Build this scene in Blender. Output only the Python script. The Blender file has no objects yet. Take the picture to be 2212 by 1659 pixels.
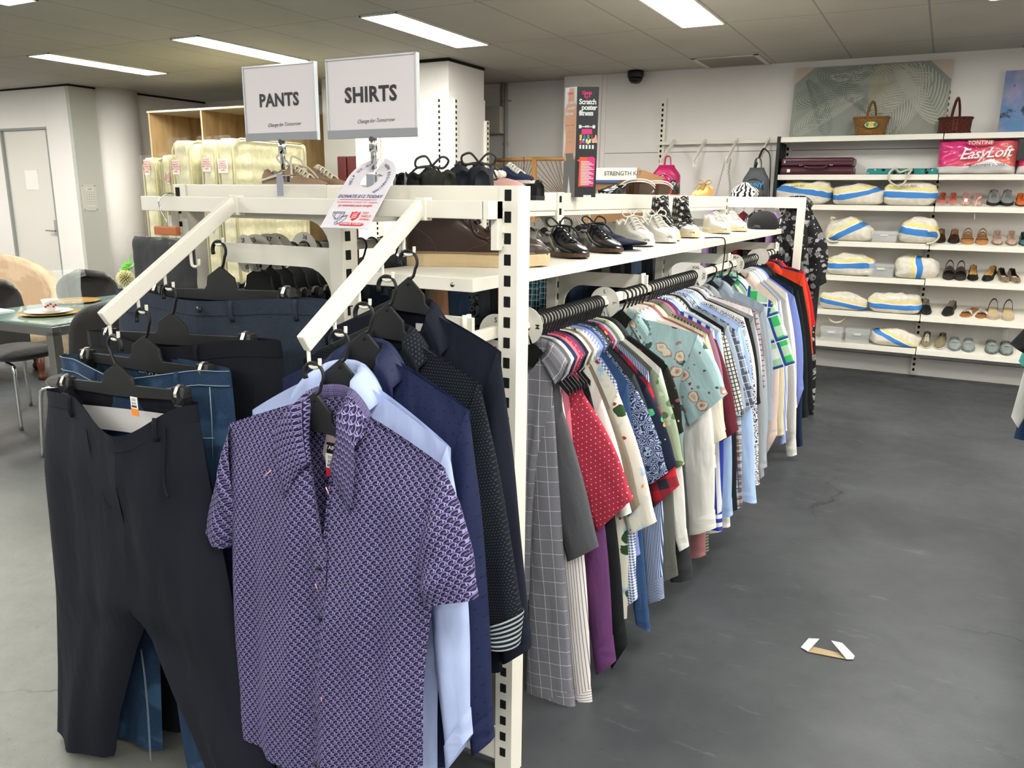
import bpy, math, random
from mathutils import Vector, Matrix, noise
sc = bpy.context.scene
COL = sc.collection
PI = math.pi
R = random.Random(7)

# ------------------------------------------------------------------ camera model
FPX, YAW, PITCH, ROLL, EYE = 1715.0, math.radians(27.99), math.radians(13.27), math.radians(0.663), 1.443
_f = Vector((-math.sin(YAW)*math.cos(PITCH), math.cos(YAW)*math.cos(PITCH), -math.sin(PITCH)))
_r0 = Vector((math.cos(YAW), math.sin(YAW), 0)); _u0 = _r0.cross(_f)
_r = math.cos(ROLL)*_r0 + math.sin(ROLL)*_u0
_u = -math.sin(ROLL)*_r0 + math.cos(ROLL)*_u0
CAM = Vector((0, 0, EYE))

def at(a, b, X=None, Y=None, Z=None):
    """measured point of the photograph -> place in the room, on the plane X=, Y= or Z="""
    d = _f + _r*((a-1106)/FPX) - _u*((b-829.5)/FPX)
    if X is not None: t = (X-CAM.x)/d.x
    elif Y is not None: t = (Y-CAM.y)/d.y
    else: t = (Z-CAM.z)/d.z
    return CAM + d*t

cd = bpy.data.cameras.new('camera'); cam = bpy.data.objects.new('camera', cd); COL.objects.link(cam)
cd.sensor_width = 36; cd.lens = FPX/2212*36; cd.clip_start = 0.05
cam.matrix_world = Matrix(((_r.x, _u.x, -_f.x, CAM.x), (_r.y, _u.y, -_f.y, CAM.y), (_r.z, _u.z, -_f.z, CAM.z), (0, 0, 0, 1)))
sc.camera = cam

# ------------------------------------------------------------------ materials
def lin(c):
    if isinstance(c, str):
        c = c.lstrip('#'); c = [int(c[i:i+2], 16)/255 for i in (0, 2, 4)]
    o = [(x/12.92 if x <= .04045 else ((x+.055)/1.055)**2.4) for x in c]
    return (o[0], o[1], o[2], 1)

class NT:
    def __init__(s, name):
        s.mat = bpy.data.materials.new(name); s.mat.use_nodes = True
        s.t = s.mat.node_tree; s.b = s.t.nodes['Principled BSDF']; s._uv = None
    def n(s, typ, **k):
        nd = s.t.nodes.new(typ)
        for a, v in k.items():
            if a in nd.inputs: s.set(nd.inputs[a], v)
            else: setattr(nd, a, v)
        return nd
    def set(s, inp, v):
        if isinstance(v, bpy.types.NodeSocket): s.t.links.new(v, inp)
        else: inp.default_value = v
    def m(s, op, a, b=None, c=None, clamp=False):
        nd = s.t.nodes.new('ShaderNodeMath'); nd.operation = op; nd.use_clamp = clamp
        for i, v in enumerate((a, b, c)):
            if v is not None: s.set(nd.inputs[i], v)
        return nd.outputs[0]
    def mix(s, f, a, b):
        nd = s.t.nodes.new('ShaderNodeMix'); nd.data_type = 'RGBA'
        s.set(nd.inputs[0], f); s.set(nd.inputs[6], a); s.set(nd.inputs[7], b)
        return nd.outputs[2]
    def uv(s):
        if s._uv is None:
            tc = s.n('ShaderNodeTexCoord'); sp = s.n('ShaderNodeSeparateXYZ')
            s.t.links.new(tc.outputs['UV'], sp.inputs[0]); s._uv = (sp.outputs[0], sp.outputs[1], tc.outputs['UV'], tc.outputs['Object'])
        return s._uv
    def noise(s, scale, detail=2, vec=None, rough=.5):
        nd = s.n('ShaderNodeTexNoise'); nd.inputs['Scale'].default_value = scale; nd.inputs['Detail'].default_value = detail
        nd.inputs['Roughness'].default_value = rough
        if vec is not None: s.t.links.new(vec, nd.inputs['Vector'])
        return nd.outputs['Fac']
    def step(s, v, lo, hi):
        nd = s.n('ShaderNodeMapRange'); s.set(nd.inputs['Value'], v)
        nd.inputs['From Min'].default_value = lo; nd.inputs['From Max'].default_value = hi
        return nd.outputs[0]
    def bump(s, h, strength=.3, dist=.01):
        nd = s.n('ShaderNodeBump'); nd.inputs['Strength'].default_value = strength; nd.inputs['Distance'].default_value = dist
        s.t.links.new(h, nd.inputs['Height']); s.t.links.new(nd.outputs[0], s.b.inputs['Normal'])

_M = {}
def M(name, col='#808080', rough=.5, metal=0., bump=None, var=None, alpha=1, trans=0., ior=1.45, emit=None, spec=.5, coat=0, sheen=0):
    if name in _M: return _M[name]
    k = NT(name); b = k.b
    b.inputs['Base Color'].default_value = lin(col); b.inputs['Roughness'].default_value = rough
    b.inputs['Metallic'].default_value = metal; b.inputs['Specular IOR Level'].default_value = spec
    b.inputs['Transmission Weight'].default_value = trans; b.inputs['IOR'].default_value = ior
    b.inputs['Alpha'].default_value = alpha; b.inputs['Coat Weight'].default_value = coat; b.inputs['Sheen Weight'].default_value = sheen
    if emit: b.inputs['Emission Color'].default_value = lin(col); b.inputs['Emission Strength'].default_value = emit
    if var:   # (scale, second colour, amount)
        f = k.step(k.noise(var[0], 3, k.uv()[3]), .5-.3/max(var[2], .01)*.5, .5+.3/max(var[2], .01)*.5) if False else k.noise(var[0], 3, k.uv()[3])
        k.set(b.inputs['Base Color'], k.mix(k.m('MULTIPLY', k.step(f, .35, .65), var[2]), lin(col), lin(var[1])))
    if bump: k.bump(k.noise(bump[0], 3, k.uv()[3]), bump[1], bump[2] if len(bump) > 2 else .005)
    _M[name] = k.mat
    return k.mat

def fab(name, base, layers=(), rough=.85, wrinkle=.35, weave=True, sheen=.0):
    """cloth whose printed or woven pattern is laid out in metres along the cloth"""
    if name in _M: return _M[name]
    k = NT(name); u, v, uv, obj = k.uv()
    base = lin(base); col = base
    for L in layers:
        t = L[0]
        if t in ('sv', 'sh', 'sd'):
            q = {'sv': u, 'sh': v}.get(t) or k.m('ADD', u, v)
            f = k.m('FRACT', k.m('DIVIDE', q, L[1])); msk = k.m('LESS_THAN', f, L[2])
        elif t == 'ging':
            a = k.m('LESS_THAN', k.m('FRACT', k.m('DIVIDE', u, L[1])), .5); b_ = k.m('LESS_THAN', k.m('FRACT', k.m('DIVIDE', v, L[1])), .5)
            msk = k.m('MULTIPLY', k.m('ADD', a, b_), .5)
        elif t == 'grid':
            a = k.m('LESS_THAN', k.m('FRACT', k.m('DIVIDE', u, L[1])), L[2]); b_ = k.m('LESS_THAN', k.m('FRACT', k.m('DIVIDE', v, L[1]*1.25)), L[2]*.8)
            msk = k.m('MAXIMUM', a, b_)
        elif t == 'dots':
            row = k.m('FLOOR', k.m('DIVIDE', v, L[1])); fx = k.m('FRACT', k.m('ADD', k.m('DIVIDE', u, L[1]), k.m('MULTIPLY', row, .5)))
            fy = k.m('FRACT', k.m('DIVIDE', v, L[1]))
            d = k.m('SQRT', k.m('ADD', k.m('POWER', k.m('ABSOLUTE', k.m('SUBTRACT', fx, .5)), 2), k.m('POWER', k.m('ABSOLUTE', k.m('SUBTRACT', fy, .5)), 2)))
            msk = k.m('LESS_THAN', d, L[2])
        elif t == 'fan':      # small overlapping toadstool fans
            W_, H_ = L[1], L[1]*.63; row = k.m('FLOOR', k.m('DIVIDE', v, H_)); fx = k.m('SUBTRACT', k.m('FRACT', k.m('ADD', k.m('DIVIDE', u, W_), k.m('MULTIPLY', row, .5))), .5)
            fy = k.m('MULTIPLY', k.m('FRACT', k.m('DIVIDE', v, H_)), .63); d = k.m('SQRT', k.m('ADD', k.m('MULTIPLY', fx, fx), k.m('MULTIPLY', fy, fy)))
            cap = k.m('MULTIPLY', k.m('MULTIPLY', k.m('GREATER_THAN', d, .17), k.m('LESS_THAN', d, .47)), k.m('LESS_THAN', fx, .16))
            gap = k.m('MULTIPLY', k.m('GREATER_THAN', d, .56), k.m('LESS_THAN', fy, .62))
            eye = k.m('MULTIPLY', k.m('LESS_THAN', k.m('ABSOLUTE', k.m('SUBTRACT', fy, .07)), .045), k.m('LESS_THAN', k.m('ABSOLUTE', fx), .12))
            dot = k.m('MULTIPLY', k.m('LESS_THAN', k.m('ABSOLUTE', k.m('SUBTRACT', fx, .34)), .05), k.m('LESS_THAN', fy, .28))
            msk = k.m('SUBTRACT', 1, k.m('MAXIMUM', k.m('MAXIMUM', cap, gap), k.m('MAXIMUM', eye, dot)))
        elif t == 'vor':      # separate blobs: scale, radius, softness/wobble
            mp = k.n('ShaderNodeMapping'); mp.inputs['Location'].default_value = (L[4] if len(L) > 4 else 0, 1.3, 0); k.t.links.new(uv, mp.inputs[0])
            wob = k.n('ShaderNodeTexNoise'); wob.inputs['Scale'].default_value = L[1]*2.2; k.t.links.new(mp.outputs[0], wob.inputs[0])
            vm = k.n('ShaderNodeVectorMath'); vm.operation = 'MULTIPLY_ADD'; k.t.links.new(wob.outputs['Color'], vm.inputs[0])
            w = .45/L[1]; vm.inputs[1].default_value = (w, w, 0); k.t.links.new(mp.outputs[0], vm.inputs[2])
            vo = k.n('ShaderNodeTexVoronoi'); vo.inputs['Scale'].default_value = L[1]; k.t.links.new(vm.outputs[0], vo.inputs['Vector'])
            msk = k.m('LESS_THAN', vo.outputs['Distance'], L[2])
            if len(L) > 5:    # only some of the cells carry it
                sp = k.n('ShaderNodeSeparateColor'); k.t.links.new(vo.outputs['Color'], sp.inputs[0]); msk = k.m('MULTIPLY', msk, k.m('LESS_THAN', sp.outputs[0], L[5]))
        elif t == 'ring':     # paisley-like curls
            wob = k.n('ShaderNodeTexNoise'); wob.inputs['Scale'].default_value = L[1]*1.6; k.t.links.new(uv, wob.inputs[0])
            vm = k.n('ShaderNodeVectorMath'); vm.operation = 'MULTIPLY_ADD'; k.t.links.new(wob.outputs['Color'], vm.inputs[0])
            w = .8/L[1]; vm.inputs[1].default_value = (w, w, 0); k.t.links.new(uv, vm.inputs[2])
            vo = k.n('ShaderNodeTexVoronoi'); vo.inputs['Scale'].default_value = L[1]; k.t.links.new(vm.outputs[0], vo.inputs['Vector'])
            msk = k.m('LESS_THAN', k.m('FRACT', k.m('MULTIPLY', vo.outputs['Distance'], L[2])), .42)
        elif t == 'line':     # veined leaves / sprigs
            nd = k.n('ShaderNodeTexWave'); nd.inputs['Scale'].default_value = L[1]; nd.inputs['Distortion'].default_value = 14; nd.inputs['Detail'].default_value = 2; nd.inputs['Detail Scale'].default_value = 1.2
            k.t.links.new(uv, nd.inputs[0]); msk = k.m('GREATER_THAN', nd.outputs['Fac'], L[2])
        elif t == 'noise':
            msk = k.step(k.noise(L[1], 3, uv), L[2]-.04, L[2]+.04)
        elif t == 'mel':      # melange yarn
            mp = k.n('ShaderNodeMapping'); mp.inputs['Scale'].default_value = (1, 6, 1); k.t.links.new(uv, mp.inputs[0])
            msk = k.m('MULTIPLY', k.step(k.noise(L[1], 3, mp.outputs[0], .7), .35, .65), L[2])
        col = k.mix(msk, col, lin(L[3]))
    k.set(k.b.inputs['Base Color'], col); k.b.inputs['Roughness'].default_value = rough; k.b.inputs['Specular IOR Level'].default_value = .25
    k.b.inputs['Sheen Weight'].default_value = sheen
    if wrinkle:
        mp = k.n('ShaderNodeMapping'); mp.inputs['Scale'].default_value = (1.6, .55, 1); k.t.links.new(uv, mp.inputs[0])
        k.bump(k.noise(14, 2, mp.outputs[0], .45), wrinkle, .02)
    _M[name] = k.mat
    return k.mat

# ------------------------------------------------------------------ mesh building
_TXT = {}
def text_geo(body, bold=0., shear=0., spacing=1.):
    key = (body, bold, shear, spacing)
    if key not in _TXT:
        cu = bpy.data.curves.new('t', 'FONT'); cu.body = body; cu.size = 1; cu.align_x = 'CENTER'; cu.align_y = 'CENTER'
        cu.offset = bold; cu.shear = shear; cu.space_character = spacing; cu.resolution_u = 2; cu.space_line = .9
        ob = bpy.data.objects.new('t', cu); COL.objects.link(ob)
        me = bpy.data.meshes.new_from_object(ob.evaluated_get(bpy.context.evaluated_depsgraph_get()))
        _TXT[key] = ([(v.co.x, v.co.y) for v in me.vertices], [tuple(p.vertices) for p in me.polygons])
        bpy.data.objects.remove(ob); bpy.data.curves.remove(cu); bpy.data.meshes.remove(me)
    return _TXT[key]

class MB:
    def __init__(s): s.v = []; s.f = []; s.uv = []; s.mi = []; s.sm = []
    def add(s, verts, faces, uvs=None, m=0, smooth=False):
        o = len(s.v); s.v += [tuple(p) for p in verts]
        for f in faces:
            s.f.append(tuple(o+i for i in f)); s.mi.append(m); s.sm.append(smooth)
            s.uv.append([tuple(uvs[i]) for i in f] if uvs is not None else None)
        return s
    def box(s, x0, x1, y0, y1, z0, z1, m=0, rz=0, c=None):
        vs = [(x, y, z) for z in (z0, z1) for y in (y0, y1) for x in (x0, x1)]
        if rz:
            c = c or ((x0+x1)/2, (y0+y1)/2); a, b = math.cos(rz), math.sin(rz)
            vs = [(c[0]+(x-c[0])*a-(y-c[1])*b, c[1]+(x-c[0])*b+(y-c[1])*a, z) for x, y, z in vs]
        return s.add(vs, [(0, 2, 3, 1), (4, 5, 7, 6), (0, 1, 5, 4), (1, 3, 7, 5), (3, 2, 6, 7), (2, 0, 4, 6)], [(p[0]+p[1], p[2]+p[1]*.3) for p in vs], m)
    def bar(s, p, q, w, h, m=0, up=(0, 0, 1)):
        """square bar from p to q, width w across, height h"""
        p, q = Vector(p), Vector(q); d = (q-p).normalized(); x = d.cross(Vector(up)).normalized(); y = x.cross(d)
        vs = [e+x*(w/2*i)+y*(h/2*j) for e in (p, q) for i, j in ((-1, -1), (1, -1), (1, 1), (-1, 1))]
        return s.add(vs, [(3, 2, 1, 0), (4, 5, 6, 7), (0, 1, 5, 4), (1, 2, 6, 5), (2, 3, 7, 6), (3, 0, 4, 7)], None, m)
    def tube(s, pts, r, n=8, m=0, caps=True, flat=1.):
        pts = [Vector(p) for p in pts]; k = len(pts); rr = r if isinstance(r, (list, tuple)) else [r]*k
        t0 = (pts[1]-pts[0]).normalized(); nrm = t0.orthogonal().normalized(); vs = []; uv = []; L = 0
        for i, p in enumerate(pts):
            t = (pts[min(i+1, k-1)]-pts[max(i-1, 0)]).normalized()
            nrm = (nrm-t*nrm.dot(t)).normalized(); bn = t.cross(nrm)
            if i: L += (p-pts[i-1]).length
            for j in range(n):
                a = 2*PI*j/n; vs.append(p+nrm*(rr[i]*math.cos(a))+bn*(rr[i]*flat*math.sin(a))); uv.append((j/n*rr[i]*6.28, L))
        fs = [(i*n+j, i*n+(j+1) % n, (i+1)*n+(j+1) % n, (i+1)*n+j) for i in range(k-1) for j in range(n)]
        if caps: fs += [tuple(range(n-1, -1, -1)), tuple((k-1)*n+j for j in range(n))]
        return s.add(vs, fs, uv, m, True)
    def lathe(s, prof, c=(0, 0, 0), n=24, m=0, smooth=True, sx=1, sy=1):
        vs = [(c[0]+r*sx*math.cos(2*PI*j/n), c[1]+r*sy*math.sin(2*PI*j/n), c[2]+z) for r, z in prof for j in range(n)]
        fs = [(i*n+j, i*n+(j+1) % n, (i+1)*n+(j+1) % n, (i+1)*n+j) for i in range(len(prof)-1) for j in range(n)]
        if prof[0][0] > 1e-6: fs.append(tuple(range(n-1, -1, -1)))
        if prof[-1][0] > 1e-6: fs.append(tuple((len(prof)-1)*n+j for j in range(n)))
        return s.add(vs, fs, [(2*PI*j/n*.1, z) for r, z in prof for j in range(n)], m, smooth)
    def prism(s, poly, fn, d0, d1, m=0):
        """outline poly (a,b) carried by fn(a,b,depth) and given thickness d0..d1"""
        n = len(poly); vs = [fn(a, b, d) for d in (d0, d1) for a, b in poly]
        return s.add(vs, [tuple(range(n-1, -1, -1)), tuple(range(n, 2*n))]+[(i, (i+1) % n, n+(i+1) % n, n+i) for i in range(n)], [(a, b) for d in (0, 1) for a, b in poly], m)
    def grid(s, fn, nu, nv, m=0, smooth=True, closed=False):
        """fn(i/nu, j/nv) -> (point, uv)"""
        vs = []; uv = []
        for j in range(nv+1):
            for i in range(nu+(0 if closed else 1)):
                p, q = fn(i/nu, j/nv); vs.append(p); uv.append(q)
        w = nu if closed else nu+1
        fs = [(j*w+i, j*w+(i+1) % w, (j+1)*w+(i+1) % w, (j+1)*w+i) for j in range(nv) for i in range(nu)]
        return s.add(vs, fs, uv, m, smooth)
    def text(s, body, size, o, x, y, m=0, bold=0., shear=0., spacing=1., curve=None):
        vs, fs = text_geo(body, bold, shear, spacing); o, x, y = Vector(o), Vector(x), Vector(y)
        return s.add([o+x*(a*size)+y*(b*size) for a, b in vs], fs, None, m)
    def build(s, name, mats, parent=None, label=None, W=True, bevel=0, seg=2, sub=0, solid=0):
        mats = mats if isinstance(mats, (list, tuple)) else [mats]
        vs = s.v
        if parent is not None and W:
            root = parent
            while root.parent: root = root.parent
            inv = root.matrix_basis.inverted(); vs = [tuple(inv @ Vector(p)) for p in vs]
        me = bpy.data.meshes.new(name); me.from_pydata(vs, [], s.f)
        for mt in mats: me.materials.append(mt)
        me.polygons.foreach_set('material_index', s.mi); me.polygons.foreach_set('use_smooth', s.sm)
        if any(u is not None for u in s.uv):
            lay = me.uv_layers.new(name='UVMap'); d = []
            for f, u in zip(s.f, s.uv):
                for i in range(len(f)): d += u[i] if u is not None else (0, 0)
            lay.data.foreach_set('uv', d)
        me.update()
        ob = bpy.data.objects.new(name, me); COL.objects.link(ob)
        if parent is not None: ob.parent = parent
        if label: ob['label'] = label
        if bevel:
            md = ob.modifiers.new('bevel', 'BEVEL'); md.width = bevel; md.segments = seg; md.limit_method = 'ANGLE'; md.angle_limit = math.radians(40)
        if solid:
            md = ob.modifiers.new('solid', 'SOLIDIFY'); md.thickness = solid; md.offset = 0
        if sub:
            md = ob.modifiers.new('sub', 'SUBSURF'); md.levels = sub; md.render_levels = sub
        return ob

def thing(name, label, cat, loc=(0, 0, 0), rz=0, group=None):
    o = bpy.data.objects.new(name, None); COL.objects.link(o); o.empty_display_size = .05
    o.location = loc; o.rotation_euler = (0, 0, rz); o['label'] = label; o['category'] = cat
    o.matrix_basis = Matrix.Translation(Vector(loc)) @ Matrix.Rotation(rz, 4, 'Z')
    if group: o['group'] = group
    return o

def solo(mb, name, mats, label, cat, group=None, **k):
    """a thing that is one mesh, its origin at the middle of its base"""
    xs, ys, zs = zip(*mb.v); c = Vector(((min(xs)+max(xs))/2, (min(ys)+max(ys))/2, min(zs)))
    mb.v = [(x-c.x, y-c.y, z-c.z) for x, y, z in mb.v]
    o = mb.build(name, mats, **k); o.location = c; o['label'] = label; o['category'] = cat
    if group: o['group'] = group
    return o

def struct(mb, name, mats, **k):
    o = mb.build(name, mats, **k); o['kind'] = 'structure'; return o

def clone(root, loc, label, rz=None, group=None, mats=None):
    """copy of a thing with copies of its parts and their sub-parts"""
    r = root.copy(); COL.objects.link(r); r.location = loc; r['label'] = label
    if rz is not None: r.rotation_euler = (0, 0, rz)
    if group: r['group'] = group
    for ch in list(root.children):
        c = ch.copy(); COL.objects.link(c); c.parent = r
        for g in list(ch.children):
            d = g.copy(); COL.objects.link(d); d.parent = c
    return r

def lerp(a, b, t): return a+(b-a)*t
def sstep(t): t = max(0, min(1, t)); return t*t*(3-2*t)
def pl(pts, t):
    """value on a polyline [(key, value)...] at t"""
    if t <= pts[0][0]: return pts[0][1]
    for (a, x), (b, y) in zip(pts, pts[1:]):
        if t <= b: return x+(y-x)*(t-a)/(b-a) if b > a else y
    return pts[-1][1]
def arc(c, r, a0, a1, n, ax=(1, 0, 0), ay=(0, 0, 1)):
    c, ax, ay = Vector(c), Vector(ax), Vector(ay)
    return [c+ax*(r*math.cos(math.radians(a0+(a1-a0)*i/n)))+ay*(r*math.sin(math.radians(a0+(a1-a0)*i/n))) for i in range(n+1)]
def spline(P, n=6):
    """smooth curve through points"""
    P = [Vector(p) for p in P]; out = []
    for i in range(len(P)-1):
        a, b, c, d = P[max(i-1, 0)], P[i], P[i+1], P[min(i+2, len(P)-1)]
        for k in range(n):
            t = k/n; out.append(.5*((2*b)+(c-a)*t+(2*a-5*b+4*c-d)*t*t+(3*b-3*c+d-a)*t*t*t))
    return out+[P[-1]]
# ------------------------------------------------------------------ the room
CEIL = 2.582; WY = 7.47
WHITE = M('powder_coat_white', '#e6e2d6', .38, bump=(60, .03))
WALLP = M('wall_paint', '#ebe7e3', .6, bump=(35, .06, .004), var=(1.5, '#e4e0db', .6))
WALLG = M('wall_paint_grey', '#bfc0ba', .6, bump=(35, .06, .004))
WALLB = M('wall_paint_blue_grey', '#c9cccb', .6, bump=(35, .05, .004))
SEAM = M('seam_dark', '#6e6b66', .8)
BLACK = M('black_plastic', '#121314', .42)
BLACKGAP = M('slot_black', '#070707', .9)
CHROME = M('chrome', '#d8d8d8', .12, 1.)
STEEL = M('brushed_steel', '#a9a8a4', .32, 1.)

def floor_mat():
    k = NT('painted_concrete'); tc = k.n('ShaderNodeTexCoord'); P = tc.outputs['Object']; sp = k.n('ShaderNodeSeparateXYZ'); k.t.links.new(P, sp.inputs[0])
    x, y = sp.outputs[0], sp.outputs[1]
    n1 = k.noise(1.1, 5, P, .6); n2 = k.noise(9, 5, P, .65); n3 = k.noise(60, 3, P, .6)
    dark = k.mix(k.step(n1, .38, .66), lin('#35383c'), lin('#474a4d'))
    mp = k.n('ShaderNodeMapping'); mp.inputs['Scale'].default_value = (1.2, 5, 1); mp.inputs['Rotation'].default_value = (0, 0, .35); k.t.links.new(P, mp.inputs[0])
    scuff = k.m('MULTIPLY', k.step(k.noise(3.2, 6, mp.outputs[0], .7), .6, .76), .38)
    dark = k.mix(scuff, dark, lin('#85868a'))
    dark = k.mix(k.m('MULTIPLY', k.step(n2, .57, .72), .35), dark, lin('#2e3236'))
    # lighter grey floor zone in front of the trousers, wandering edge
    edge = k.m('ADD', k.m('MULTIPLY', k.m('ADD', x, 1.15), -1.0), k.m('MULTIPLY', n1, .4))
    pale_zone = k.m('MULTIPLY', k.step(edge, -.1, .9), k.m('SUBTRACT', 1, k.step(k.m('SUBTRACT', k.m('SUBTRACT', y, k.m('MULTIPLY', x, .55)), k.m('MULTIPLY', n1, .6)), 3.2, 4.6)))
    pale_col = k.mix(k.step(n2, .35, .7), lin('#63655f'), lin('#757771'))
    pale_col = k.mix(k.m('MULTIPLY', k.step(n3, .62, .7), .5), pale_col, lin('#4d4f4b'))
    col = k.mix(pale_zone, dark, pale_col)
    # wandering hairline cracks
    vo = k.n('ShaderNodeTexVoronoi'); vo.feature = 'DISTANCE_TO_EDGE'; vo.inputs['Scale'].default_value = .55
    vm = k.n('ShaderNodeVectorMath'); vm.operation = 'MULTIPLY_ADD'; wn = k.n('ShaderNodeTexNoise'); wn.inputs['Scale'].default_value = 2.5; wn.inputs['Detail'].default_value = 5; k.t.links.new(P, wn.inputs[0])
    k.t.links.new(wn.outputs['Color'], vm.inputs[0]); vm.inputs[1].default_value = (.5, .5, 0); k.t.links.new(P, vm.inputs[2]); k.t.links.new(vm.outputs[0], vo.inputs['Vector'])
    crack = k.m('MULTIPLY', k.m('LESS_THAN', vo.outputs['Distance'], .0028), k.step(k.noise(.9, 2, P), .48, .6))
    col = k.mix(k.m('MULTIPLY', crack, .75), col, lin('#15171a'))
    pit = k.m('MULTIPLY', k.step(k.noise(26, 4, P, .7), .66, .72), .55)
    col = k.mix(pit, col, lin('#1e2124'))
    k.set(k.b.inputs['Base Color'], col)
    k.set(k.b.inputs['Roughness'], k.m('ADD', .3, k.m('MULTIPLY', n2, .32)))
    k.b.inputs['Specular IOR Level'].default_value = .45
    k.bump(k.m('ADD', k.noise(22, 5, P, .7), k.m('MULTIPLY', crack, -2)), .16, .006)
    return k.mat
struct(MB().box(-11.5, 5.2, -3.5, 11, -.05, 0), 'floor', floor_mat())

def ceil_mat():
    k = NT('ceiling_tile'); tc = k.n('ShaderNodeTexCoord'); P = tc.outputs['Object']; sp = k.n('ShaderNodeSeparateXYZ'); k.t.links.new(P, sp.inputs[0])
    fx = k.m('FRACT', k.m('DIVIDE', k.m('ADD', sp.outputs[0], 3.234+12), .6)); fy = k.m('FRACT', k.m('DIVIDE', k.m('SUBTRACT', sp.outputs[1], 5.659-12), 1.2))
    lx = k.m('LESS_THAN', k.m('ABSOLUTE', k.m('SUBTRACT', fx, .5)), .4915); ly = k.m('LESS_THAN', k.m('ABSOLUTE', k.m('SUBTRACT', fy, .5)), .4958)
    tile = k.m('MULTIPLY', lx, ly)
    gx = k.m('LESS_THAN', k.m('ABSOLUTE', k.m('SUBTRACT', fx, .5)), .4965); gy = k.m('LESS_THAN', k.m('ABSOLUTE', k.m('SUBTRACT', fy, .5)), .498)
    base = k.mix(k.step(k.noise(2.2, 3, P), .3, .7), lin('#aeaba2'), lin('#b5b2a9'))
    col = k.mix(tile, lin('#57564f'), base)
    col = k.mix(k.m('MULTIPLY', gx, gy), lin('#b3b0a8'), col)
    k.set(k.b.inputs['Base Color'], col); k.b.inputs['Roughness'].default_value = .8
    k.bump(k.noise(140, 2, P), .1, .002)
    return k.mat
struct(MB().box(-11.5, 5.2, -3.5, 11, CEIL, CEIL+.06), 'ceiling', ceil_mat())

# back wall: panel with joints, then the pilaster and the alcove further back
w = MB().box(-3.03, 5.2, WY, WY+.2, 0, CEIL)
for z in (1.862, .148): w.box(-3.03, 5.2, WY-.0015, WY+.01, z-.0025, z+.0025, 1)
struct(w, 'wall_back', [WALLP, SEAM])
struct(MB().box(-9, -3.03, 7.62, 7.82, 0, CEIL), 'wall_alcove', WALLP)
struct(MB().box(-3.42, -3.03, 7.44, 7.62, 0, CEIL).box(-3.03, -2.985, 7.46, 7.62, 0, CEIL), 'wall_pilaster', WALLP, bevel=.003)
w = MB().box(-4.86, -3.866, 6.06, 6.66, 0, CEIL-.025).box(-4.875, -3.852, 6.045, 6.66, 0, 2.30)
struct(w, 'wall_column', [WALLP], bevel=.002)
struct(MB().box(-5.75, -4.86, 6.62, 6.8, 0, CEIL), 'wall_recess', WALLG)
# far left: door wall, return, round pier, side wall
w = MB().box(-11.5, -9.92, 5.77, 6.0, 0, CEIL-.02).box(-9.04, -8.63, 5.77, 6.3, 0, CEIL-.02).box(-9.92, -9.04, 5.77, 6.0, 2.135, CEIL-.02)
struct(w, 'wall_door_side', WALLP, bevel=.002)
struct(MB().box(-8.75, -8.58, 5.86, 11, 0, CEIL-.02).box(-8.66, -8.575, 5.775, 6.12, 0, CEIL-.02, 1), 'wall_side', [WALLP, WALLG])
struct(MB().lathe([(.26, 0), (.26, CEIL)], (-8.62, 6.34, 0), 40), 'wall_pier', WALLP)
struct(MB().box(-11.5, 5.2, 10.9, 11, 0, CEIL), 'wall_far', WALLG)
struct(MB().box(5.2, 5.3, -3.5, 11, 0, CEIL), 'wall_right', WALLP)
struct(MB().box(-11.6, -11.5, -3.5, 11, 0, CEIL), 'wall_left', WALLP)
SHADOWGAP = M('shadow_gap_black', '#0c0c0c', .9)
struct(MB().box(-11.5, -8.575, 5.765, 5.775, CEIL-.02, CEIL-.001).box(-8.572, -8.56, 5.765, 11, CEIL-.02, CEIL-.001), 'trim_1', SHADOWGAP)
struct(MB().box(-4.86, -3.855, 6.052, 6.062, CEIL-.025, CEIL-.001).box(-3.87, -3.86, 6.055, 6.66, CEIL-.025, CEIL-.001), 'trim_2', SHADOWGAP)
# door in the door wall
DOORP = M('door_paint', '#dad6cf', .45)
d = MB().box(-9.9, -9.05, 5.79, 5.83, .01, 2.125)
door = struct(d, 'door_1', DOORP, bevel=.002)
x0 = -9.092
h = MB().box(x0-.03, x0+.02, 5.782, 5.79, .94, 1.12).tube([(x0-.005, 5.782, 1.0), (x0-.005, 5.74, 1.0), (x0-.12, 5.735, 1.0)], .009, 8)
h.build('door_handle', STEEL, door)
MB().box(-9.925, -9.895, 5.76, 5.83, 0, 2.14).box(-9.055, -9.035, 5.765, 5.83, 0, 2.14).box(-9.925, -9.035, 5.76, 5.83, 2.125, 2.15).build('door_frame', M('door_frame_grey', '#8f928f', .5), door)
PAPER = M('paper_white', '#eceae4', .7)
a, b = at(52, 368, Y=5.78), at(84, 410, Y=5.78)
solo(MB().box(a.x, b.x, 5.784, 5.789, b.z, a.z), 'notice_sheet', [PAPER], 'small blank white sheet taped to the pale door', 'paper')
ac = thing('sign_plate', 'clear acrylic sheet with a printed table screwed to the grey wall', 'notice', (-8.575, 5.85, 1.2))
MB().box(-8.574, -8.568, 5.80, 5.975, 1.235, 1.525).build('backing', M('acrylic_frost', '#cfcfc9', .2), ac, bevel=.002)
m_ = MB().box(-8.567, -8.5665, 5.845, 5.945, 1.28, 1.49)
m_.build('printed_sheet', M('paper_grey', '#d6d5cf', .7), ac)
m_ = MB().box(-8.566, -8.5655, 5.87, 5.92, 1.468, 1.476)
for i in range(6): m_.box(-8.566, -8.5655, 5.852, 5.94, 1.44-i*.027, 1.443-i*.027)
for i in range(4): m_.box(-8.566, -8.5655, 5.852+i*.028, 5.854+i*.028, 1.305, 1.443)
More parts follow.
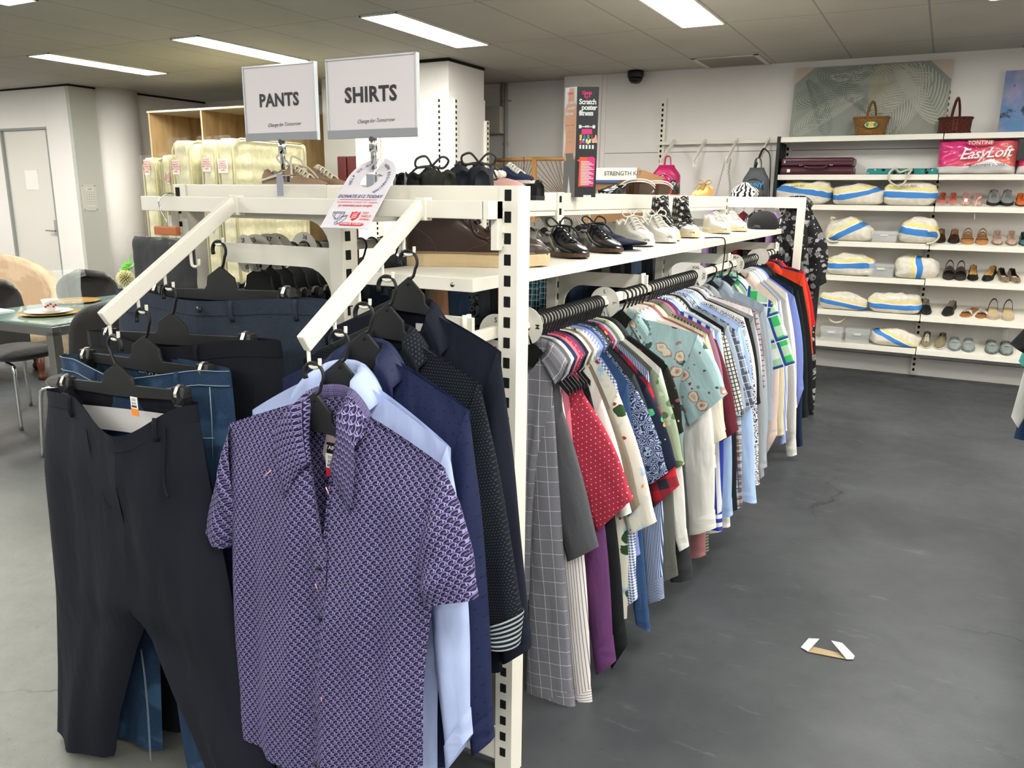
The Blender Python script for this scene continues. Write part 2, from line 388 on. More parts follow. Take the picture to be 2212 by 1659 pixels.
for yy in (5.812, 5.962):
    for zz in (1.25, 1.51): m_.lathe([(.006, 0), (.006, .004), (0, .005)], (0, 0, 0), 10) if False else m_.box(-8.568, -8.564, yy-.006, yy+.006, zz-.006, zz+.006)
m_.build('print_lines', M('ink_grey', '#77797a', .7), ac)

# lights: recessed long panels in the ceiling grid
LIT = M('light_diffuser', '#fffdf4', .4, emit=33.)
LFR = M('light_frame', '#e9e6dd', .5)
k_ = 0
NAMES = {(0, 0): 'bright ceiling light panel above the SHIRTS sign', (-3, 0): 'bright ceiling light panel above the PANTS sign',
         (-6, 0): 'long ceiling light panel above the wooden mattress rack', (3, 0): 'long ceiling light panel close to the ceiling air vent',
         (-6, -2): 'ceiling light panel cut off by the top corner above the door wall', (6, 0): 'sliver of ceiling light panel above the blue abstract canvas'}
for i in (-12, -9, -6, -3, 0, 3, 6, 9, 12):  # outermost columns and rearmost row are unseen panels added to brighten the room
    for j in (-6, -4, -2, -1, 0):
        if (i < -6) != (j == -1) or (j == -2 and i in (0, 3)) or (j == -4 and i == 3): continue
        if i == 6 and j == 0: y1 = 5.16
        x1 = -3.234+.6*i; y1 = 5.659+1.2*j; x0, y0 = x1-.3, y1-1.2
        if i == 6 and j == 0: y0, y1 = y0-.0, y1-.0
        g = thing('ceiling_light', NAMES.get((i, j), 'unseen ceiling light panel over the shop floor'), 'ceiling light', (x0, y0, CEIL-.012), group='ceiling light panels')
        MB().box(x0+.012, x1-.012, y0+.012, y1-.012, CEIL-.008, CEIL-.002).build('diffuser', LIT, g)
        MB().box(x0, x0+.012, y0, y1, CEIL-.012, CEIL-.0005).box(x1-.012, x1, y0, y1, CEIL-.012, CEIL-.0005).box(x0, x1, y0, y0+.012, CEIL-.012, CEIL-.0005).box(x0, x1, y1-.012, y1, CEIL-.012, CEIL-.0005).build('frame', LFR, g)
# air vent
g = thing('air_vent', 'grey rectangular air vent with fine mesh in the ceiling', 'vent', (-1.75, 7.2, CEIL-.01))
MB().box(-2.03, -1.99, 6.93, 7.46, CEIL-.01, CEIL-.0005).box(-1.52, -1.48, 6.93, 7.46, CEIL-.01, CEIL-.0005).box(-2.03, -1.48, 6.93, 6.955, CEIL-.01, CEIL-.0005).box(-2.03, -1.48, 7.435, 7.46, CEIL-.01, CEIL-.0005).build('frame', M('vent_frame', '#c9c6bc', .5), g, bevel=.002)
k = NT('vent_mesh'); P = k.uv()[3]; sp = k.n('ShaderNodeSeparateXYZ'); k.t.links.new(P, sp.inputs[0])
k.set(k.b.inputs['Base Color'], k.mix(k.m('LESS_THAN', k.m('FRACT', k.m('MULTIPLY', k.m('ADD', sp.outputs[0], sp.outputs[1]), 70)), .5), lin('#5c564d'), lin('#8b857a')))
MB().box(-1.99, -1.52, 6.955, 7.435, CEIL-.006, CEIL-.003).build('grille', k.mat, g)
# dome camera
c = at(1373, 165, Y=WY-.1)
g = thing('security_camera', 'small black dome security camera on the ceiling by the wall', 'camera', (c.x, c.y, CEIL-.13))
MB().lathe([(.0, 0), (.04, .006), (.062, .03), (.068, .055)], (c.x, c.y, CEIL-.115), 24).build('dome', M('smoked_dome', '#141516', .08), g)
MB().lathe([(.07, 0), (.075, .01), (.075, .045), (.07, .06)], (c.x, c.y, CEIL-.06), 24).build('housing', BLACK, g)

# slotted wall strips
def slots(mb, x0, x1, z0, z1, y, step=.0455, m=1):
    z = z0
    while z < z1: mb.box(x0, x1, y-.0012, y+.001, z, z+.024, m); z += step
def slots_x(mb, y0, y1, z0, z1, x, step=.0455, m=1):
    z = z0
    while z < z1: mb.box(x-.001, x+.0012, y0, y1, z, z+.024, m); z += step
def strip_y(x, z0, z1, y, label):
    m_ = MB().box(x-.027, x+.027, y-.03, y, z0, z1); slots(m_, x-.014, x+.004, z0+.02, z1-.03, y-.03)
    return solo(m_, 'wall_strip', [WHITE, BLACKGAP], label, 'shelf upright', 'slotted shelf uprights')
strip_y(-2.41, .02, 2.335, WY, 'white slotted wall upright holding the sloping bag arms')
strip_y(-.085, .02, 2.335, WY, 'white slotted wall upright between the two shelf bays')
strip_y(-1.27, .02, 1.93, WY, 'white slotted wall upright behind the burgundy case')
strip_y(1.15, .02, 2.335, WY, 'white slotted wall upright at the outer end of the shoe shelves')
for x, z1, lab in ((-3.90, 2.26, 'white slotted upright on the front face of the column, at its corner'),):
    strip_y(x-.03, .02, z1, 6.045, lab)
strip_y(-4.62, .02, 2.26, 6.045, 'white slotted upright on the column behind the SHIRTS sign pole')
for y, z1, lab in ((6.11, 2.26, 'white slotted upright around the corner of the column'), (6.66, 2.12, 'white slotted upright at the back edge of the column')):
    m_ = MB().box(-3.852, -3.822, y-.025, y+.025, .02, z1); slots_x(m_, y-.012, y+.01, .04, z1-.03, -3.822)
    solo(m_, 'wall_strip', [WHITE, BLACKGAP], lab, 'shelf upright', 'slotted shelf uprights')
# meter box and conduits in the alcove
g = thing('meter_box', 'beige metal box on the alcove wall beside the column', 'box', (-4.28, 7.6, 2.08))
p0, p1 = at(1058, 230, Y=7.5), at(1080, 288, Y=7.5)
MB().box(p0.x-.12, p1.x, 7.5, 7.62, p1.z, p0.z).build('box', M('beige_metal', '#c3beb2', .5), g, bevel=.006)
m_ = MB().tube([(p1.x-.04, 7.6, p0.z), (p1.x-.04, 7.6, CEIL)], .012)
m_.build('conduit', M('conduit_brass', '#8d8560', .5), g)
p = at(1094, 250, Y=7.6)
solo(MB().tube([(p.x, 7.59, .9), (p.x, 7.59, CEIL)], .018, 10).box(p.x-.03, p.x+.03, 7.58, 7.615, 1.97, 1.99).box(p.x-.03, p.x+.05, 7.58, 7.615, 2.4, 2.412), 'conduit_pipe', M('conduit_grey', '#a7a7a3', .45), 'grey vertical conduit pipe on the alcove wall', 'pipe')
# ------------------------------------------------------------------ the two-sided garment rack in the middle of the floor
XS, FY, EY, TOPZ = -1.305, 1.535, 5.45, 1.466
POSTY = [1.56, 2.80, 4.13, 5.43]
g = thing('garment_rack', 'white slotted steel double-sided rack carrying the shirts, trousers and shoe shelf', 'clothes rack', (XS, 3.5, 0))
# end frame facing the camera
for nm, x0, x1, zl in (('corner_post', -.853, -.806, 0), ('corner_post', -1.872, -1.826, 0)):
    m_ = MB().box(x0, x1, FY, FY+.058, zl, TOPZ); sx = x0+.014 if x0 > -1 else x0+.008
    slots(m_, sx, sx+.0165, .06, TOPZ-.03, FY, .0458)
    m_.build(nm, [WHITE, BLACKGAP], g, bevel=.0015)
MB().box(-1.826, -.853, FY+.004, FY+.05, TOPZ-.072, TOPZ).build('end_beam', WHITE, g, bevel=.002)
MB().box(-1.826, -.853, FY+.004, FY+.05, .04, .10).build('end_beam', WHITE, g, bevel=.002)
# spine posts, slots on both broad faces
for y in POSTY:
    m_ = MB().box(XS-.022, XS+.018, y-.03, y+.03, 0, TOPZ-.004)
    slots_x(m_, y-.016, y+.004, .05, TOPZ-.02, XS+.018, .0458); slots_x(m_, y-.016, y+.004, .05, TOPZ-.02, XS-.0235, .0458)
    m_.box(XS-.30, XS+.30, y-.025, y+.025, .0, .06)
    m_.build('spine_post', [WHITE, BLACKGAP], g, bevel=.0015)
for a, b in zip(POSTY, POSTY[1:]):
    MB().box(XS-.018, XS+.013, a+.03, b-.03, TOPZ-.072, TOPZ-.006).build('top_beam', WHITE, g, bevel=.002)
    MB().box(XS-.012, XS+.008, a+.03, b-.03, TOPZ-.09, TOPZ-.073).build('under_beam', WHITE, g)
    MB().box(XS-.015, XS+.01, a+.03, b-.03, .06, .11).build('base_beam', WHITE, g)
# far end frame
for x0, x1 in ((-.845, -.80), (-1.87, -1.825)): MB().box(x0, x1, EY, EY+.055, 0, TOPZ-.006).build('corner_post', WHITE, g, bevel=.0015)
MB().box(-1.825, -.845, EY+.004, EY+.05, TOPZ-.075, TOPZ-.006).build('end_beam', WHITE, g, bevel=.002)
# brackets: flat arms with a rounded gusset, one each side of every post
def bracket(y, side, z, reach, gus=.09, t=.012):
    s_ = side; x0 = XS+s_*.018
    pts = [(0, -gus), (.022, -gus)]+[(.022+gus*.72*(1-math.cos(a)), -gus+gus*.72*math.sin(a)) for a in [i*PI/2/6 for i in range(1, 7)]]
    pts += [(reach, -gus+gus*.72), (reach, .02), (0, .02)]
    return MB().prism(pts, lambda a, b, d: (x0+s_*a, y+d, z+b), -t/2, t/2)
RAILX, RAILZ, LRX, LRZ = -.95, 1.118, -1.70, 1.285
for y in POSTY:
    bracket(y, 1, 1.150, RAILX-XS, .11).build('rail_bracket', WHITE, g)
    bracket(y, -1, 1.293, XS-LRX, .11).build('rail_bracket', WHITE, g)
    m_ = MB()
    for dy in (-.01, .01): m_.tube([(RAILX, y+dy, RAILZ), (RAILX, y+dy, RAILZ+.058)], .006, 8)
    m_.build('rail_clip', WHITE, g)
MB().box(RAILX-.0075, RAILX+.0075, 1.56, 5.42, RAILZ-.016, RAILZ+.014).build('hanging_rail', WHITE, g, bevel=.002)
MB().box(LRX-.0075, LRX+.0075, 1.56, 5.42, LRZ-.016, LRZ+.014).build('hanging_rail', WHITE, g, bevel=.002)
# shoe shelf on the shirt side (three trays end to end) and the upper shelf on the trouser side
for a, b in ((1.555, 2.80), (2.802, 4.15), (4.152, 5.46)):
    m_ = MB().box(XS+.05, -.93, a, b, 1.229, 1.26)
    if a < 2: m_.lathe([(.006, 0), (.006, .002), (0, .003)], (0, 0, 0), 12) if False else None
    m_.build('shoe_shelf', WHITE, g, bevel=.0015)
m_ = MB()
for x in (-.985, -1.19):
    m_.tube([(x, 1.556, 1.244), (x, 1.5535, 1.244)], .0055, 14)
m_.build('shelf_screw', STEEL, g)
for a, b in ((1.6, 2.80), (2.802, 4.13), (4.132, 5.44)):
    MB().box(-1.80, XS-.03, a, b, TOPZ-.035, TOPZ-.022).build('upper_shelf', WHITE, g, bevel=.0015)
for y in POSTY: bracket(y, -1, TOPZ-.058, .44, .10).build('shelf_bracket', WHITE, g)

# face-out rail across the end frame with two sloping arms
AR0, AR1, RY = -1.925, -.853, 1.478
g = thing('end_rail', 'white flat rail hooked across the near end of the rack', 'rail', (-1.39, RY, 1.39))
MB().box(AR0, AR1, RY-.008, RY+.008, 1.396, 1.434).build('bar', WHITE, g, bevel=.0015)
for x, fx in ((AR1, -.845), (-1.86, -1.86)):
    m_ = MB().box(x-.004, x+.012, RY-.008, FY, 1.396, 1.434) if x > -1 else MB().box(x-.006, x+.006, RY, FY, 1.396, 1.434)
    if x > -1: m_.box(x-.004, x+.012, FY-.028, FY-.004, 1.33, 1.434)
    else: m_.box(x-.006, x+.006, FY-.028, FY-.004, 1.33, 1.434)
    for zz in (1.345, 1.375, 1.425): m_.box(x+.006, x+.014, FY-.006, FY+.012, zz-.008, zz+.008)
    m_.build('hook_plate', WHITE, g, bevel=.001)
HK = [(1.401, 1.3655), (1.3245, 1.318), (1.247, 1.271), (1.171, 1.2265), (1.0955, 1.177)]
ARMX = {'trouser': -1.574, 'shirt': -1.009}
def face_arm(x, label):
    g = thing('sloped_faceout', label, 'display arm', (x, RY, 1.42), group='sloping display arms')
    a, b = Vector((x, RY-.012, 1.420)), Vector((x, 1.083, 1.176))
    MB().bar(a, b, .017, .036).build('arm', WHITE, g, bevel=.003)
    MB().box(x-.013, x+.013, RY-.014, RY+.013, 1.39, 1.4395).build('saddle_clip', WHITE, g, bevel=.002)
    d = (b-a).normalized()
    for y, z in HK:
        p = a+d*((a.y-y)/-d.y); zt = p.z-.012
        zb = z-.045
        pts = spline([(x, p.y, zt), (x, y, z-.02), (x+.001, y, zb+.006), (x+.006, y, zb), (x+.018, y-.001, zb), (x+.0255, y-.001, zb+.004), (x+.027, y-.001, zb+.011), (x+.027, y-.001, zb+.018)], 5)
        MB().tube(pts, .0036, 10).build('hook', WHITE, g)
    return g
face_arm(ARMX['trouser'], 'sloping white display arm with five hooks holding the trouser hangers')
face_arm(ARMX['shirt'], 'sloping white display arm with five hooks holding the shirt hangers')
def hook_seat(arm, i):
    y, z = HK[i]; return Vector((ARMX[arm]+.012, y-.001, z-.045+.0036))

# ------------------------------------------------------------------ hangers
HPLAS = M('hanger_black', '#17181a', .5, bump=(220, .05, .001))
def hook_arc(mb, rod, r=.0225, w=.0048, m=0, flat=.7, flip=1, drop=.052):
    """hook lying over rod (point under the hook's crown), stem runs to drop below"""
    c = Vector(rod)+Vector((0, 0, -r+w))
    pts = arc(c, r, 205 if flip > 0 else -25, -40 if flip > 0 else 220, 16)
    pts += spline([pts[-1], c+Vector((flip*.012, 0, -.03)), c+Vector((flip*.004, 0, -drop))], 4)[1:]
    return mb.tube(pts, w, 10, m, True, flat)
def plate(mb, c, w=.055, h=.05, wing=.2, wz=.085, t=.0035, tilt=0.):
    """moulded hanger body hanging under c: gable, then the two long arms"""
    P = [(0, 0), (w*.92, -h*.62), (w, -h), (wing, -wz-.02), (wing, -wz-.036), (w*1.05, -h-.022), (-w*1.05, -h-.022), (-wing, -wz-.036), (-wing, -wz-.02), (-w, -h), (-w*.92, -h*.62)]
    ca, sa = math.cos(tilt), math.sin(tilt)
    return mb.prism(P, lambda a, b, d: (c[0]+a*ca-b*sa, c[1]+d, c[2]+a*sa+b*ca), -t, t)
def shirt_hanger(rod, label, wing=.19, tilt=0., group=None, flip=1, drop=.054, hh=.054, t=.0035):
    r = Vector(rod); g = thing('shirt_hanger', label, 'hanger', r, group=group)
    hook_arc(MB(), r, flip=flip, drop=drop-.018).build('hook', HPLAS, g)
    c = r+Vector((0, 0, -drop+.004))
    m_ = plate(MB(), c, .044, hh, wing, hh+.055, t, tilt)
    m_.build('hanger_body', HPLAS, g, bevel=.0012 if t > .002 else 0)
    MB().tube([c+Vector((0, -.0045, -.016)), c+Vector((0, -.0025, -.016))], .0035, 12).build('eyelet', BLACKGAP, g)
    return g
CLIPM = M('clip_spring', '#dcd9cc', .25, 1.)
def clip(g, x, y, z, w=.036, h=.045):
    P = [(-w/2, 0), (w/2, 0), (w/2+.003, -h*.45), (w/2-.003, -h), (-w/2+.003, -h), (-w/2-.003, -h*.45)]
    m_ = MB().prism(P, lambda a, b, d: (x+a, y+d-(.010*(1-abs(-b/h-.45)/.55) if d < 0 else 0), z+b), -.007, .009)
    m_.box(x-w/2+.006, x+w/2-.006, y-.0125, y-.006, z-h+.002, z-h+.007)
    o = m_.build('clip', HPLAS, g, bevel=.0015)
    sp_ = [(.006, .000), (.004, .004), (-.004, .0045), (-.0105, .001), (-.0175, -.012), (-.0165, -.020)]; m_ = MB()
    m_.add([(x+s*.0045, y+a, z+b) for a, b in sp_ for s in (-1, 1)], [(2*i, 2*i+1, 2*i+3, 2*i+2) for i in range(len(sp_)-1)])
    m_.build('spring', CLIPM, o, solid=.0014)
def trouser_hanger(rod, label, cl, cr, group=None, flip=1, drop=.062, barh=.022):
    """cl, cr: top of the two clips (x, z)"""
    r = Vector(rod); g = thing('trouser_hanger', label, 'hanger', r, group=group)
    y = r.y
    hook_arc(MB(), r, flip=flip, drop=drop-.018).build('hook', HPLAS, g)
    c = r+Vector((0, 0, -drop+.006)); bx0, bx1 = cl[0]-.02, cr[0]+.02
    zl, zr = cl[1]-.004, cr[1]-.004; zb = lambda x: lerp(zl, zr, (x-bx0)/(bx1-bx0))
    P = [(c.x, c.z), (c.x+.045, c.z-.026), (c.x+.05, max(zb(c.x+.056)+.004, c.z-.05)), (c.x+.058, zb(c.x+.058)), (bx1, zb(bx1)), (bx1, zb(bx1)-barh),
         (c.x+.03, zb(c.x+.03)-barh-.006), (c.x-.03, zb(c.x-.03)-barh-.006), (bx0, zb(bx0)-barh), (bx0, zb(bx0)), (c.x-.058, zb(c.x-.058)), (c.x-.05, max(zb(c.x-.056)+.004, c.z-.05)), (c.x-.045, c.z-.026)]
    m_ = MB().prism(P, lambda a, b, d: (a, y+d, b), -.0035, .0035)
    m_.build('hanger_body', HPLAS, g, bevel=.0012)
    for q in (cl, cr): clip(g, q[0], y-.001, q[1]+.003)
    return g

# ------------------------------------------------------------------ shirts
def slv_uv(q, O, A2, nx, nz, side):
    d = (A2-O).normalized(); a, b = q.x-O.x, q.y-O.y
    return (a*d.y-b*d.x+side*.37, a*d.x+b*d.y)
def V2(p): return Vector((p.x, p.z))
def shirt(name, label, mats, y, neck, nw, S, H, slv, D=.03, cat='shirt', group=None, vd=.06, hem=0., seed=1, hi=False, collar=.045, tip=.02,
          fold=.006, inner=None, cuff=False, buttons=0, bmat=None, placket=True, hemfn=None, stand=.03, cdrop=0., fl=.0):
    """neck (x,z): middle of the neck where the hanger leaves it; S: two shoulder points, H: two hem corners (x,z),
    slv: for each side None or dict(o=(x,z) outer end, i=(x,z) inner end, arm=(x,z) armpit, bulge=)"""
    mats = mats if isinstance(mats, list) else [mats]
    if len(mats) < 2: mats = mats+[inner or mats[0]]
    rg = random.Random(seed); ph = [rg.uniform(0, 6.28) for _ in range(8)]
    nx, nz = neck
    g = thing(name, label, cat, (nx, y, nz), group=group)
    NU, NV = (44, 44) if hi else (18, 14)
    (slx, slz), (srx, srz) = S; (hlx, hlz), (hrx, hrz) = H
    lw, rw = nx-slx, srx-nx
    def top(s):
        x = nx+(s*rw if s > 0 else s*lw); sz = srz if s > 0 else slz; wd = rw if s > 0 else lw
        q = max(0, (abs(x-nx)-nw)/(wd-nw)); return x, nz+(sz-nz)*q**1.18, wd
    def hm(s):
        z = lerp(hlz, hrz, (s+1)/2)
        return hemfn(s, z) if hemfn else z-hem*(1-s*s)
    mb = MB()
    for sgn in (-1, 1):
        def fn(i, j):
            s = 2*i-1; s = math.sin(s*PI/2)*.35+s*.65
            x0, z0, wd = top(s); k = abs(x0-nx)/nw
            if k < 1: z0 = z0-vd*(1-k) if sgn < 0 else z0+.006*(1-k)
            t = j**1.15; x1 = lerp(hlx, hrx, (s+1)/2); z1 = hm(s)
            sx = lerp(x0, x1, sstep(t*1.25)*.8+.2*t) if t < .8 else lerp(x0, x1, sstep(1)*.8+.2*t)
            z = lerp(z0, z1, t)
            prof = math.sqrt(max(0, 1-s*s)); ramp = sstep(t*5)
            d = D*prof*(.25+.75*ramp)
            if k < 1: d = max(d, D*.9*math.sqrt(1-k*k*.8)*(1-ramp)+d*ramp)
            am = fold*sstep(t*2.2)*prof
            w = am*(math.sin(3.3*s*PI+ph[0]+1.8*t)+.7*math.sin(6.1*s*PI+ph[1]-2.2*t+math.sin(3*t+ph[2]))+.45*math.sin(4*t*PI+5*s+ph[3]))
            yy = y+sgn*d+(w if sgn < 0 else w*.7)
            return (sx, yy, z), (sx-nx, z-nz)
        a = MB().grid(fn, NU, NV, 0 if sgn < 0 else 0)
        if sgn > 0: a.f = [f[::-1] for f in a.f]; a.uv = [u[::-1] for u in a.uv]
        mb.add(a.v, a.f, None, 0, True); mb.uv[-len(a.f):] = a.uv
    body = mb.build('shirt_body', mats, g)
    for side, sv in zip((0, 1), slv):
        if sv is None: continue
        sg = 1 if side else -1
        A = Vector(S[side]); A2 = Vector(sv.get('top', A)); B = Vector(sv['arm']); O = Vector(sv['o']); I = Vector(sv['i']); bu = sv.get('bulge', .012); th = sv.get('th', D*.8)
        yo = sv.get('y', 0.)
        n = 20 if hi else 10; nr = 24 if hi else 12
        def sl(i, j):
            t = j; P = A2.lerp(O, t)+Vector((sg*bu*math.sin(PI*min(1, t*1.1)), 0)); Q = B.lerp(I, t)
            c = (P+Q)/2; h = (P-Q)/2; a = 2*PI*i
            w = 1+.10*math.sin(7*t+ph[4]+side)+.08*math.sin(13*t+ph[5])
            tt = th*(.55+.45*sstep(t*4))*w
            fo = fold*.8*math.sin(3*a+ph[6]+3*t)*sstep(t*3)
            q = c+h*math.cos(a)
            return (q.x, y+yo*sstep(t*2)+tt*math.sin(a)+fo*math.sin(a), q.y), slv_uv(q, O, A2, nx, nz, side)
        m_ = MB().grid(sl, nr, n, 0, True, True)
        def inn(i, j):
            p, uv = sl(i, 1-.06*j); c = (O+I)/2
            return (lerp(p[0], c.x, .06*(1 if j > 0 else 0)), y+yo+(p[1]-y-yo)*(.9 if j > 0 else 1), p[2]), uv
        m_.grid(inn, nr, 1, 1, True, True)
        so = m_.build('sleeve', mats, g)
        if cuff:
            def cf(i, j):
                tt_ = .90+.10*j; p, uv = sl(i, tt_); P = A2.lerp(O, tt_); Q = B.lerp(I, tt_); c = (P+Q)/2
                return (c.x+(p[0]-c.x)*1.05, y+yo+(p[1]-y-yo)*1.12, c.y+(p[2]-c.y)*1.05), (uv[1], uv[0])
            MB().grid(cf, nr, 2, 0, True, True).build('cuff', mats, so)
    # collar: stand and turned-down leaf round the back of the neck to both fronts
    def nk(a):   # a -1..1
        an = a*2.55; x = nx+nw*1.02*math.sin(an)/max(.0001, 1) ; yy = y+D*1.0*math.cos(an)
        z = nz-.001-vd*.55*max(0, -math.cos(an))
        return Vector((x, yy, z)), Vector((math.sin(an), math.cos(an), 0))
    def col(i, j):
        a = 2*i-1; p, o = nk(a); f = abs(a); lf = collar+tip*f**3+cdrop*f
        if j < .34: q = p+Vector((0, 0, stand*j/.34*(1-.55*f*f)))
        else:
            k = (j-.34)/.66; q = p+Vector((0, 0, stand*(1-.55*f*f)))+o*(.004+.014*math.sin(k*PI/2)+fl*k)+Vector((0, 0, .004*math.sin(k*PI)-lf*k))
            if q.y < y: q.y = min(q.y, y-D-.004-.006*k)
            q.x += (1 if a > 0 else -1)*k*(.016+.03*f)
        return tuple(q), (a*(.22+vd*.9), j*.095)
    MB().grid(col, 30 if hi else 14, 9 if hi else 6).build('collar', mats, g, solid=.002 if hi else 0)
    if hi and placket:
        xc = nx+.0; zt = nz-vd
        def plk(i, j):
            t = j; x = xc+lerp(0, (hlx+hrx)/2-nx, t)+(i-.5)*.03; s = (x-lerp(slx, hlx, t))/(lerp(srx, hrx, t)-lerp(slx, hlx, t))*2-1
            z = lerp(zt, hm(s), t)
            am = fold*sstep(t*2.2); w = am*(math.sin(3.3*s*PI+ph[0]+1.8*t)+.7*math.sin(6.1*s*PI+ph[1]-2.2*t+math.sin(3*t+ph[2]))+.45*math.sin(4*t*PI+5*s+ph[3]))
            return (x, y-D-.0025+w, z), (x-nx+.013, z-nz+.004)
        pk = MB().grid(plk, 2, 40).build('placket', mats, g)
        for b in range(buttons):
            t = .1+b*(.86/max(buttons-1, 1)); q, _ = plk(.45, t)
            MB().tube([(q[0], q[1]-.0005, q[2]), (q[0], q[1]-.0028, q[2])], .0055, 14).build('button', bmat or BLACK, g)
    return g

# ------------------------------------------------------------------ trousers (face on, hung by the waistband)
def trousers(name, label, mats, y, OL, OR, crotch, IL, IR, wl, wr, dip=0., D=.035, bulge=0., group=None, seed=3, fold=.006, crease=.008,
             band=.036, loops=(), lining=None, hi=True, cat='trousers', button=None, backup=.0, cen=None, bandmat=None):
    """OL/OR: outer edge as [(z,x)...] from waist down; IL/IR: inner leg edge [(z,x)...] from crotch down; wl, wr: waist height at both sides"""
    rg = random.Random(seed); ph = [rg.uniform(0, 6.28) for _ in range(6)]
    ol, orr, il, ir = [sorted(q) for q in (OL, OR, IL, IR)]
    cx, cz = crotch; x_l, x_r = pl(ol, wl), pl(orr, wr); cen = cen if cen is not None else (x_l+x_r)/2
    zc = lambda: 0
    g = thing(name, label, cat, ((x_l+x_r)/2, y, max(.02, min(q[0] for q in ol))), group=group)
    def zt(x, sgn):
        u = (x-x_l)/(x_r-x_l); z = lerp(wl, wr, u)
        return z-(dip*(.5+.5*math.cos(PI*min(1, abs(x-cen)/((x_r-x_l)*.38)))) if sgn < 0 else -backup*math.sin(PI*u))
    zbot = max(.02, min(q[0] for q in ol))
    NU, NV = (16, 46) if hi else (5, 10)
    mb = MB()
    for side in (0, 1):
        oe, ie = (ol, il) if side == 0 else (orr, ir); wz = wl if side == 0 else wr
        for sgn in (-1, 1):
            def fn(i, j):
                xo = pl(oe, lerp(wz, zbot, j)); zz = lerp(wz, zbot, j)
                k = sstep((cz+.05-zz)/.09)
                xi = lerp(lerp(cen, cx, min(1, (wz-zz)/max(.01, wz-cz))), pl(ie, zz), sstep((cz+.005-zz)/.04)) if zz < cz+.01 else lerp(cen, cx, min(1, (wz-zz)/max(.01, wz-cz)))
                x = lerp(xo, xi, i); ztop = zt(lerp(pl(oe, wz), cen, i), sgn)
                z = lerp(ztop, zz, 1) if j > .35 else lerp(ztop, lerp(wz, zbot, .35), j/.35)
                a = math.sqrt(max(0, 1-(1-i)**2)); b_ = math.sqrt(max(0, 1-(2*i-1)**2))
                d = lerp(a, b_, k)*D*(.8+.5*sstep(j*6)*(1-k)+.1*k)
                cr = crease*max(0, 1-abs(i-.5)*7)*sstep((j-.05)*6)
                w = fold*sstep(j*4)*(math.sin(5*i+ph[0]+9*j*side+4*j)+.6*math.sin(11*i+ph[1]-5*j))*(1-abs(2*i-1)**4)
                yy = y+sgn*(d+cr)+w*(1 if sgn < 0 else .5)
                if sgn < 0 and dip: yy -= .035*max(0, 1-abs(lerp(pl(oe, wz), cen, i)-cen)/((x_r-x_l)*.36))*max(0, 1-j*4)
                return (x, yy, z), (x, z)
            a = MB().grid(fn, NU, NV)
            if (sgn > 0) != (side == 1): a.f = [f[::-1] for f in a.f]; a.uv = [u[::-1] for u in a.uv]
            mb.add(a.v, a.f, None, 0, True); mb.uv[-len(a.f):] = a.uv
    mats = mats if isinstance(mats, list) else [mats]
    mb.build('legs', mats, g)
    def wb(i, j):
        u = i*2
        sgn = -1 if u <= 1 else 1; uu = u if u <= 1 else 2-u; x = lerp(x_l, x_r, uu)
        q = abs(2*uu-1); a = math.sqrt(max(0, 1-q*q)); d = D*.8*a+.003
        yy = y+sgn*d
        if sgn < 0 and dip: yy -= .035*max(0, 1-abs(x-cen)/((x_r-x_l)*.36))*.9
        return (x+(.002 if uu > .5 else -.002)*q, yy, zt(x, sgn)+.003-band*j), (x, j*band)
    MB().grid(wb, 56 if hi else 14, 3 if hi else 1, 0, True, True).build('waistband', [bandmat or mats[0]], g)
    if lining:
        def ln(i, j):
            x = lerp(x_l+.012, x_r-.012, i); return (x, y+D*.55*math.sqrt(max(0, 1-(2*i-1)**2)), zt(x, 1)-.002-lining[1]-lining[2]*j), (x, lining[2]*j)
        MB().grid(ln, 20, 4).build('lining', lining[0], g, label='white striped lining')
    for x in loops:
        q = (x-x_l)/(x_r-x_l); d = D*.8*math.sqrt(max(0, 1-(2*q-1)**2))+.006
        yy = y-d-(.035*max(0, 1-abs(x-cen)/((x_r-x_l)*.36)) if dip else 0); z = zt(x, -1)
        MB().tube([(x, yy, z+.003), (x, yy-.003, z-.01), (x, yy-.003, z-band), (x, yy+.002, z-band-.012)], .0052, 8, flat=.45).build('belt_loop', mats[0], g)
    if button:
        q = D*.8+.008+(.033 if dip else 0); MB().tube([(button, y-q+.002, zt(button, -1)-band*.45), (button, y-q-.003, zt(button, -1)-band*.45)], .0085, 18).build('button', M('button_navy', '#262d3a', .35), g)
    return g
# ------------------------------------------------------------------ clothes on the two sloping arms
def P(a, b, Y): p = at(a, b, Y=Y); return (p.x, p.z)
def PL(pts, Y): return [(P(a, b, Y)[1], P(a, b, Y)[0]) for a, b in pts]
NAVYWOOL = fab('navy_wool', '#12151f', [('mel', 90, .3, '#191d29')], .8, .25)
INKWOOL = fab('ink_wool', '#0b0d15', [('mel', 90, .3, '#11141e')], .8, .25)
SLATEW = fab('slate_wool', '#272e3b', [('mel', 70, .6, '#353e4e')], .8, .3)
DENIM = fab('blue_denim', '#1c2f48', [('mel', 120, .6, '#2c4765'), ('noise', 9, .6, '#35526f')], .8, .35)
LININGM = fab('lining_stripe', '#d9d8da', [('sd', .006, .3, '#bfb4b0')], .7, .1)
STITCH = M('stitch_pale', '#7b8d9b', .7)
TAGW = M('tag_white', '#efeae6', .6)

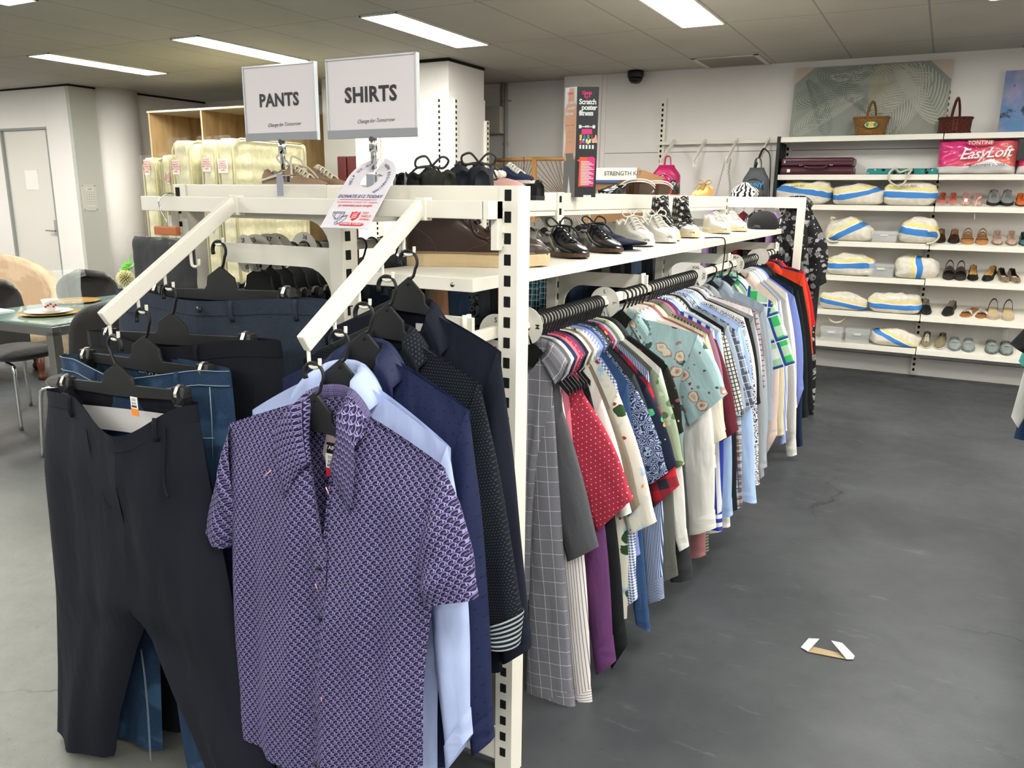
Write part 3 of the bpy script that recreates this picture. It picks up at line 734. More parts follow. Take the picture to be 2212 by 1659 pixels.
y = HK[4][0]-.002
cl, cr = P(146, 815, y), P(392, 838, y)
trouser_hanger(hook_seat('trouser', 4), 'black clip hanger holding the navy dress trousers on the lowest arm hook', cl, cr, 'clip hangers on the trouser arm', flip=-1)
q = lambda a, b: P(a, b, y)
t4 = trousers('trousers', 'navy dress trousers with white striped waistband lining and orange price tag', 'x', 0, [(0, 0)], [(0, 0)], (0, 0), [(0, 0)], [(0, 0)], 0, 0) if False else trousers(
    'trousers', 'navy dress trousers with white striped waistband lining and orange price tag', [NAVYWOOL], y,
    PL([(104, 842), (101, 920), (102, 1000), (112, 1120), (121, 1250), (125, 1450), (126, 1659), (127, 1780)], y),
    PL([(428, 876), (436, 940), (447, 1010), (462, 1090), (487, 1220), (520, 1390), (562, 1560), (590, 1659), (612, 1780)], y),
    P(318, 1335, y), PL([(317, 1345), (296, 1399), (258, 1548), (243, 1659), (236, 1780)], y), PL([(320, 1342), (350, 1416), (406, 1548), (449, 1659), (482, 1780)], y),
    q(104, 842)[1], q(428, 876)[1], dip=.072, D=.036, group='trousers on the sloping arm', loops=(q(182, 880)[0], q(372, 915)[0]), lining=(LININGM, .030, .055), cen=q(296, 900)[0], seed=5, fold=.008)
# slanted pocket slit, fly line and swing tag
m_ = MB()
pk = [q(386, 915), q(391, 960), q(392, 1010), q(398, 1040), q(408, 1058)]
m_.tube(spline([(a, y-.036-.004*i, b) for i, (a, b) in enumerate(pk)], 5), .0035, 6, flat=.5)
m_.build('pocket_opening', INKWOOL, t4)
m_ = MB(); m_.tube(spline([(a, y-.047, b) for a, b in (q(228, 915), q(240, 980), q(262, 1050), q(276, 1080), q(296, 1060))], 5), .0014, 6)
m_.build('fly_stitching', INKWOOL, t4)
def swing_tag(par, px, Y, yy, w, h, text, band, bcol, drop=0.):
    a = at(px[0], px[1], Y=Y); o = Vector((a.x, yy, a.z))
    MB().box(o.x-w/2, o.x+w/2, yy-.0012, yy, o.z-h*.62, o.z).build('price_tag', TAGW, par, label='white swing tag with a price')
    tg = par.children[-1] if False else None
    MB().box(o.x-w/2, o.x+w/2, yy-.0013, yy+.0003, o.z-h, o.z-h*.62).build('price_tag', M('tag_'+band, bcol, .6), par, label=band+' lower half of the price tag')
    m_ = MB().text(text, w*.28, (o.x, yy-.0016, o.z-h*.33), (1, 0, 0), (0, 0, 1))
    for i in range(11): m_.box(o.x-w*.36+i*w*.07, o.x-w*.36+i*w*.07+w*(.03 if i % 3 else .045), yy-.0016, yy-.0012, o.z-h*.56, o.z-h*.44)
    for i in range(2): m_.box(o.x-w*.3, o.x+w*.28, yy-.0016, yy-.0012, o.z-h*(.12+.07*i), o.z-h*(.10+.07*i))
    m_.build('tag_print', M('ink_black', '#222222', .7), par)
swing_tag(t4, (320, 850), y, y-.035, .021, .041, '$6.00', 'orange', '#ef8a2e')

y = HK[3][0]
trouser_hanger(hook_seat('trouser', 3), 'black clip hanger holding the blue jeans', P(191, 757, y), P(445, 788, y), 'clip hangers on the trouser arm')
jw = P(134, 770, y)[1], P(499, 803, y)[1]
jn = trousers('jeans', 'blue denim jeans with pale stitching clipped behind the navy trousers', [DENIM], y,
    PL([(134, 770), (134, 850), (140, 1000), (160, 1250), (190, 1500), (205, 1700), (210, 1780)], y), PL([(499, 803), (505, 860), (514, 960), (515, 1150), (505, 1400), (500, 1659), (500, 1780)], y),
    P(338, 1150, y), PL([(336, 1180), (345, 1400), (353, 1659), (355, 1780)], y), PL([(340, 1180), (370, 1400), (410, 1659), (415, 1780)], y),
    jw[0], jw[1], dip=.03, D=.03, group='trousers on the sloping arm', loops=(P(245, 812, y)[0], P(412, 835, y)[0]), seed=8, backup=.012)
m_ = MB()
for dz in (0, .032):
    pts = [(lerp(P(134, 770, y)[0], P(499, 803, y)[0], u), y-.030*.8*math.sqrt(max(0, 1-(2*u-1)**2))-.0055-(.035*max(0, 1-abs(2*u-1)/.72)*.9), lerp(jw[0], jw[1], u)-.03*max(0, 1-abs(u-.5)/.36)+.002-dz) for u in [i/24 for i in range(25)]]
    m_.tube(pts, .0012, 6)
for dx in (-.004, .0):
    m_.tube([(P(a, b, y)[0]+dx, y-.030, P(a, b, y)[1]) for a, b in ((328, 1390), (336, 1450), (342, 1520), (346, 1590), (349, 1659), (350, 1720))], .001, 5)
m_.tube([P3 for P3 in [(P(a, b, y)[0], y-.033, P(a, b, y)[1]) for a, b in ((428, 945), (455, 938), (488, 938))]], .0012, 5)
m_.tube([P3 for P3 in [(P(a, b, y)[0], y-.031, P(a, b, y)[1]) for a, b in ((478, 830), (482, 900), (484, 985))]], .0012, 5)
m_.build('seam_stitching', STITCH, jn)
m_ = MB()
p = P(330, 812, y); m_.text('L3A 34 WAIST 87', .017, (p[0], y+.012, p[1]+.002), (1, 0, -.05), (0, 0, 1))
m_.tube([(p[0]-.02, y+.013, p[1]+.014), (p[0]+.09, y+.013, p[1]+.009)], .0009, 5)
m_.build('waistband_print', M('print_white', '#dfe3e6', .7), jn)

y = HK[2][0]
trouser_hanger(hook_seat('trouser', 2), 'black clip hanger holding the near-black pleated trousers', P(240, 711, y), P(536, 722, y), 'clip hangers on the trouser arm')
trousers('trousers', 'near-black navy pleated trousers between the jeans and the slate trousers', [INKWOOL], y,
    PL([(191, 716), (195, 800), (215, 1000), (240, 1300), (262, 1659), (265, 1780)], y), PL([(607, 738), (616, 800), (622, 950), (610, 1250), (600, 1659), (600, 1780)], y),
    P(400, 1130, y), PL([(398, 1160), (400, 1659), (400, 1780)], y), PL([(402, 1160), (440, 1659), (445, 1780)], y),
    P(191, 716, y)[1], P(607, 738, y)[1], dip=.02, D=.03, group='trousers on the sloping arm', loops=(P(460, 760, y)[0],), seed=11, crease=.008)
y = HK[0][0]
trouser_hanger(hook_seat('trouser', 0), 'black clip hanger with a white dot, holding the slate blue trousers', P(344, 618, y), P(622, 624, y), 'clip hangers on the trouser arm')
tr = trousers('trousers', 'slate blue trousers with a dark waist button, furthest up the sloping arm', [SLATEW], y,
    PL([(254, 628), (257, 700), (270, 900), (300, 1300), (320, 1600), (325, 1700)], y), PL([(708, 655), (712, 720), (700, 900), (680, 1200), (660, 1600), (655, 1700)], y),
    P(480, 1010, y), PL([(478, 1040), (470, 1600), (468, 1700)], y), PL([(482, 1040), (505, 1600), (508, 1700)], y),
    P(254, 626, y)[1], P(708, 650, y)[1], dip=.012, D=.03, group='trousers on the sloping arm', loops=(P(533, 650, y)[0], P(652, 650, y)[0]), button=P(474, 650, y)[0], seed=14)
m_ = MB(); e = P(474, 650, y)
m_.box(P(465, 672, y)[0], P(528, 672, y)[0], y-.0345, y-.03, P(495, 672, y)[1]-.001, P(495, 672, y)[1]+.0005)
for a, b in ((283, 652), (333, 656)): pass
m_.tube([(P(285, 672, y)[0], y-.020, P(285, 672, y)[1]), (P(345, 674, y)[0], y-.029, P(345, 674, y)[1])], .0012, 5)
m_.build('seam_line', INKWOOL, tr)

# --- five shirts on the other arm, from the lowest hook upwards
FAN = fab('navy_fan_print', '#1c1b36', [('fan', .0145, 0, '#8d83b4')], .8, .45)
FANIN = fab('navy_fan_inside', '#3c3b50', [('fan', .0145, 0, '#77738f')], .8, .3)
PALEBLUE = fab('pale_blue_poplin', '#a9b7de', [('mel', 150, .25, '#b5c2e6')], .75, .4)
DOBBY = fab('navy_dobby', '#1a2140', [('dots', .021, .10, '#080a18'), ('mel', 60, .4, '#222c52')], .6, .4)
KNIT = fab('ink_birdseye', '#0a0e16', [('dots', .0062, .26, '#2b333e')], .9, .3)
MIDN = fab('midnight_cotton', '#0e1320', [('mel', 110, .4, '#141b2b')], .85, .35)
def armhanger(i, label, tilt=0., wing=.19):
    return shirt_hanger(hook_seat('shirt', i), label, wing, tilt, 'shirt hangers on the sloping arm')
def sl(Y, top, arm, o, i, bulge=.01, **k): return dict(top=P(*top, Y), arm=P(*arm, Y), o=P(*o, Y), i=P(*i, Y), bulge=bulge, **k)

Y = HK[4][0]
armhanger(4, 'black hanger inside the purple printed short-sleeved shirt', -.06)
nx, nz = P(710, 872, Y)
s5 = shirt('shirt', 'navy and lilac fan-print short-sleeved shirt with open collar and red price tag', [FAN, FANIN], Y, (nx, nz), .040, (P(493, 916, Y), P(962, 1012, Y)),
    (P(524, 1577, Y), P(914, 1655, Y)), (sl(Y, (499, 918), (520, 1120), (451, 1138), (500, 1182), .004), sl(Y, (957, 1008), (902, 1215), (1031, 1290), (918, 1290), .012, th=.035)),
    D=.036, cat='shirt', group='shirts on the sloping arm', vd=.262, hi=True, collar=.05, tip=.03, buttons=5, bmat=M('button_ink', '#14172a', .2), seed=21, fold=.008,
    hemfn=lambda s, z: lerp(P(524, 1577, Y)[1], P(700, 1668, Y)[1], sstep((s+1)/.75)) if s < -.25 else lerp(P(700, 1668, Y)[1], P(914, 1655, Y)[1], (s+.25)/1.25))
m_ = MB().prism([(-.027, .03), (.027, .062), (.03, -.06), (0, -.075), (-.04, -.012)], lambda a, b, d: (nx+a, Y+.022+d, nz-.098+b), -.001, .001)
m_.build('neck_patch', M('pale_pink_cloth', '#b9a7ae', .85), s5, label='pale pink yoke patch')
MB().box(nx-.024, nx+.032, Y+.016, Y+.019, nz-.104, nz-.083).box(nx-.001, nx+.012, Y+.016, Y+.019, nz-.118, nz-.104).build('brand_label', M('label_black', '#131215', .6), s5, label='black woven label')
MB().text('TAROCASH', .0115, (nx+.004, Y+.0155, nz-.0935), (1, 0, -.06), (.06, 0, 1), bold=.02).text('S', .009, (nx+.0055, Y+.0155, nz-.1115), (1, 0, -.06), (.06, 0, 1), bold=.02).build('label_lettering', M('print_white', '#e6e6e6', .6), s5)
swing_tag(s5, (714, 982), Y, Y+.004, .030, .046, '$8.00', 'red', '#d41f3c')
m_ = MB()
for a, b, c, d in ((622, 1008, 636, 996), (752, 1030, 758, 1044), (716, 1240, 719, 1250), (727, 1480, 728, 1488)):
    p0, p1 = P(a, b, Y), P(c, d, Y); m_.tube([(p0[0], Y-.062 if b < 1100 else Y-.046, p0[1]), (p1[0], Y-.062 if b < 1100 else Y-.046, p1[1])], .0012, 6)
m_.build('pink_stitch', M('thread_pink', '#e0a3a8', .7), s5)

Y = HK[3][0]
armhanger(3, 'black hanger inside the pale blue shirt', -.05)
nx, nz = P(738, 812, Y)
s4 = shirt('shirt', 'plain pale blue long-sleeved shirt hanging behind the purple printed one', [PALEBLUE], Y, (nx, nz), .040, (P(545, 886, Y), P(974, 968, Y)),
    (P(600, 1690, Y), P(945, 1700, Y)), (sl(Y, (550, 888), (590, 1080), (575, 1560), (615, 1570), -.01), sl(Y, (968, 962), (915, 1150), (1017, 1590), (972, 1655), .012, th=.03)),
    D=.034, group='shirts on the sloping arm', vd=.12, hi=True, collar=.052, tip=.03, buttons=6, bmat=M('button_pale', '#d5dbe8', .3), seed=33, fold=.007, cuff=True, stand=.027)
Y = HK[2][0]
armhanger(2, 'black hanger inside the navy dashed-dobby shirt', -.05)
nx, nz = P(792, 762, Y)
shirt('shirt', 'navy long-sleeved shirt with scattered tiny dashes, behind the pale blue one', [DOBBY], Y, (nx, nz), .040, (P(600, 823, Y), P(1016, 888, Y)),
    (P(660, 1640, Y), P(985, 1650, Y)), (sl(Y, (604, 824), (650, 1010), (640, 1480), (680, 1490), -.01), sl(Y, (1012, 884), (960, 1070), (1062, 1600), (1022, 1622), .010, th=.03)),
    D=.033, group='shirts on the sloping arm', vd=.12, hi=True, collar=.05, tip=.045, seed=41, fold=.007, cuff=True, stand=.027)
Y = HK[1][0]
armhanger(1, 'black hanger inside the dark birdseye shirt', -.05)
nx, nz = P(845, 728, Y)
s2 = shirt('shirt', 'near-black birdseye shirt with turned-up striped cuff', [KNIT], Y, (nx, nz), .042, (P(655, 775, Y), P(1042, 832, Y)),
    (P(720, 1480, Y), P(1040, 1490, Y)), (sl(Y, (660, 776), (705, 960), (700, 1350), (735, 1360), -.01), sl(Y, (1036, 828), (985, 1010), (1128, 1330), (1050, 1345), .004, th=.03)),
    D=.033, group='shirts on the sloping arm', vd=.13, hi=True, collar=.05, tip=.03, seed=47, fold=.007, stand=.027)
def cuffband(i, j):
    A, B = P(1129, 1320, Y), P(1046, 1345, Y); C, D_ = P(1120, 1392, Y), P(1050, 1380, Y); a = 2*PI*i
    p, r_ = (lerp(A[0], C[0], j), lerp(A[1], C[1], j)), (lerp(B[0], D_[0], j), lerp(B[1], D_[1], j))
    c = ((p[0]+r_[0])/2, (p[1]+r_[1])/2); return (c[0]+(p[0]-r_[0])/2*math.cos(a)*1.04, Y-.002+.036*math.sin(a)*(1+.1*j), c[1]+(p[1]-r_[1])/2*math.cos(a)), (j*.06, i*.3)
MB().grid(cuffband, 24, 3, 0, True, True).build('cuff', fab('cuff_stripe', '#171c25', [('sv', .0095, .42, '#aab2b4')], .9, .3), s2, label='turned-up black and white striped cuff')
for dx, z0, w_, txt in ((.062, -.05, .05, None),):
    MB().box(nx+.02, nx+.062, Y+.0135, Y+.016, nz-.048, nz-.040).build('brand_label', M('label_grey', '#b7b4a8', .6), s2)
Y = HK[0][0]
armhanger(0, 'black hanger inside the midnight blue shirt beside the white corner post', -.05)
nx, nz = P(890, 672, Y)
s1 = shirt('shirt', 'midnight blue shirt with big spread collar, highest on the sloping arm', [MIDN], Y, (nx, nz), .048, (P(700, 712, Y), P(1083, 760, Y)),
    (P(770, 1440, Y), P(1085, 1450, Y)), (sl(Y, (704, 713), (745, 900), (745, 1340), (778, 1350), -.01), sl(Y, (1078, 756), (1030, 930), (1144, 1400), (1090, 1425), .004, th=.028)),
    D=.033, group='shirts on the sloping arm', vd=.15, hi=True, collar=.07, tip=.055, seed=53, fold=.007, cuff=True, stand=.027)
MB().box(nx+.0, nx+.075, Y+.013, Y+.016, nz-.045, nz-.028).build('brand_label', M('label_white', '#d9d7d2', .6), s1, label='white woven label')
MB().text('PREVIEW', .008, (nx+.035, Y+.0125, nz-.034), (1, 0, 0), (0, 0, 1)).text('REGULAR', .006, (nx+.035, Y+.0125, nz-.0415), (1, 0, 0), (0, 0, 1)).build('label_lettering', M('ink_brown', '#5b3c38', .6), s1) if False else None

# --- packaged black garment at the outer end of the rail
Y = RY-.03
g = thing('packaged_garment', 'folded black garment in clear plastic sleeve on a wire hook', 'packaged clothing', at(360, 570, Y=Y))
c0, c1 = at(290, 510, Y=Y), at(425, 640, Y=Y)
rgp = random.Random(4)
def pad(i, j):
    x = lerp(c0.x, c1.x, i); z = lerp(c0.z, c1.z, j); e = math.sqrt(max(0, 1-(2*i-1)**8))*math.sqrt(max(0, 1-(2*j-1)**8))
    return (x, Y-.022*e-.004*noise.noise(Vector((x*30, z*30, 1))), z), (x, z)
m_ = MB().grid(pad, 24, 24); m_.grid(lambda i, j: (lambda p: ((p[0][0], 2*Y-p[0][1], p[0][2]), p[1]))(pad(1-i, j)), 24, 24)
m_.build('folded_cloth', fab('black_cloth', '#08090b', [('mel', 60, .4, '#101216')], .8, .8), g)
d0, d1 = at(279, 500, Y=Y), at(442, 643, Y=Y)
def film(i, j):
    x = lerp(d0.x, d1.x, i); z = lerp(d0.z, d1.z, j); e = math.sqrt(max(0, 1-(2*i-1)**6))*math.sqrt(max(0, 1-(2*j-1)**6))
    w = noise.noise(Vector((x*26, z*18, 3)))*.006+noise.noise(Vector((x*70+z*30, z*60, 7)))*.003
    return (x, Y-.029*e-w*e-.001, z), (x, z)
PLASTIC = M('clear_film', '#f4f6f6', .05, alpha=.055, spec=.9)
m_ = MB().grid(film, 36, 36); m_.build('plastic_sleeve', PLASTIC, g, label='clear crinkled plastic sleeve')
hp = at(352, 432, Y=Y)
MB().tube(spline([(hp.x+.012, Y+.03, 1.438), (hp.x-.004, Y+.02, 1.441), (hp.x-.014, Y, 1.425), (hp.x-.012, Y, 1.40), (hp.x+.005, Y, 1.375), (hp.x+.006, Y, 1.345)], 6), .0022, 8).build('wire_hook', CHROME, g)
p0, p1 = at(338, 505, Y=Y), at(385, 490, Y=Y)
MB().box(p0.x, p1.x, Y-.008, Y+.008, p0.z-.002, p1.z).build('wooden_bar', M('orange_wood', '#b5673a', .5), g, bevel=.003)

# --- sign holders clamped on the end beam
def rprism(mb, x0, x1, y0, y1, z0, z1, m=0): return mb.box(x0, x1, y0, y1, z0, z1, m)
GREYSTRIP = M('grey_strip', '#8f9296', .35)
ACRYL = M('acrylic_clear', '#ffffff', .03, trans=1., ior=1.3)
INK = M('ink_black_sign', '#2a2a2c', .6)
def sign(word, x0, x1, polex, label, size):
    Y = 1.500; z0, z1 = 1.568, 1.741; cx = (x0+x1)/2
    g = thing('sign_holder', label, 'sign', (polex, Y, 1.42), group='sign holders')
    MB().box(x0+.004, x1-.004, Y-.0035, Y-.001, z0+.016, z1-.003).build('paper', M('sign_paper', '#d9d2d5', .6), g)
    pn = MB().box(x0, x1, Y-.0006, Y+.003, z0+.004, z1).box(x0, x0+.003, Y-.006, Y, z0, z1-.002).box(x1-.002, x1+.0015, Y-.006, Y+.006, z0, z1).box(x0, x1, Y-.006, Y+.004, z1-.0035, z1)
    pn.build('acrylic_frame', M('acrylic_edge', '#cfd3d6', .08, spec=.8), g)
    MB().box(x0, x1+.002, Y-.0075, Y-.003, z0, z0+.019).build('base_strip', GREYSTRIP, g, bevel=.001)
    MB().text(word, size, (cx+.0, Y-.0042, z0+.092), (1, 0, 0), (0, 0, 1), bold=.034, spacing=1.05).build('lettering', INK, g)
    MB().text('Change for Tomorrow', .0118, (cx+.012, Y-.0042, z0+.037), (1, 0, .02), (0, 0, 1), shear=.45, spacing=.95).build('script_lettering', INK, g)
    MB().tube([(polex, Y, 1.50), (polex, Y, z0+.004)], .0062, 14).tube([(polex, Y, z0-.03), (polex, Y, z0+.003)], .0095, 14).build('pole', CHROME, g)
    w_ = .013
    MB().box(polex-w_, polex+w_*.7, Y-.012, Y-.0095, 1.438, 1.489).box(polex-w_, polex+.03, Y-.010, Y+.012, 1.486, 1.489).box(polex-w_, polex+w_*.7, Y+.0, Y+.012, 1.47, 1.489).build('clamp', M('polished_chrome', '#e6e6e6', .05, 1.), g, bevel=.0008)
    return g
sign('PANTS', -1.546, -1.320, -1.434, 'clear-edged sign on a chrome pole reading PANTS', .0405)
sign('SHIRTS', -1.285, -1.036, -1.160, 'clear-edged sign on a chrome pole reading SHIRTS', .045)

# --- donation wobbler hung on the SHIRTS pole, its foot leaning out over the rail
T0 = Vector((-1.1615, 1.486, 1.477)); TV = (Vector((-1.1615, 1.389, 1.372))-T0).normalized(); TU = Vector((1, 0.0, 0))
TN = TV.cross(TU).normalized()      # towards the shopper
if TN.y > 0: TN = -TN
def tg(a, b, d=0.): return T0+TU*a+TV*b+TN*d
g = thing('donation_tag', 'white rounded cardboard tag with a hole asking for a donation', 'tag', tg(0, .143), group=None)
Hh, Wd, Rr, rh = .143, .0665, .0665, .0235
# ring part (with its hole and slit) + the straight lower part
outer = []; inner = []
n_ = 40
m_ = MB(); vs = []; a0, a1 = 96, 96+332
angs = [math.radians(82-16+14-i*(346/ n_)) for i in range(n_+1)]
for d in (0., -.0012):
    for an in angs:
        ca, sa = math.cos(an), math.sin(an)
        if sa < 0 and True:
            k = Wd/max(abs(ca), 1e-3); k2 = (Hh)/max(-sa, 1e-3); ro = min(k, k2)
        else: ro = Rr
        vs.append(tg(ro*ca, -ro*sa, d)); vs.append(tg(rh*ca, -rh*sa, d))
nn = 2*(n_+1); fs = []
for i in range(n_):
    fs += [(2*i, 2*i+2, 2*i+3, 2*i+1), (nn+2*i, nn+2*i+1, nn+2*i+3, nn+2*i+2), (2*i, nn+2*i, nn+2*i+2, 2*i+2), (2*i+1, 2*i+3, nn+2*i+3, nn+2*i+1)]
fs += [(0, 1, nn+1, nn), (2*n_, nn+2*n_, nn+2*n_+1, 2*n_+1)]
# square the two bottom corners
for d, base in ((0., 0), (-.0012, nn)):
    best = {}
    for i, an in enumerate(angs):
        for sx in (-1, 1):
            dd = abs(math.atan2(math.sin(an), math.cos(an))-math.atan2(-Hh, sx*Wd)); dd = min(dd, 2*PI-dd)
            if sx not in best or dd < best[sx][0]: best[sx] = (dd, i)
    for sx in (-1, 1): vs[base+2*best[sx][1]] = tg(sx*Wd, Hh, d)
m_.add(vs, fs, None, 0)
m_.build('card', M('tag_card', '#dcd7de', .6), g)
BL, RD = M('print_blue', '#27336e', .6), M('print_red', '#d2303c', .6)
b_ = MB(); r_ = MB()
for word, sgn, start in (('HELP US GIVE', 1, 196), ('NEW BEGINNING', -1, 60)):
    rad = .0495
    for i, chh in enumerate(word):
        an = math.radians(start-i*9.1)
        if chh == ' ': continue
        ca, sa = math.cos(an), math.sin(an)
        b_.text(chh, .0105, tg(rad*ca, -rad*sa, .0016), TU*sa+TV*ca, TU*ca-TV*sa, bold=.012)
b_.text('DONATE $12 TODAY', .0128, tg(0, .052, .0016), TU, -TV, bold=.015, shear=.12)
r_.add([tg(-.052, .0605, .0016), tg(.052, .0605, .0016), tg(.052, .0618, .0016), tg(-.052, .0618, .0016)], [(0, 1, 2, 3)])
r_.text('so someone in need can receive', .0086, tg(0, .0685, .0016), TU, -TV, shear=.1).text('an essentials pack tonight', .0092, tg(0, .0785, .0016), TU, -TV, bold=.018, shear=.15)
r_.text('RED', .0085, tg(.041, .100, .0016), TU, -TV, bold=.008).text('SHIELD', .0085, tg(.046, .109, .0016), TU, -TV, bold=.008).text('APPEAL', .0085, tg(.046, .118, .0016), TU, -TV, bold=.008)
sh = [(.005, .097), (.012, .099), (.017, .0955), (.022, .099), (.029, .097), (.028, .113), (.017, .123), (.006, .113)]
r_.prism(sh, lambda a, b, d: tg(a-.003, b, d), .0012, .0018)
r_.prism([(-.014, .128), (.046, .128), (.050, .132), (.046, .1365), (-.014, .1365), (-.018, .132)], lambda a, b, d: tg(a, b, d), .0012, .0018)
w__ = MB().text('DONATE TODAY', .0075, tg(.016, .1323, .0024), TU, -TV, bold=.03, spacing=1.05)
for k_ in range(3): w__.prism([(.007+.003, .103+.0055*k_+.002), (.024, .100+.0055*k_), (.024, .1018+.0055*k_), (.010, .1068+.0055*k_)], lambda a, b, d: tg(a-.003, b, d), .0018, .0024)
def outl(mb, pts, r=.0005): mb.tube([tg(a, b, .0016) for a, b in pts], r, 5)
outl(b_, [(-.05, .098), (-.018, .098), (-.017, .103), (-.019, .111), (-.028, .120), (-.036, .120), (-.048, .108), (-.05, .098)]); outl(b_, [(-.05, .1015), (-.018, .1015)]); outl(b_, [(-.042, .102), (-.041, .112), (-.033, .119)]); outl(b_, [(-.026, .102), (-.027, .112), (-.031, .119)])
outl(b_, [(-.02, .110), (-.006, .107), (-.007, .118), (-.014, .127), (-.022, .133), (-.03, .134), (-.032, .129), (-.025, .124), (-.018, .118), (-.02, .110)]); outl(b_, [(-.0195, .1125), (-.0062, .1095)]); outl(b_, [(-.026, .1245), (-.022, .133)])
b_.build('blue_print', BL, g); r_.build('red_print', RD, g); w__.build('white_print', M('print_white', '#f0f0f0', .6), g)
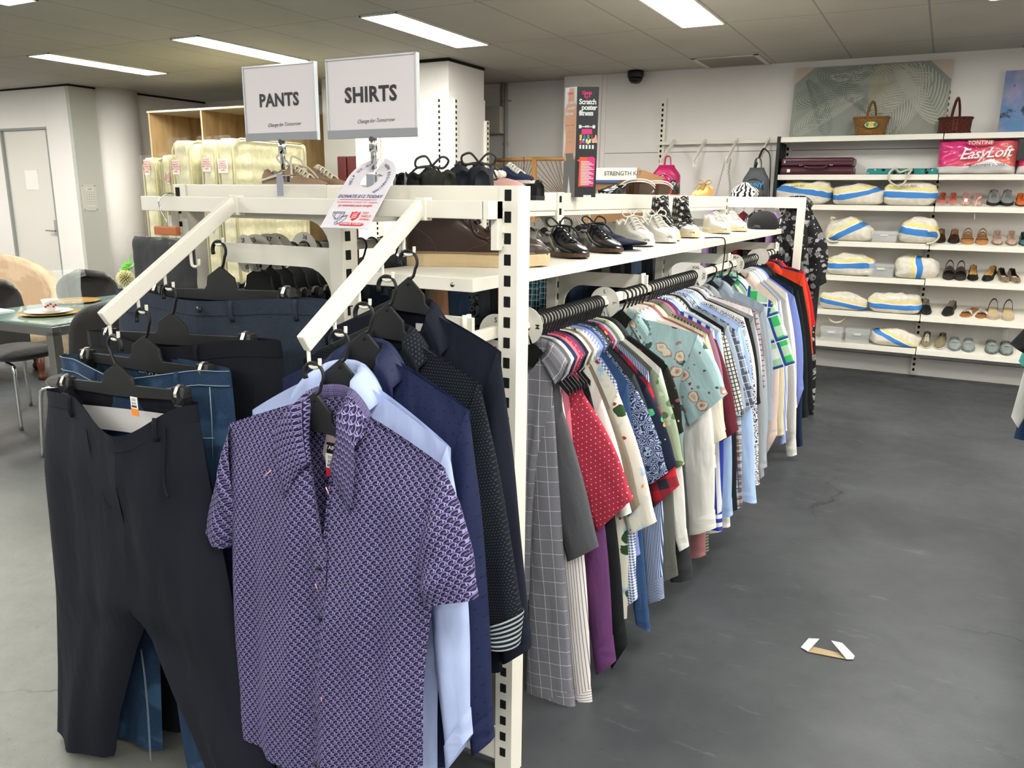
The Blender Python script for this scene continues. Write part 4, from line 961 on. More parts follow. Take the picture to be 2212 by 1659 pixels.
# ------------------------------------------------------------------ the long rail of shirts
NZ = 1.045
F = fab
MATS = {
 'windowpane': F('grey_windowpane', '#7b7b83', [('mel', 140, .5, '#5d5d66'), ('grid', .034, .035, '#cfcdd2')], .85, .4),
 'chambray': F('charcoal_chambray', '#4a4b50', [('mel', 160, .7, '#63646a')], .85, .4),
 'pinkstripe': F('pink_pencil_stripe', '#dcd6d4', [('sv', .0085, .22, '#6c656c')], .8, .3),
 'navypink': F('navy_jersey', '#1d2746', [('mel', 90, .4, '#2c3861')], .85, .35),
 'pink': F('rose_pink', '#cb6c80', [('mel', 150, .4, '#d98496')], .85, .35),
 'reddot': F('crimson_dot', '#a83045', [('dots', .0145, .11, '#e9c9cb')], .8, .5),
 'purple': F('plum_cotton', '#5d3563', [('mel', 90, .4, '#6f4375')], .85, .5),
 'black': F('black_cotton', '#121416', [('mel', 90, .4, '#1b1e20')], .85, .4),
 'charcoal': F('charcoal_weave', '#2c2f31', [('mel', 120, .5, '#3c4042')], .85, .35),
 'white': F('white_cotton', '#dcdad4', [], .8, .55),
 'white2': F('white_linen', '#d3d1cb', [('mel', 120, .4, '#e4e2dc')], .8, .6),
 'offwhite': F('off_white_cotton', '#d6d0c0', [], .8, .5),
 'khaki': F('khaki_cotton', '#74685a', [('mel', 100, .4, '#83786a')], .85, .4),
 'palm': F('white_palm_print', '#dedbce', [('noise', 11, .60, '#8fb9d2'), ('vor', 17, .34, '#2e4a2a', 2.0, .55), ('vor', 34, .24, '#9c2f33', 5., .3), ('vor', 30, .2, '#c99a3f', 9., .15)], .75, .4),
 'gingblue': F('blue_gingham', '#e2e6ee', [('ging', .009, 0, '#3d5488')], .8, .35),
 'peri': F('periwinkle_cotton', '#7d89c4', [('mel', 120, .4, '#8d99d2')], .8, .4),
 'denim': F('dark_denim', '#2b4468', [('mel', 110, .6, '#3b5a84')], .85, .5),
 'paisley': F('navy_paisley', '#1f2a4a', [('ring', 44, 5, '#9ca8c6')], .8, .4),
 'party': F('navy_jungle_print', '#161d33', [('vor', 28, .33, '#3fae7c', 1., .32), ('vor', 36, .27, '#e39437', 4., .3), ('vor', 44, .2, '#c9424c', 7., .25), ('vor', 60, .15, '#d8d3a5', 11., .25)], .8, .35),
 'flannel': F('red_buffalo_flannel', '#b1222f', [('ging', .062, 0, '#2c2c38')], .9, .4),
 'pinblue': F('blue_pinstripe', '#36507f', [('sv', .0052, .38, '#cdd5e4')], .8, .4),
 'olive': F('dark_olive_twill', '#555650', [('mel', 110, .5, '#66675f')], .85, .4),
 'leaf': F('sage_leaf_print', '#94a58a', [('vor', 26, .38, '#566b4b', 2., .6), ('vor', 36, .28, '#b1bda5', 5., .45)], .8, .4),
 'bfloral': F('black_floral', '#14130f', [('vor', 26, .26, '#7c3f44', 3., .35), ('vor', 34, .22, '#56603a', 6., .4), ('vor', 60, .14, '#b09a7c', 8., .3)], .8, .35),
 'kenji': F('pale_blue_floral', '#a5c3c6', [('vor', 26, .34, '#3a5356', 8., .30), ('vor', 44, .24, '#7d8f7e', 3., .3), ('vor', 40, .22, '#7d3f43', 5., .28), ('vor', 19, .40, '#a98580', 1., .5), ('vor', 19, .33, '#ddd5bf', 1., .5), ('vor', 19, .2, '#cdb39c', 1., .5), ('vor', 19, .10, '#a9756a', 1., .5)], .75, .4),
 'blush': F('blush_white', '#dfd3d3', [], .8, .5),
 'dusty': F('dusty_rose', '#8f5f60', [('mel', 100, .4, '#9d6d6e')], .85, .4),
 'cream': F('cream_cotton', '#dcd2b0', [('sv', .012, .12, '#c8bd98')], .8, .4),
 'stripeolive': F('olive_stripe', '#4b4d44', [('sv', .012, .25, '#a8a899')], .85, .35),
 'mauve': F('mauve_cotton', '#8f6478', [('mel', 110, .4, '#a0758a')], .85, .4),
 'maroon': F('maroon_cotton', '#5a1f2c', [('mel', 110, .4, '#682936')], .85, .45),
 'bold': F('bold_blue_stripe', '#e3e4ea', [('sv', .034, .5, '#2b3c9a')], .8, .35),
 'ltblue': F('light_blue_oxford', '#8fa9d2', [('mel', 120, .5, '#a3bade')], .8, .45),
 'ltblue2': F('ice_blue_cotton', '#a6c0e6', [('mel', 120, .4, '#b6cdef')], .8, .45),
 'ggrid': F('black_white_check', '#c9c7bd', [('grid', .0125, .30, '#35363a')], .85, .35),
 'slateg': F('blue_grey_cotton', '#8d99a9', [('mel', 120, .5, '#9eaaba')], .85, .45),
 'plaidg': F('grey_blue_plaid', '#8c95a6', [('grid', .05, .3, '#4a5263'), ('grid', .025, .08, '#d4d8df')], .85, .4),
 'plaidm': F('multi_plaid', '#a9b4bd', [('ging', .03, 0, '#7a4a35'), ('grid', .03, .15, '#2c4a6e')], .85, .4),
 'bwfloral': F('white_ink_floral', '#d9d7da', [('ring', 52, 4.2, '#38384a')], .8, .4),
 'grey': F('grey_marl', '#878b8e', [('mel', 130, .6, '#9ca0a3')], .85, .45),
 'greychk': F('dusty_check', '#a79aa2', [('grid', .018, .3, '#5d4f5b')], .85, .35),
 'greyden': F('grey_denim', '#98a2aa', [('mel', 120, .6, '#abb5bd')], .85, .5),
 'green': F('green_blue_plaid', '#e6ebe2', [('ging', .105, 0, '#3fb565'), ('grid', .105, .17, '#2f4a8d'), ('grid', .105, .04, '#e9eef2')], .8, .35),
 'palepink': F('pale_pink_cotton', '#dbc6c0', [('mel', 120, .3, '#e4d2cc')], .85, .55),
 'bluechk': F('royal_gingham', '#c9d3ee', [('ging', .0075, 0, '#3f5cb0')], .8, .3),
 'greylin': F('pale_grey_linen', '#a7a6a4', [('mel', 90, .6, '#bab9b7')], .85, .55),
 'royal': F('cornflower_cotton', '#7484c9', [('mel', 120, .4, '#8796d6')], .8, .45),
 'inkgreen': F('ink_green_cotton', '#10191a', [('mel', 90, .4, '#19261f')], .85, .4),
 'navy': F('navy_cotton', '#16233f', [('mel', 90, .4, '#203052')], .85, .4),
 'orange': F('orange_red_cotton', '#cf3b1c', [('mel', 90, .3, '#dc4a28')], .85, .4),
 'red': F('scarlet_cotton', '#b31a26', [], .85, .4),
}
HG = 'black hangers on the long shirt rail'; SG = 'shirts on the long rail'
proto = shirt_hanger((RAILX, 3, RAILZ+.0135), 'x', .12, 0, HG, drop=.066, t=.0016)
proto_done = False
def rail_hanger(Y, label, tilt=0.):
    global proto_done
    if not proto_done:
        proto_done = True; proto.location = (RAILX, Y, RAILZ+.0135); proto['label'] = label; return proto
    return clone(proto, (RAILX, Y, RAILZ+.0135), label)
def rail_shirt(Y, mk, what, S, O, I, kind='S', hem=.30, hx=.03, bulge=None, arm=None, yaw=None, fold=.0055, D=.012, th=.015, cuff=None, neck=NZ):
    sx, sz = P(*S, Y); o = P(*O, Y); i_ = P(*I, Y)
    sz = min(sz, neck-.015); reach = max(.12, sx-RAILX)
    am = P(*arm, Y) if arm else (sx-.055, sz-(.17 if kind == 'S' else .2))
    lx = RAILX-max(.17, min(.22, reach))
    if kind == 'S': lo, li = (lx-.05, sz-.25), (lx+.04, sz-.29)
    else: lo, li = (lx-.04, sz-.58), (lx+.03, sz-.6)
    bu = bulge if bulge is not None else (.012 if kind == 'S' else .02)
    g = shirt('shirt', what, [MATS[mk]], Y, (RAILX, neck), .055, ((lx, sz), (sx, sz)), ((lx+.02, hem), (sx-hx, hem)),
        (dict(o=lo, i=li, arm=(lx+.05, sz-.18), bulge=.01, th=th), dict(o=o, i=i_, arm=am, bulge=bu, th=th)), D=D, group=SG, vd=.07, hem=.03 if kind == 'S' else .05,
        seed=R.randint(0, 9999), fold=fold, collar=.045, tip=.02, cuff=(kind == 'L') if cuff is None else cuff, fl=.004)
    g.rotation_euler = (0, 0, math.radians(yaw if yaw is not None else R.uniform(-3, 3)))
    h = rail_hanger(Y, 'black hanger inside the '+what.replace(' with ', ', ').split(',')[0].split(' hanging')[0].split(' behind')[0].split(' between')[0].split(' beside')[0])
    h.rotation_euler = g.rotation_euler
    return g
Y0, dY = 1.89, .0207
T = [
 (0, 'windowpane', 'grey windowpane-check long-sleeved shirt, first behind the slotted corner post', (1196, 872), (1242, 1552), (1133, 1576), 'L', .33, dict(arm=(1150, 1010), bulge=.0, yaw=0)),
 (1, 'chambray', 'charcoal chambray short-sleeved shirt behind the grey windowpane one', (1216, 885), (1294, 1180), (1226, 1213), 'S', .40, dict(bulge=.006, yaw=0)),
 (2, 'pinkstripe', 'white shirt with fine dark pencil stripes, long cuff hanging low', (1216, 868), (1281, 1552), (1238, 1552), 'L', .40, {}),
 (3, 'navypink', 'navy jersey short-sleeved shirt in front of the rose pink one', (1206, 872), (1240, 1100), (1190, 1120), 'S', .45, {}),
 (4, 'pink', 'plain rose pink shirt in front of the crimson spotted one', (1232, 880), (1266, 1290), (1222, 1300), 'L', .40, dict(bulge=.0)),
 (5, 'reddot', 'crimson short-sleeved shirt with small white spots', (1262, 852), (1369, 1076), (1290, 1148), 'S', .42, dict(bulge=.016, yaw=0, arm=(1215, 1010))),
 (6, 'purple', 'plain plum purple long-sleeved shirt', (1258, 846), (1332, 1425), (1290, 1455), 'L', .42, {}),
 (7, 'black', 'black long-sleeved shirt behind the plum purple one', (1276, 850), (1356, 1390), (1322, 1445), 'L', .40, {}),
 (8, 'white', 'plain white shirt between the black one and the khaki one', (1302, 862), (1366, 1106), (1338, 1114), 'S', .45, {}),
 (9, 'khaki', 'khaki brown short-sleeved shirt in front of the palm-printed one', (1318, 880), (1383, 1088), (1358, 1116), 'S', .45, {}),
 (10, 'palm', 'white holiday shirt printed with palms and red flowers, longest hem', (1335, 846), (1419, 1126), (1358, 1154), 'S', .20, dict(yaw=0, hx=-.06)),
 (11, 'gingblue', 'pale blue fine-gingham long-sleeved shirt with narrow cuff', (1330, 826), (1375, 1295), (1350, 1312), 'L', .42, {}),
 (12, 'peri', 'periwinkle blue shirt in front of the dark denim one', (1326, 820), (1380, 1200), (1352, 1210), 'L', .42, {}),
 (13, 'denim', 'dark blue denim shirt with turned collar', (1356, 826), (1404, 1364), (1374, 1345), 'L', .40, dict(bulge=.004)),
 (14, 'paisley', 'navy paisley-print short-sleeved shirt', (1376, 842), (1443, 1020), (1404, 1046), 'S', .45, dict(yaw=0)),
 (15, 'charcoal', 'charcoal shirt tucked between the paisley and the jungle prints', (1372, 805), (1430, 1000), (1400, 1012), 'S', .45, {}),
 (16, 'party', 'navy short-sleeved shirt with bright green and orange jungle print', (1396, 834), (1463, 1004), (1424, 1032), 'S', .45, dict(yaw=0)),
 (17, 'flannel', 'red and charcoal buffalo-check flannel shirt', (1402, 826), (1468, 1048), (1410, 1098), 'S', .45, dict(yaw=0)),
 (18, 'pinblue', 'blue pinstriped long-sleeved shirt with tall upturned collar', (1402, 800), (1437, 1288), (1402, 1300), 'L', .42, {}),
 (19, 'olive', 'dark olive twill shirt behind the blue pinstriped one', (1408, 795), (1464, 1243), (1428, 1256), 'L', .42, {}),
 (20, 'leaf', 'sage green short-sleeved shirt with leaf print', (1424, 812), (1479, 1002), (1448, 1016), 'S', .45, dict(yaw=0)),
 (21, 'white2', 'white linen shirt with low hanging cuff, behind the sage leaf print', (1430, 795), (1491, 1176), (1470, 1186), 'L', .42, {}),
 (22, 'bfloral', 'black short-sleeved shirt with dark floral print', (1442, 790), (1477, 932), (1452, 948), 'S', .45, dict(yaw=0)),
 (23, 'charcoal', 'charcoal long-sleeved shirt whose dark hem hangs to the floor shadow', (1436, 780), (1498, 1248), (1450, 1256), 'L', .33, {}),
]
for k, mk, lab, S, O, I, kind, hem, kw in T: rail_shirt(Y0+dY*k, mk, lab, S, O, I, kind, hem, **kw)
T2 = [
 (2.585, 'kenji', 'pale blue floral short-sleeved shirt with its whole front showing', (1508, 722), (1572, 850), (1486, 922), 'S', .50, dict(yaw=0, bulge=.014, D=.016, arm=(1462, 850))),
 (2.63, 'white', 'white long-sleeved shirt with a wide doubled cuff below the floral sleeve', (1512, 735), (1546, 1140), (1486, 1156), 'L', .45, dict(yaw=0)),
 (2.67, 'offwhite', 'off-white short-sleeved shirt behind the pale blue floral one', (1518, 735), (1573, 942), (1530, 962), 'S', .47, {}),
 (2.71, 'blush', 'blush white shirt behind the off-white one', (1520, 730), (1546, 1010), (1500, 1016), 'L', .46, {}),
 (2.745, 'dusty', 'dusty rose long shirt whose hem shows below the white cuffs', (1520, 725), (1524, 1198), (1480, 1206), 'L', .40, {}),
 (2.785, 'cream', 'cream striped short-sleeved shirt in front of the maroon one', (1528, 722), (1568, 928), (1548, 938), 'S', .48, {}),
]
for Yk, mk, lab, S, O, I, kind, hem, kw in T2: rail_shirt(Yk, mk, lab, S, O, I, kind, hem, **kw)
T3 = [
 ('stripeolive', 'dark olive striped long-sleeved shirt by the rail clip', (1520, 715), (1531, 1188), (1512, 1196), 'L', {}),
 ('mauve', 'mauve pink long-sleeved shirt in front of the maroon one', (1535, 715), (1562, 900), (1540, 910), 'L', {}),
 ('maroon', 'maroon short-sleeved shirt beside the black and white fine check', (1548, 735), (1596, 928), (1558, 954), 'S', dict(yaw=0)),
 ('bold', 'white shirt with bold royal blue stripes', (1542, 712), (1560, 1146), (1530, 1153), 'L', {}),
 ('ltblue', 'light blue oxford shirt behind the bold striped one', (1552, 715), (1583, 1112), (1556, 1118), 'L', {}),
 ('white', 'white long-sleeved shirt between the light blue oxford and the fine check', (1556, 712), (1576, 1138), (1552, 1139), 'L', {}),
 ('ggrid', 'black and white fine-check short-sleeved shirt', (1566, 722), (1606, 885), (1580, 905), 'S', dict(yaw=0)),
 ('black', 'black long-sleeved shirt behind the black and white check', (1562, 708), (1591, 1104), (1566, 1106), 'L', {}),
 ('slateg', 'blue-grey cotton shirt with soft collar', (1572, 702), (1612, 880), (1590, 890), 'S', {}),
 ('plaidm', 'brown and blue plaid long-sleeved shirt', (1574, 700), (1603, 1094), (1586, 1102), 'L', {}),
 ('plaidg', 'grey-blue plaid short-sleeved shirt', (1588, 712), (1631, 874), (1596, 906), 'S', dict(yaw=0)),
 ('ltblue2', 'bright ice blue long-sleeved shirt with a wide cuff', (1597, 705), (1634, 1086), (1594, 1078), 'L', dict(yaw=0)),
 ('ltblue', 'second light blue oxford shirt, behind the ice blue one', (1602, 702), (1628, 900), (1608, 908), 'L', {}),
 ('bwfloral', 'white long-sleeved shirt with dense inky floral print', (1608, 695), (1641, 1046), (1624, 1048), 'L', dict(yaw=0)),
 ('white2', 'white linen shirt behind the inky floral one', (1606, 685), (1636, 900), (1618, 910), 'L', {}),
 ('black', 'black shirt behind the inky floral one', (1618, 688), (1644, 870), (1622, 880), 'S', {}),
 ('grey', 'grey marl long-sleeved shirt in front of a dusty check', (1628, 684), (1650, 1028), (1634, 1040), 'L', {}),
 ('blush', 'blush white shirt with pink trim behind the grey marl one', (1622, 668), (1646, 900), (1630, 910), 'L', {}),
 ('greychk', 'dusty mauve small-check shirt', (1632, 672), (1652, 836), (1640, 848), 'S', {}),
 ('greyden', 'pale grey denim long-sleeved shirt', (1638, 676), (1657, 1008), (1642, 1012), 'L', {}),
]
for k, (mk, lab, S, O, I, kind, kw) in enumerate(T3): rail_shirt(2.85+.0322*k, mk, lab, S, O, I, kind, .46 if kind == 'S' else .42, **kw)
T4 = [
 (3.56, 'grey', 'grey marl shirt with big open collar past the XXL disc', (1646, 672), (1660, 930), (1640, 938), 'L'),
 (3.80, 'slateg', 'blue-grey shirt on the lone hanger past the XXL disc', (1652, 660), (1668, 905), (1650, 912), 'L'),
 (4.12, 'green', 'green, blue and white plaid short-sleeved shirt', (1672, 655), (1718, 786), (1654, 803), 'S'),
 (4.36, 'palepink', 'pale pink long-sleeved shirt hanging below the green plaid sleeve', (1672, 650), (1678, 940), (1647, 998), 'L'),
 (4.40, 'cream', 'cream long-sleeved shirt beside the pale pink one', (1678, 648), (1693, 938), (1676, 942), 'L'),
 (4.44, 'bluechk', 'royal blue gingham shirt', (1682, 646), (1698, 955), (1684, 960), 'L'),
 (4.48, 'white2', 'white linen shirt behind the royal blue gingham', (1686, 648), (1700, 930), (1686, 936), 'L'),
 (4.52, 'greylin', 'pale grey linen long-sleeved shirt', (1698, 650), (1716, 944), (1698, 952), 'L'),
 (4.56, 'white', 'white long-sleeved shirt with a low square cuff behind the grey linen', (1700, 640), (1721, 982), (1700, 986), 'L'),
 (4.60, 'blush', 'blush white shirt in front of the cornflower one', (1700, 632), (1722, 880), (1708, 888), 'L'),
 (4.65, 'royal', 'cornflower blue long-sleeved shirt', (1716, 640), (1736, 840), (1720, 884), 'L'),
 (4.70, 'navy', 'navy cotton shirt behind the cornflower one', (1712, 622), (1734, 962), (1720, 965), 'L'),
 (4.76, 'inkgreen', 'ink green long shirt ending at a square hem', (1724, 625), (1746, 900), (1722, 904), 'L'),
 (4.86, 'black', 'black long shirt in front of the orange-red one', (1734, 620), (1757, 880), (1732, 884), 'L'),
 (5.08, 'orange', 'orange-red short-sleeved shirt near the far post', (1736, 592), (1757, 764), (1738, 772), 'S'),
 (5.18, 'navy', 'navy cotton shirt at the end of the rail', (1726, 584), (1752, 860), (1740, 870), 'L'),
 (5.28, 'red', 'scarlet shirt last on the long rail', (1736, 586), (1762, 700), (1748, 712), 'S'),
]
for Yk, mk, lab, S, O, I, kind in T4: rail_shirt(Yk, mk, lab, S, O, I, kind, .46 if kind == 'S' else .42, yaw=0)
# woven label inside the floral shirt
# hem prints on the palm shirt are part of its cloth

# ---- size discs on both rails
DISCM = M('disc_white', '#dedbd2', .4)
def disc(x, y, z, rad, txts, label, grp, rot=0., a0=0.):
    g = thing('size_disc', label, 'size marker', (x, y, z), rot, grp)
    ca, sa = math.cos(rot), math.sin(rot)
    fn = lambda a, b, d: (x+a*ca-d*sa, y+a*sa+d*ca, z+b)
    n = 56; m_ = MB(); vs = []; gap = 10
    for d in (-.001, .001):
        for i in range(n+1):
            an = math.radians(-70+gap/2+i*(360-gap)/n); 
            for r_ in (rad, rad*.30): vs.append(fn(r_*math.cos(an), r_*math.sin(an), d))
    nn = 2*(n+1); fs = []
    for i in range(n): fs += [(2*i, 2*i+2, 2*i+3, 2*i+1), (nn+2*i, nn+2*i+1, nn+2*i+3, nn+2*i+2), (2*i, nn+2*i, nn+2*i+2, 2*i+2)]
    m_.add(vs, [f for f in fs], None, 0); m_.build('disc', DISCM, g)
    for txt, ang in txts:
        an = math.radians(ang+a0); rr = rad*.70; o = fn(rr*math.cos(an), rr*math.sin(an), -.0016)
        ux = Vector(fn(math.sin(an), -math.cos(an), 0))-Vector(fn(0, 0, 0)); uy = Vector(fn(math.cos(an), math.sin(an), 0))-Vector(fn(0, 0, 0))
        MB().text(txt, rad*.34, o, ux, uy, bold=.02).build('size_print', INK, g)
    return g
four = lambda t: [(t, 90), (t, 0), (t, 180), (t, -90)]
GR = 'size discs on the shirt rail'
for Yd, t, lab in ((1.70, 'S', 'white size disc reading S behind the slotted corner post'), (1.862, 'M', 'white size disc reading M at the start of the shirts'), (2.425, 'L', 'white size disc reading L between the leaf print and pale floral shirts'),
                   (3.515, 'XXL', 'white size disc reading XXL'), (4.27, '3XL+', 'white size disc reading 3XL+ with a dark slit'), (4.80, '', 'blank white size disc behind the 3XL+ one'), (4.93, '', 'blank white size disc nearest the scarlet end of the shirt rail')):
    disc(RAILX, Yd, RAILZ-.008, .051, four(t) if t else [], lab, GR, R.uniform(-.12, .12))

# ---- trousers and discs on the other rail, seen over and under the shelves
GR2 = 'size discs on the trouser rail'
for Yd, t, lab, rt in ((1.615, '28', 'white size disc reading 28 at the near end of the trouser rail', -.25), (1.655, '25', 'white size disc reading 25 leaning behind the 28 disc', .2), (1.70, '37', 'white size disc reading 37', .35), (1.735, '24', 'white size disc reading 24', .3), (1.85, '36', 'white size disc reading 36 beside the rack spine', 0),
                       (2.36, '38', 'white size disc reading 38 behind the donation tag', -.1), (3.42, '2', 'white size disc half hidden by the brown boot', 0), (3.82, '32', 'white size disc reading 32', 0), (5.10, '34', 'white size disc reading 34', 0), (5.30, '34', 'second white size disc reading 34, behind the first', .2)):
    disc(LRX, Yd, LRZ-.004, .052, four(t), lab, GR2, rt, 10 if t in '2528' else -8)
tp = trouser_hanger((LRX, 3.0, LRZ+.0135), 'x', (LRX-.13, LRZ-.105), (LRX+.13, LRZ-.105), 'clip hangers on the trouser rail')
tcols = [('olive_chino', '#5f5d48'), ('sand_chino', '#a79b80'), ('peach_chino', '#b88a6e'), ('rail_denim', '#2c3f57'), ('graphite_twill', '#33363a'), ('ink_twill', '#14171d'), ('wine_red_twill', '#7c1826'), ('coal_twill', '#1b1c1f'), ('teal_plaid', None), ('grey_twill', '#555a60'), ('pale_denim', '#5d7690'), ('dark_denim_b', '#1f2c40'), ('black_white_zigzag', None)]
cm = {}
for n_, c_ in tcols:
    if n_ == 'teal_plaid': cm[n_] = F(n_, '#23303a', [('grid', .04, .3, '#2d6f7d'), ('grid', .02, .12, '#b9c4c6')], .85, .3)
    elif n_ == 'black_white_zigzag': cm[n_] = F(n_, '#4b4e50', [('ring', 30, 3, '#0f1012')], .85, .3)
    else: cm[n_] = F(n_, c_, [('mel', 100, .4, c_)], .85, .4)
order = ['ink_twill', 'coal_twill', 'dark_denim_b', 'ink_twill', 'graphite_twill', 'coal_twill', 'ink_twill', 'dark_denim_b', 'olive_chino', 'coal_twill', 'ink_twill', 'sand_chino', 'peach_chino', 'rail_denim', 'rail_denim', 'black_white_zigzag', 'graphite_twill', 'coal_twill', 'wine_red_twill', 'dark_denim_b', 'grey_twill', 'teal_plaid', 'teal_plaid', 'coal_twill', 'ink_twill', 'dark_denim_b', 'rail_denim', 'dark_denim_b', 'ink_twill', 'coal_twill', 'olive_chino', 'ink_twill', 'graphite_twill', 'coal_twill', 'pale_denim', 'ink_twill', 'coal_twill', 'grey_twill', 'ink_twill', 'coal_twill']
ys_ = [1.66, 1.70, 1.75, 1.80, 1.85, 1.90, 1.95, 2.05, 2.12, 2.18, 2.24, 2.30, 2.40, 2.46, 2.52, 2.60, 2.68, 2.76, 2.84, 2.94, 3.02, 3.12, 3.20, 3.28, 3.36, 3.46, 3.56, 3.66, 3.76, 3.86, 3.98, 4.10, 4.2, 4.32, 4.44, 4.56, 4.68, 4.8, 4.92, 5.02]
zw = LRZ-.105-.015; wds = {}
seen_l = {}
for k, (n_, yy) in enumerate(zip(order, ys_)):
    hw = .155+.02*R.random(); L_ = 1.0+.05*R.random(); zb_ = zw-L_
    cx_ = LRX
    word = n_.replace('_b', '').replace('rail_', 'mid-blue ').replace('_', ' ')
    seen_l[word] = seen_l.get(word, 0)+1
    lab = word+' trousers on the trouser rail, seen through the rack'
    t_ = trousers('trousers', lab, [cm[n_]], yy, [(zw, cx_-hw), (zw-.2, cx_-hw-.01), (zb_, cx_-hw+.02)], [(zw, cx_+hw), (zw-.2, cx_+hw+.012), (zb_, cx_+hw-.02)], (cx_, zw-.28), [(zw-.29, cx_-.01), (zb_, cx_-.03)], [(zw-.29, cx_+.01), (zb_, cx_+.03)],
        zw, zw, D=.016, hi=False, group='trousers on the far-side rail', seed=k)
    hl = 'black clip hanger holding '+word+' trousers on the trouser rail'
    if k == 0: tp.location = (LRX, yy, LRZ+.0135); tp['label'] = hl
    else: clone(tp, (LRX, yy, LRZ+.0135), hl)
# ------------------------------------------------------------------ shoes
SH = {  # heel-to-toe side profile of the upper, opening (from, to), sole thickness, widths
 'sneaker': dict(top=[(0, .070), (.04, .088), (.10, .082), (.22, .066), (.34, .082), (.44, .098), (.56, .080), (.70, .060), (.84, .052), (.94, .044), (1, .028)], op=(.05, .40), st=.022, w=1.),
 'lowlace': dict(top=[(0, .060), (.04, .072), (.10, .068), (.22, .056), (.34, .070), (.44, .080), (.58, .062), (.74, .046), (.88, .040), (.96, .032), (1, .022)], op=(.05, .38), st=.014, w=.95),
 'oxford': dict(top=[(0, .062), (.05, .074), (.12, .068), (.24, .055), (.36, .072), (.44, .082), (.56, .062), (.70, .044), (.84, .036), (.94, .027), (1, .017)], op=(.05, .37), st=.016, w=.92),
 'boot': dict(top=[(0, .125), (.03, .132), (.16, .126), (.30, .132), (.36, .126), (.43, .103), (.52, .078), (.60, .064), (.68, .061), (.80, .062), (.92, .054), (1, .034)], op=(.04, .33), st=.032, w=1.04),
 'hightop': dict(top=[(0, .155), (.04, .172), (.16, .166), (.28, .174), (.36, .162), (.46, .118), (.58, .074), (.72, .056), (.86, .050), (.95, .042), (1, .028)], op=(.04, .32), st=.024, w=.98),
 'pump': dict(top=[(0, .056), (.04, .066), (.12, .058), (.3, .040), (.5, .032), (.64, .034), (.74, .038), (.86, .034), (.95, .026), (1, .014)], op=(.04, .70), st=.010, w=.88),
 'loafer': dict(top=[(0, .056), (.04, .068), (.12, .060), (.3, .046), (.44, .048), (.54, .056), (.68, .048), (.84, .040), (.95, .032), (1, .018)], op=(.04, .50), st=.014, w=.95),
 'slipper': dict(top=[(0, .030), (.04, .034), (.2, .034), (.38, .04), (.48, .066), (.6, .068), (.78, .060), (.92, .048), (1, .026)], op=(.03, .46), st=.016, w=1.12),
}
RUB = M('rubber_black', '#1b1a19', .6)
def shoe_geo(kind, L, wsc=1.):
    k = SH[kind]; hw = [(0, .020), (.03, .028), (.12, .034), (.28, .033), (.42, .034), (.58, .043), (.70, .047), (.82, .043), (.92, .031), (.97, .020), (1, .006)]
    s = L/.29; n = 30; st = k['st']; op0, op1 = k['op']
    def half(x): return pl(hw, x)*k['w']*wsc*s
    def zt(x): return max(pl(k['top'], x)*s, st+.004)
    vs = []; rings = 0; fm = []
    for i in range(n+1):
        x = i/n; x = x*x*(3-2*x)*.35+x*.65; h = half(x); z1 = zt(x)
        o = sstep((x-op0)/.03)*sstep((op1-x)/.05)
        ring = []
        dep = z1-st
        for j in range(7):      # outer wall, up to the rim
            t = j/6; ring.append((-h*(1-.06*t-.34*t**3*(1-.45*o)-(.02*math.sin(PI*t))), st+dep*(math.sin(t*PI/2)**.9)*(.80+.20*o)))
        ry, rz = ring[-1]
        for j in range(1, 8):
            t = j/8; cx = ry*(1-2*t)
            dome = rz+(z1-rz)*math.sin(PI*t)**.8
            ins = lerp(rz, st+.006, min(1, math.sin(PI*t)*1.9)); insx = ry*(1-2*t)*.93
            ring.append((lerp(cx, insx, o), lerp(dome, ins, o)))
        for j in range(6, -1, -1): a, b = ring[j]; ring.append((-a, b))
        vs += [(x*L, a, b) for a, b in ring]; rings = len(ring); fm.append(o)
    fs = []; mi = []
    for i in range(n):
        for j in range(rings-1):
            fs.append((i*rings+j, i*rings+j+1, (i+1)*rings+j+1, (i+1)*rings+j))
            mi.append(1 if 6 <= j <= 13 and (fm[i]+fm[i+1]) > 1.0 else 0)
    fs.append(tuple(range(rings))); mi.append(0); fs.append(tuple(n*rings+j for j in range(rings-1, -1, -1))); mi.append(0)
    uv = [(p[0], p[2]+p[1]) for p in vs]
    sole = [(x*L, half(x)*1.05+.001) for x in [i/24 for i in range(25)]]
    return vs, fs, mi, uv, sole, zt, half, st
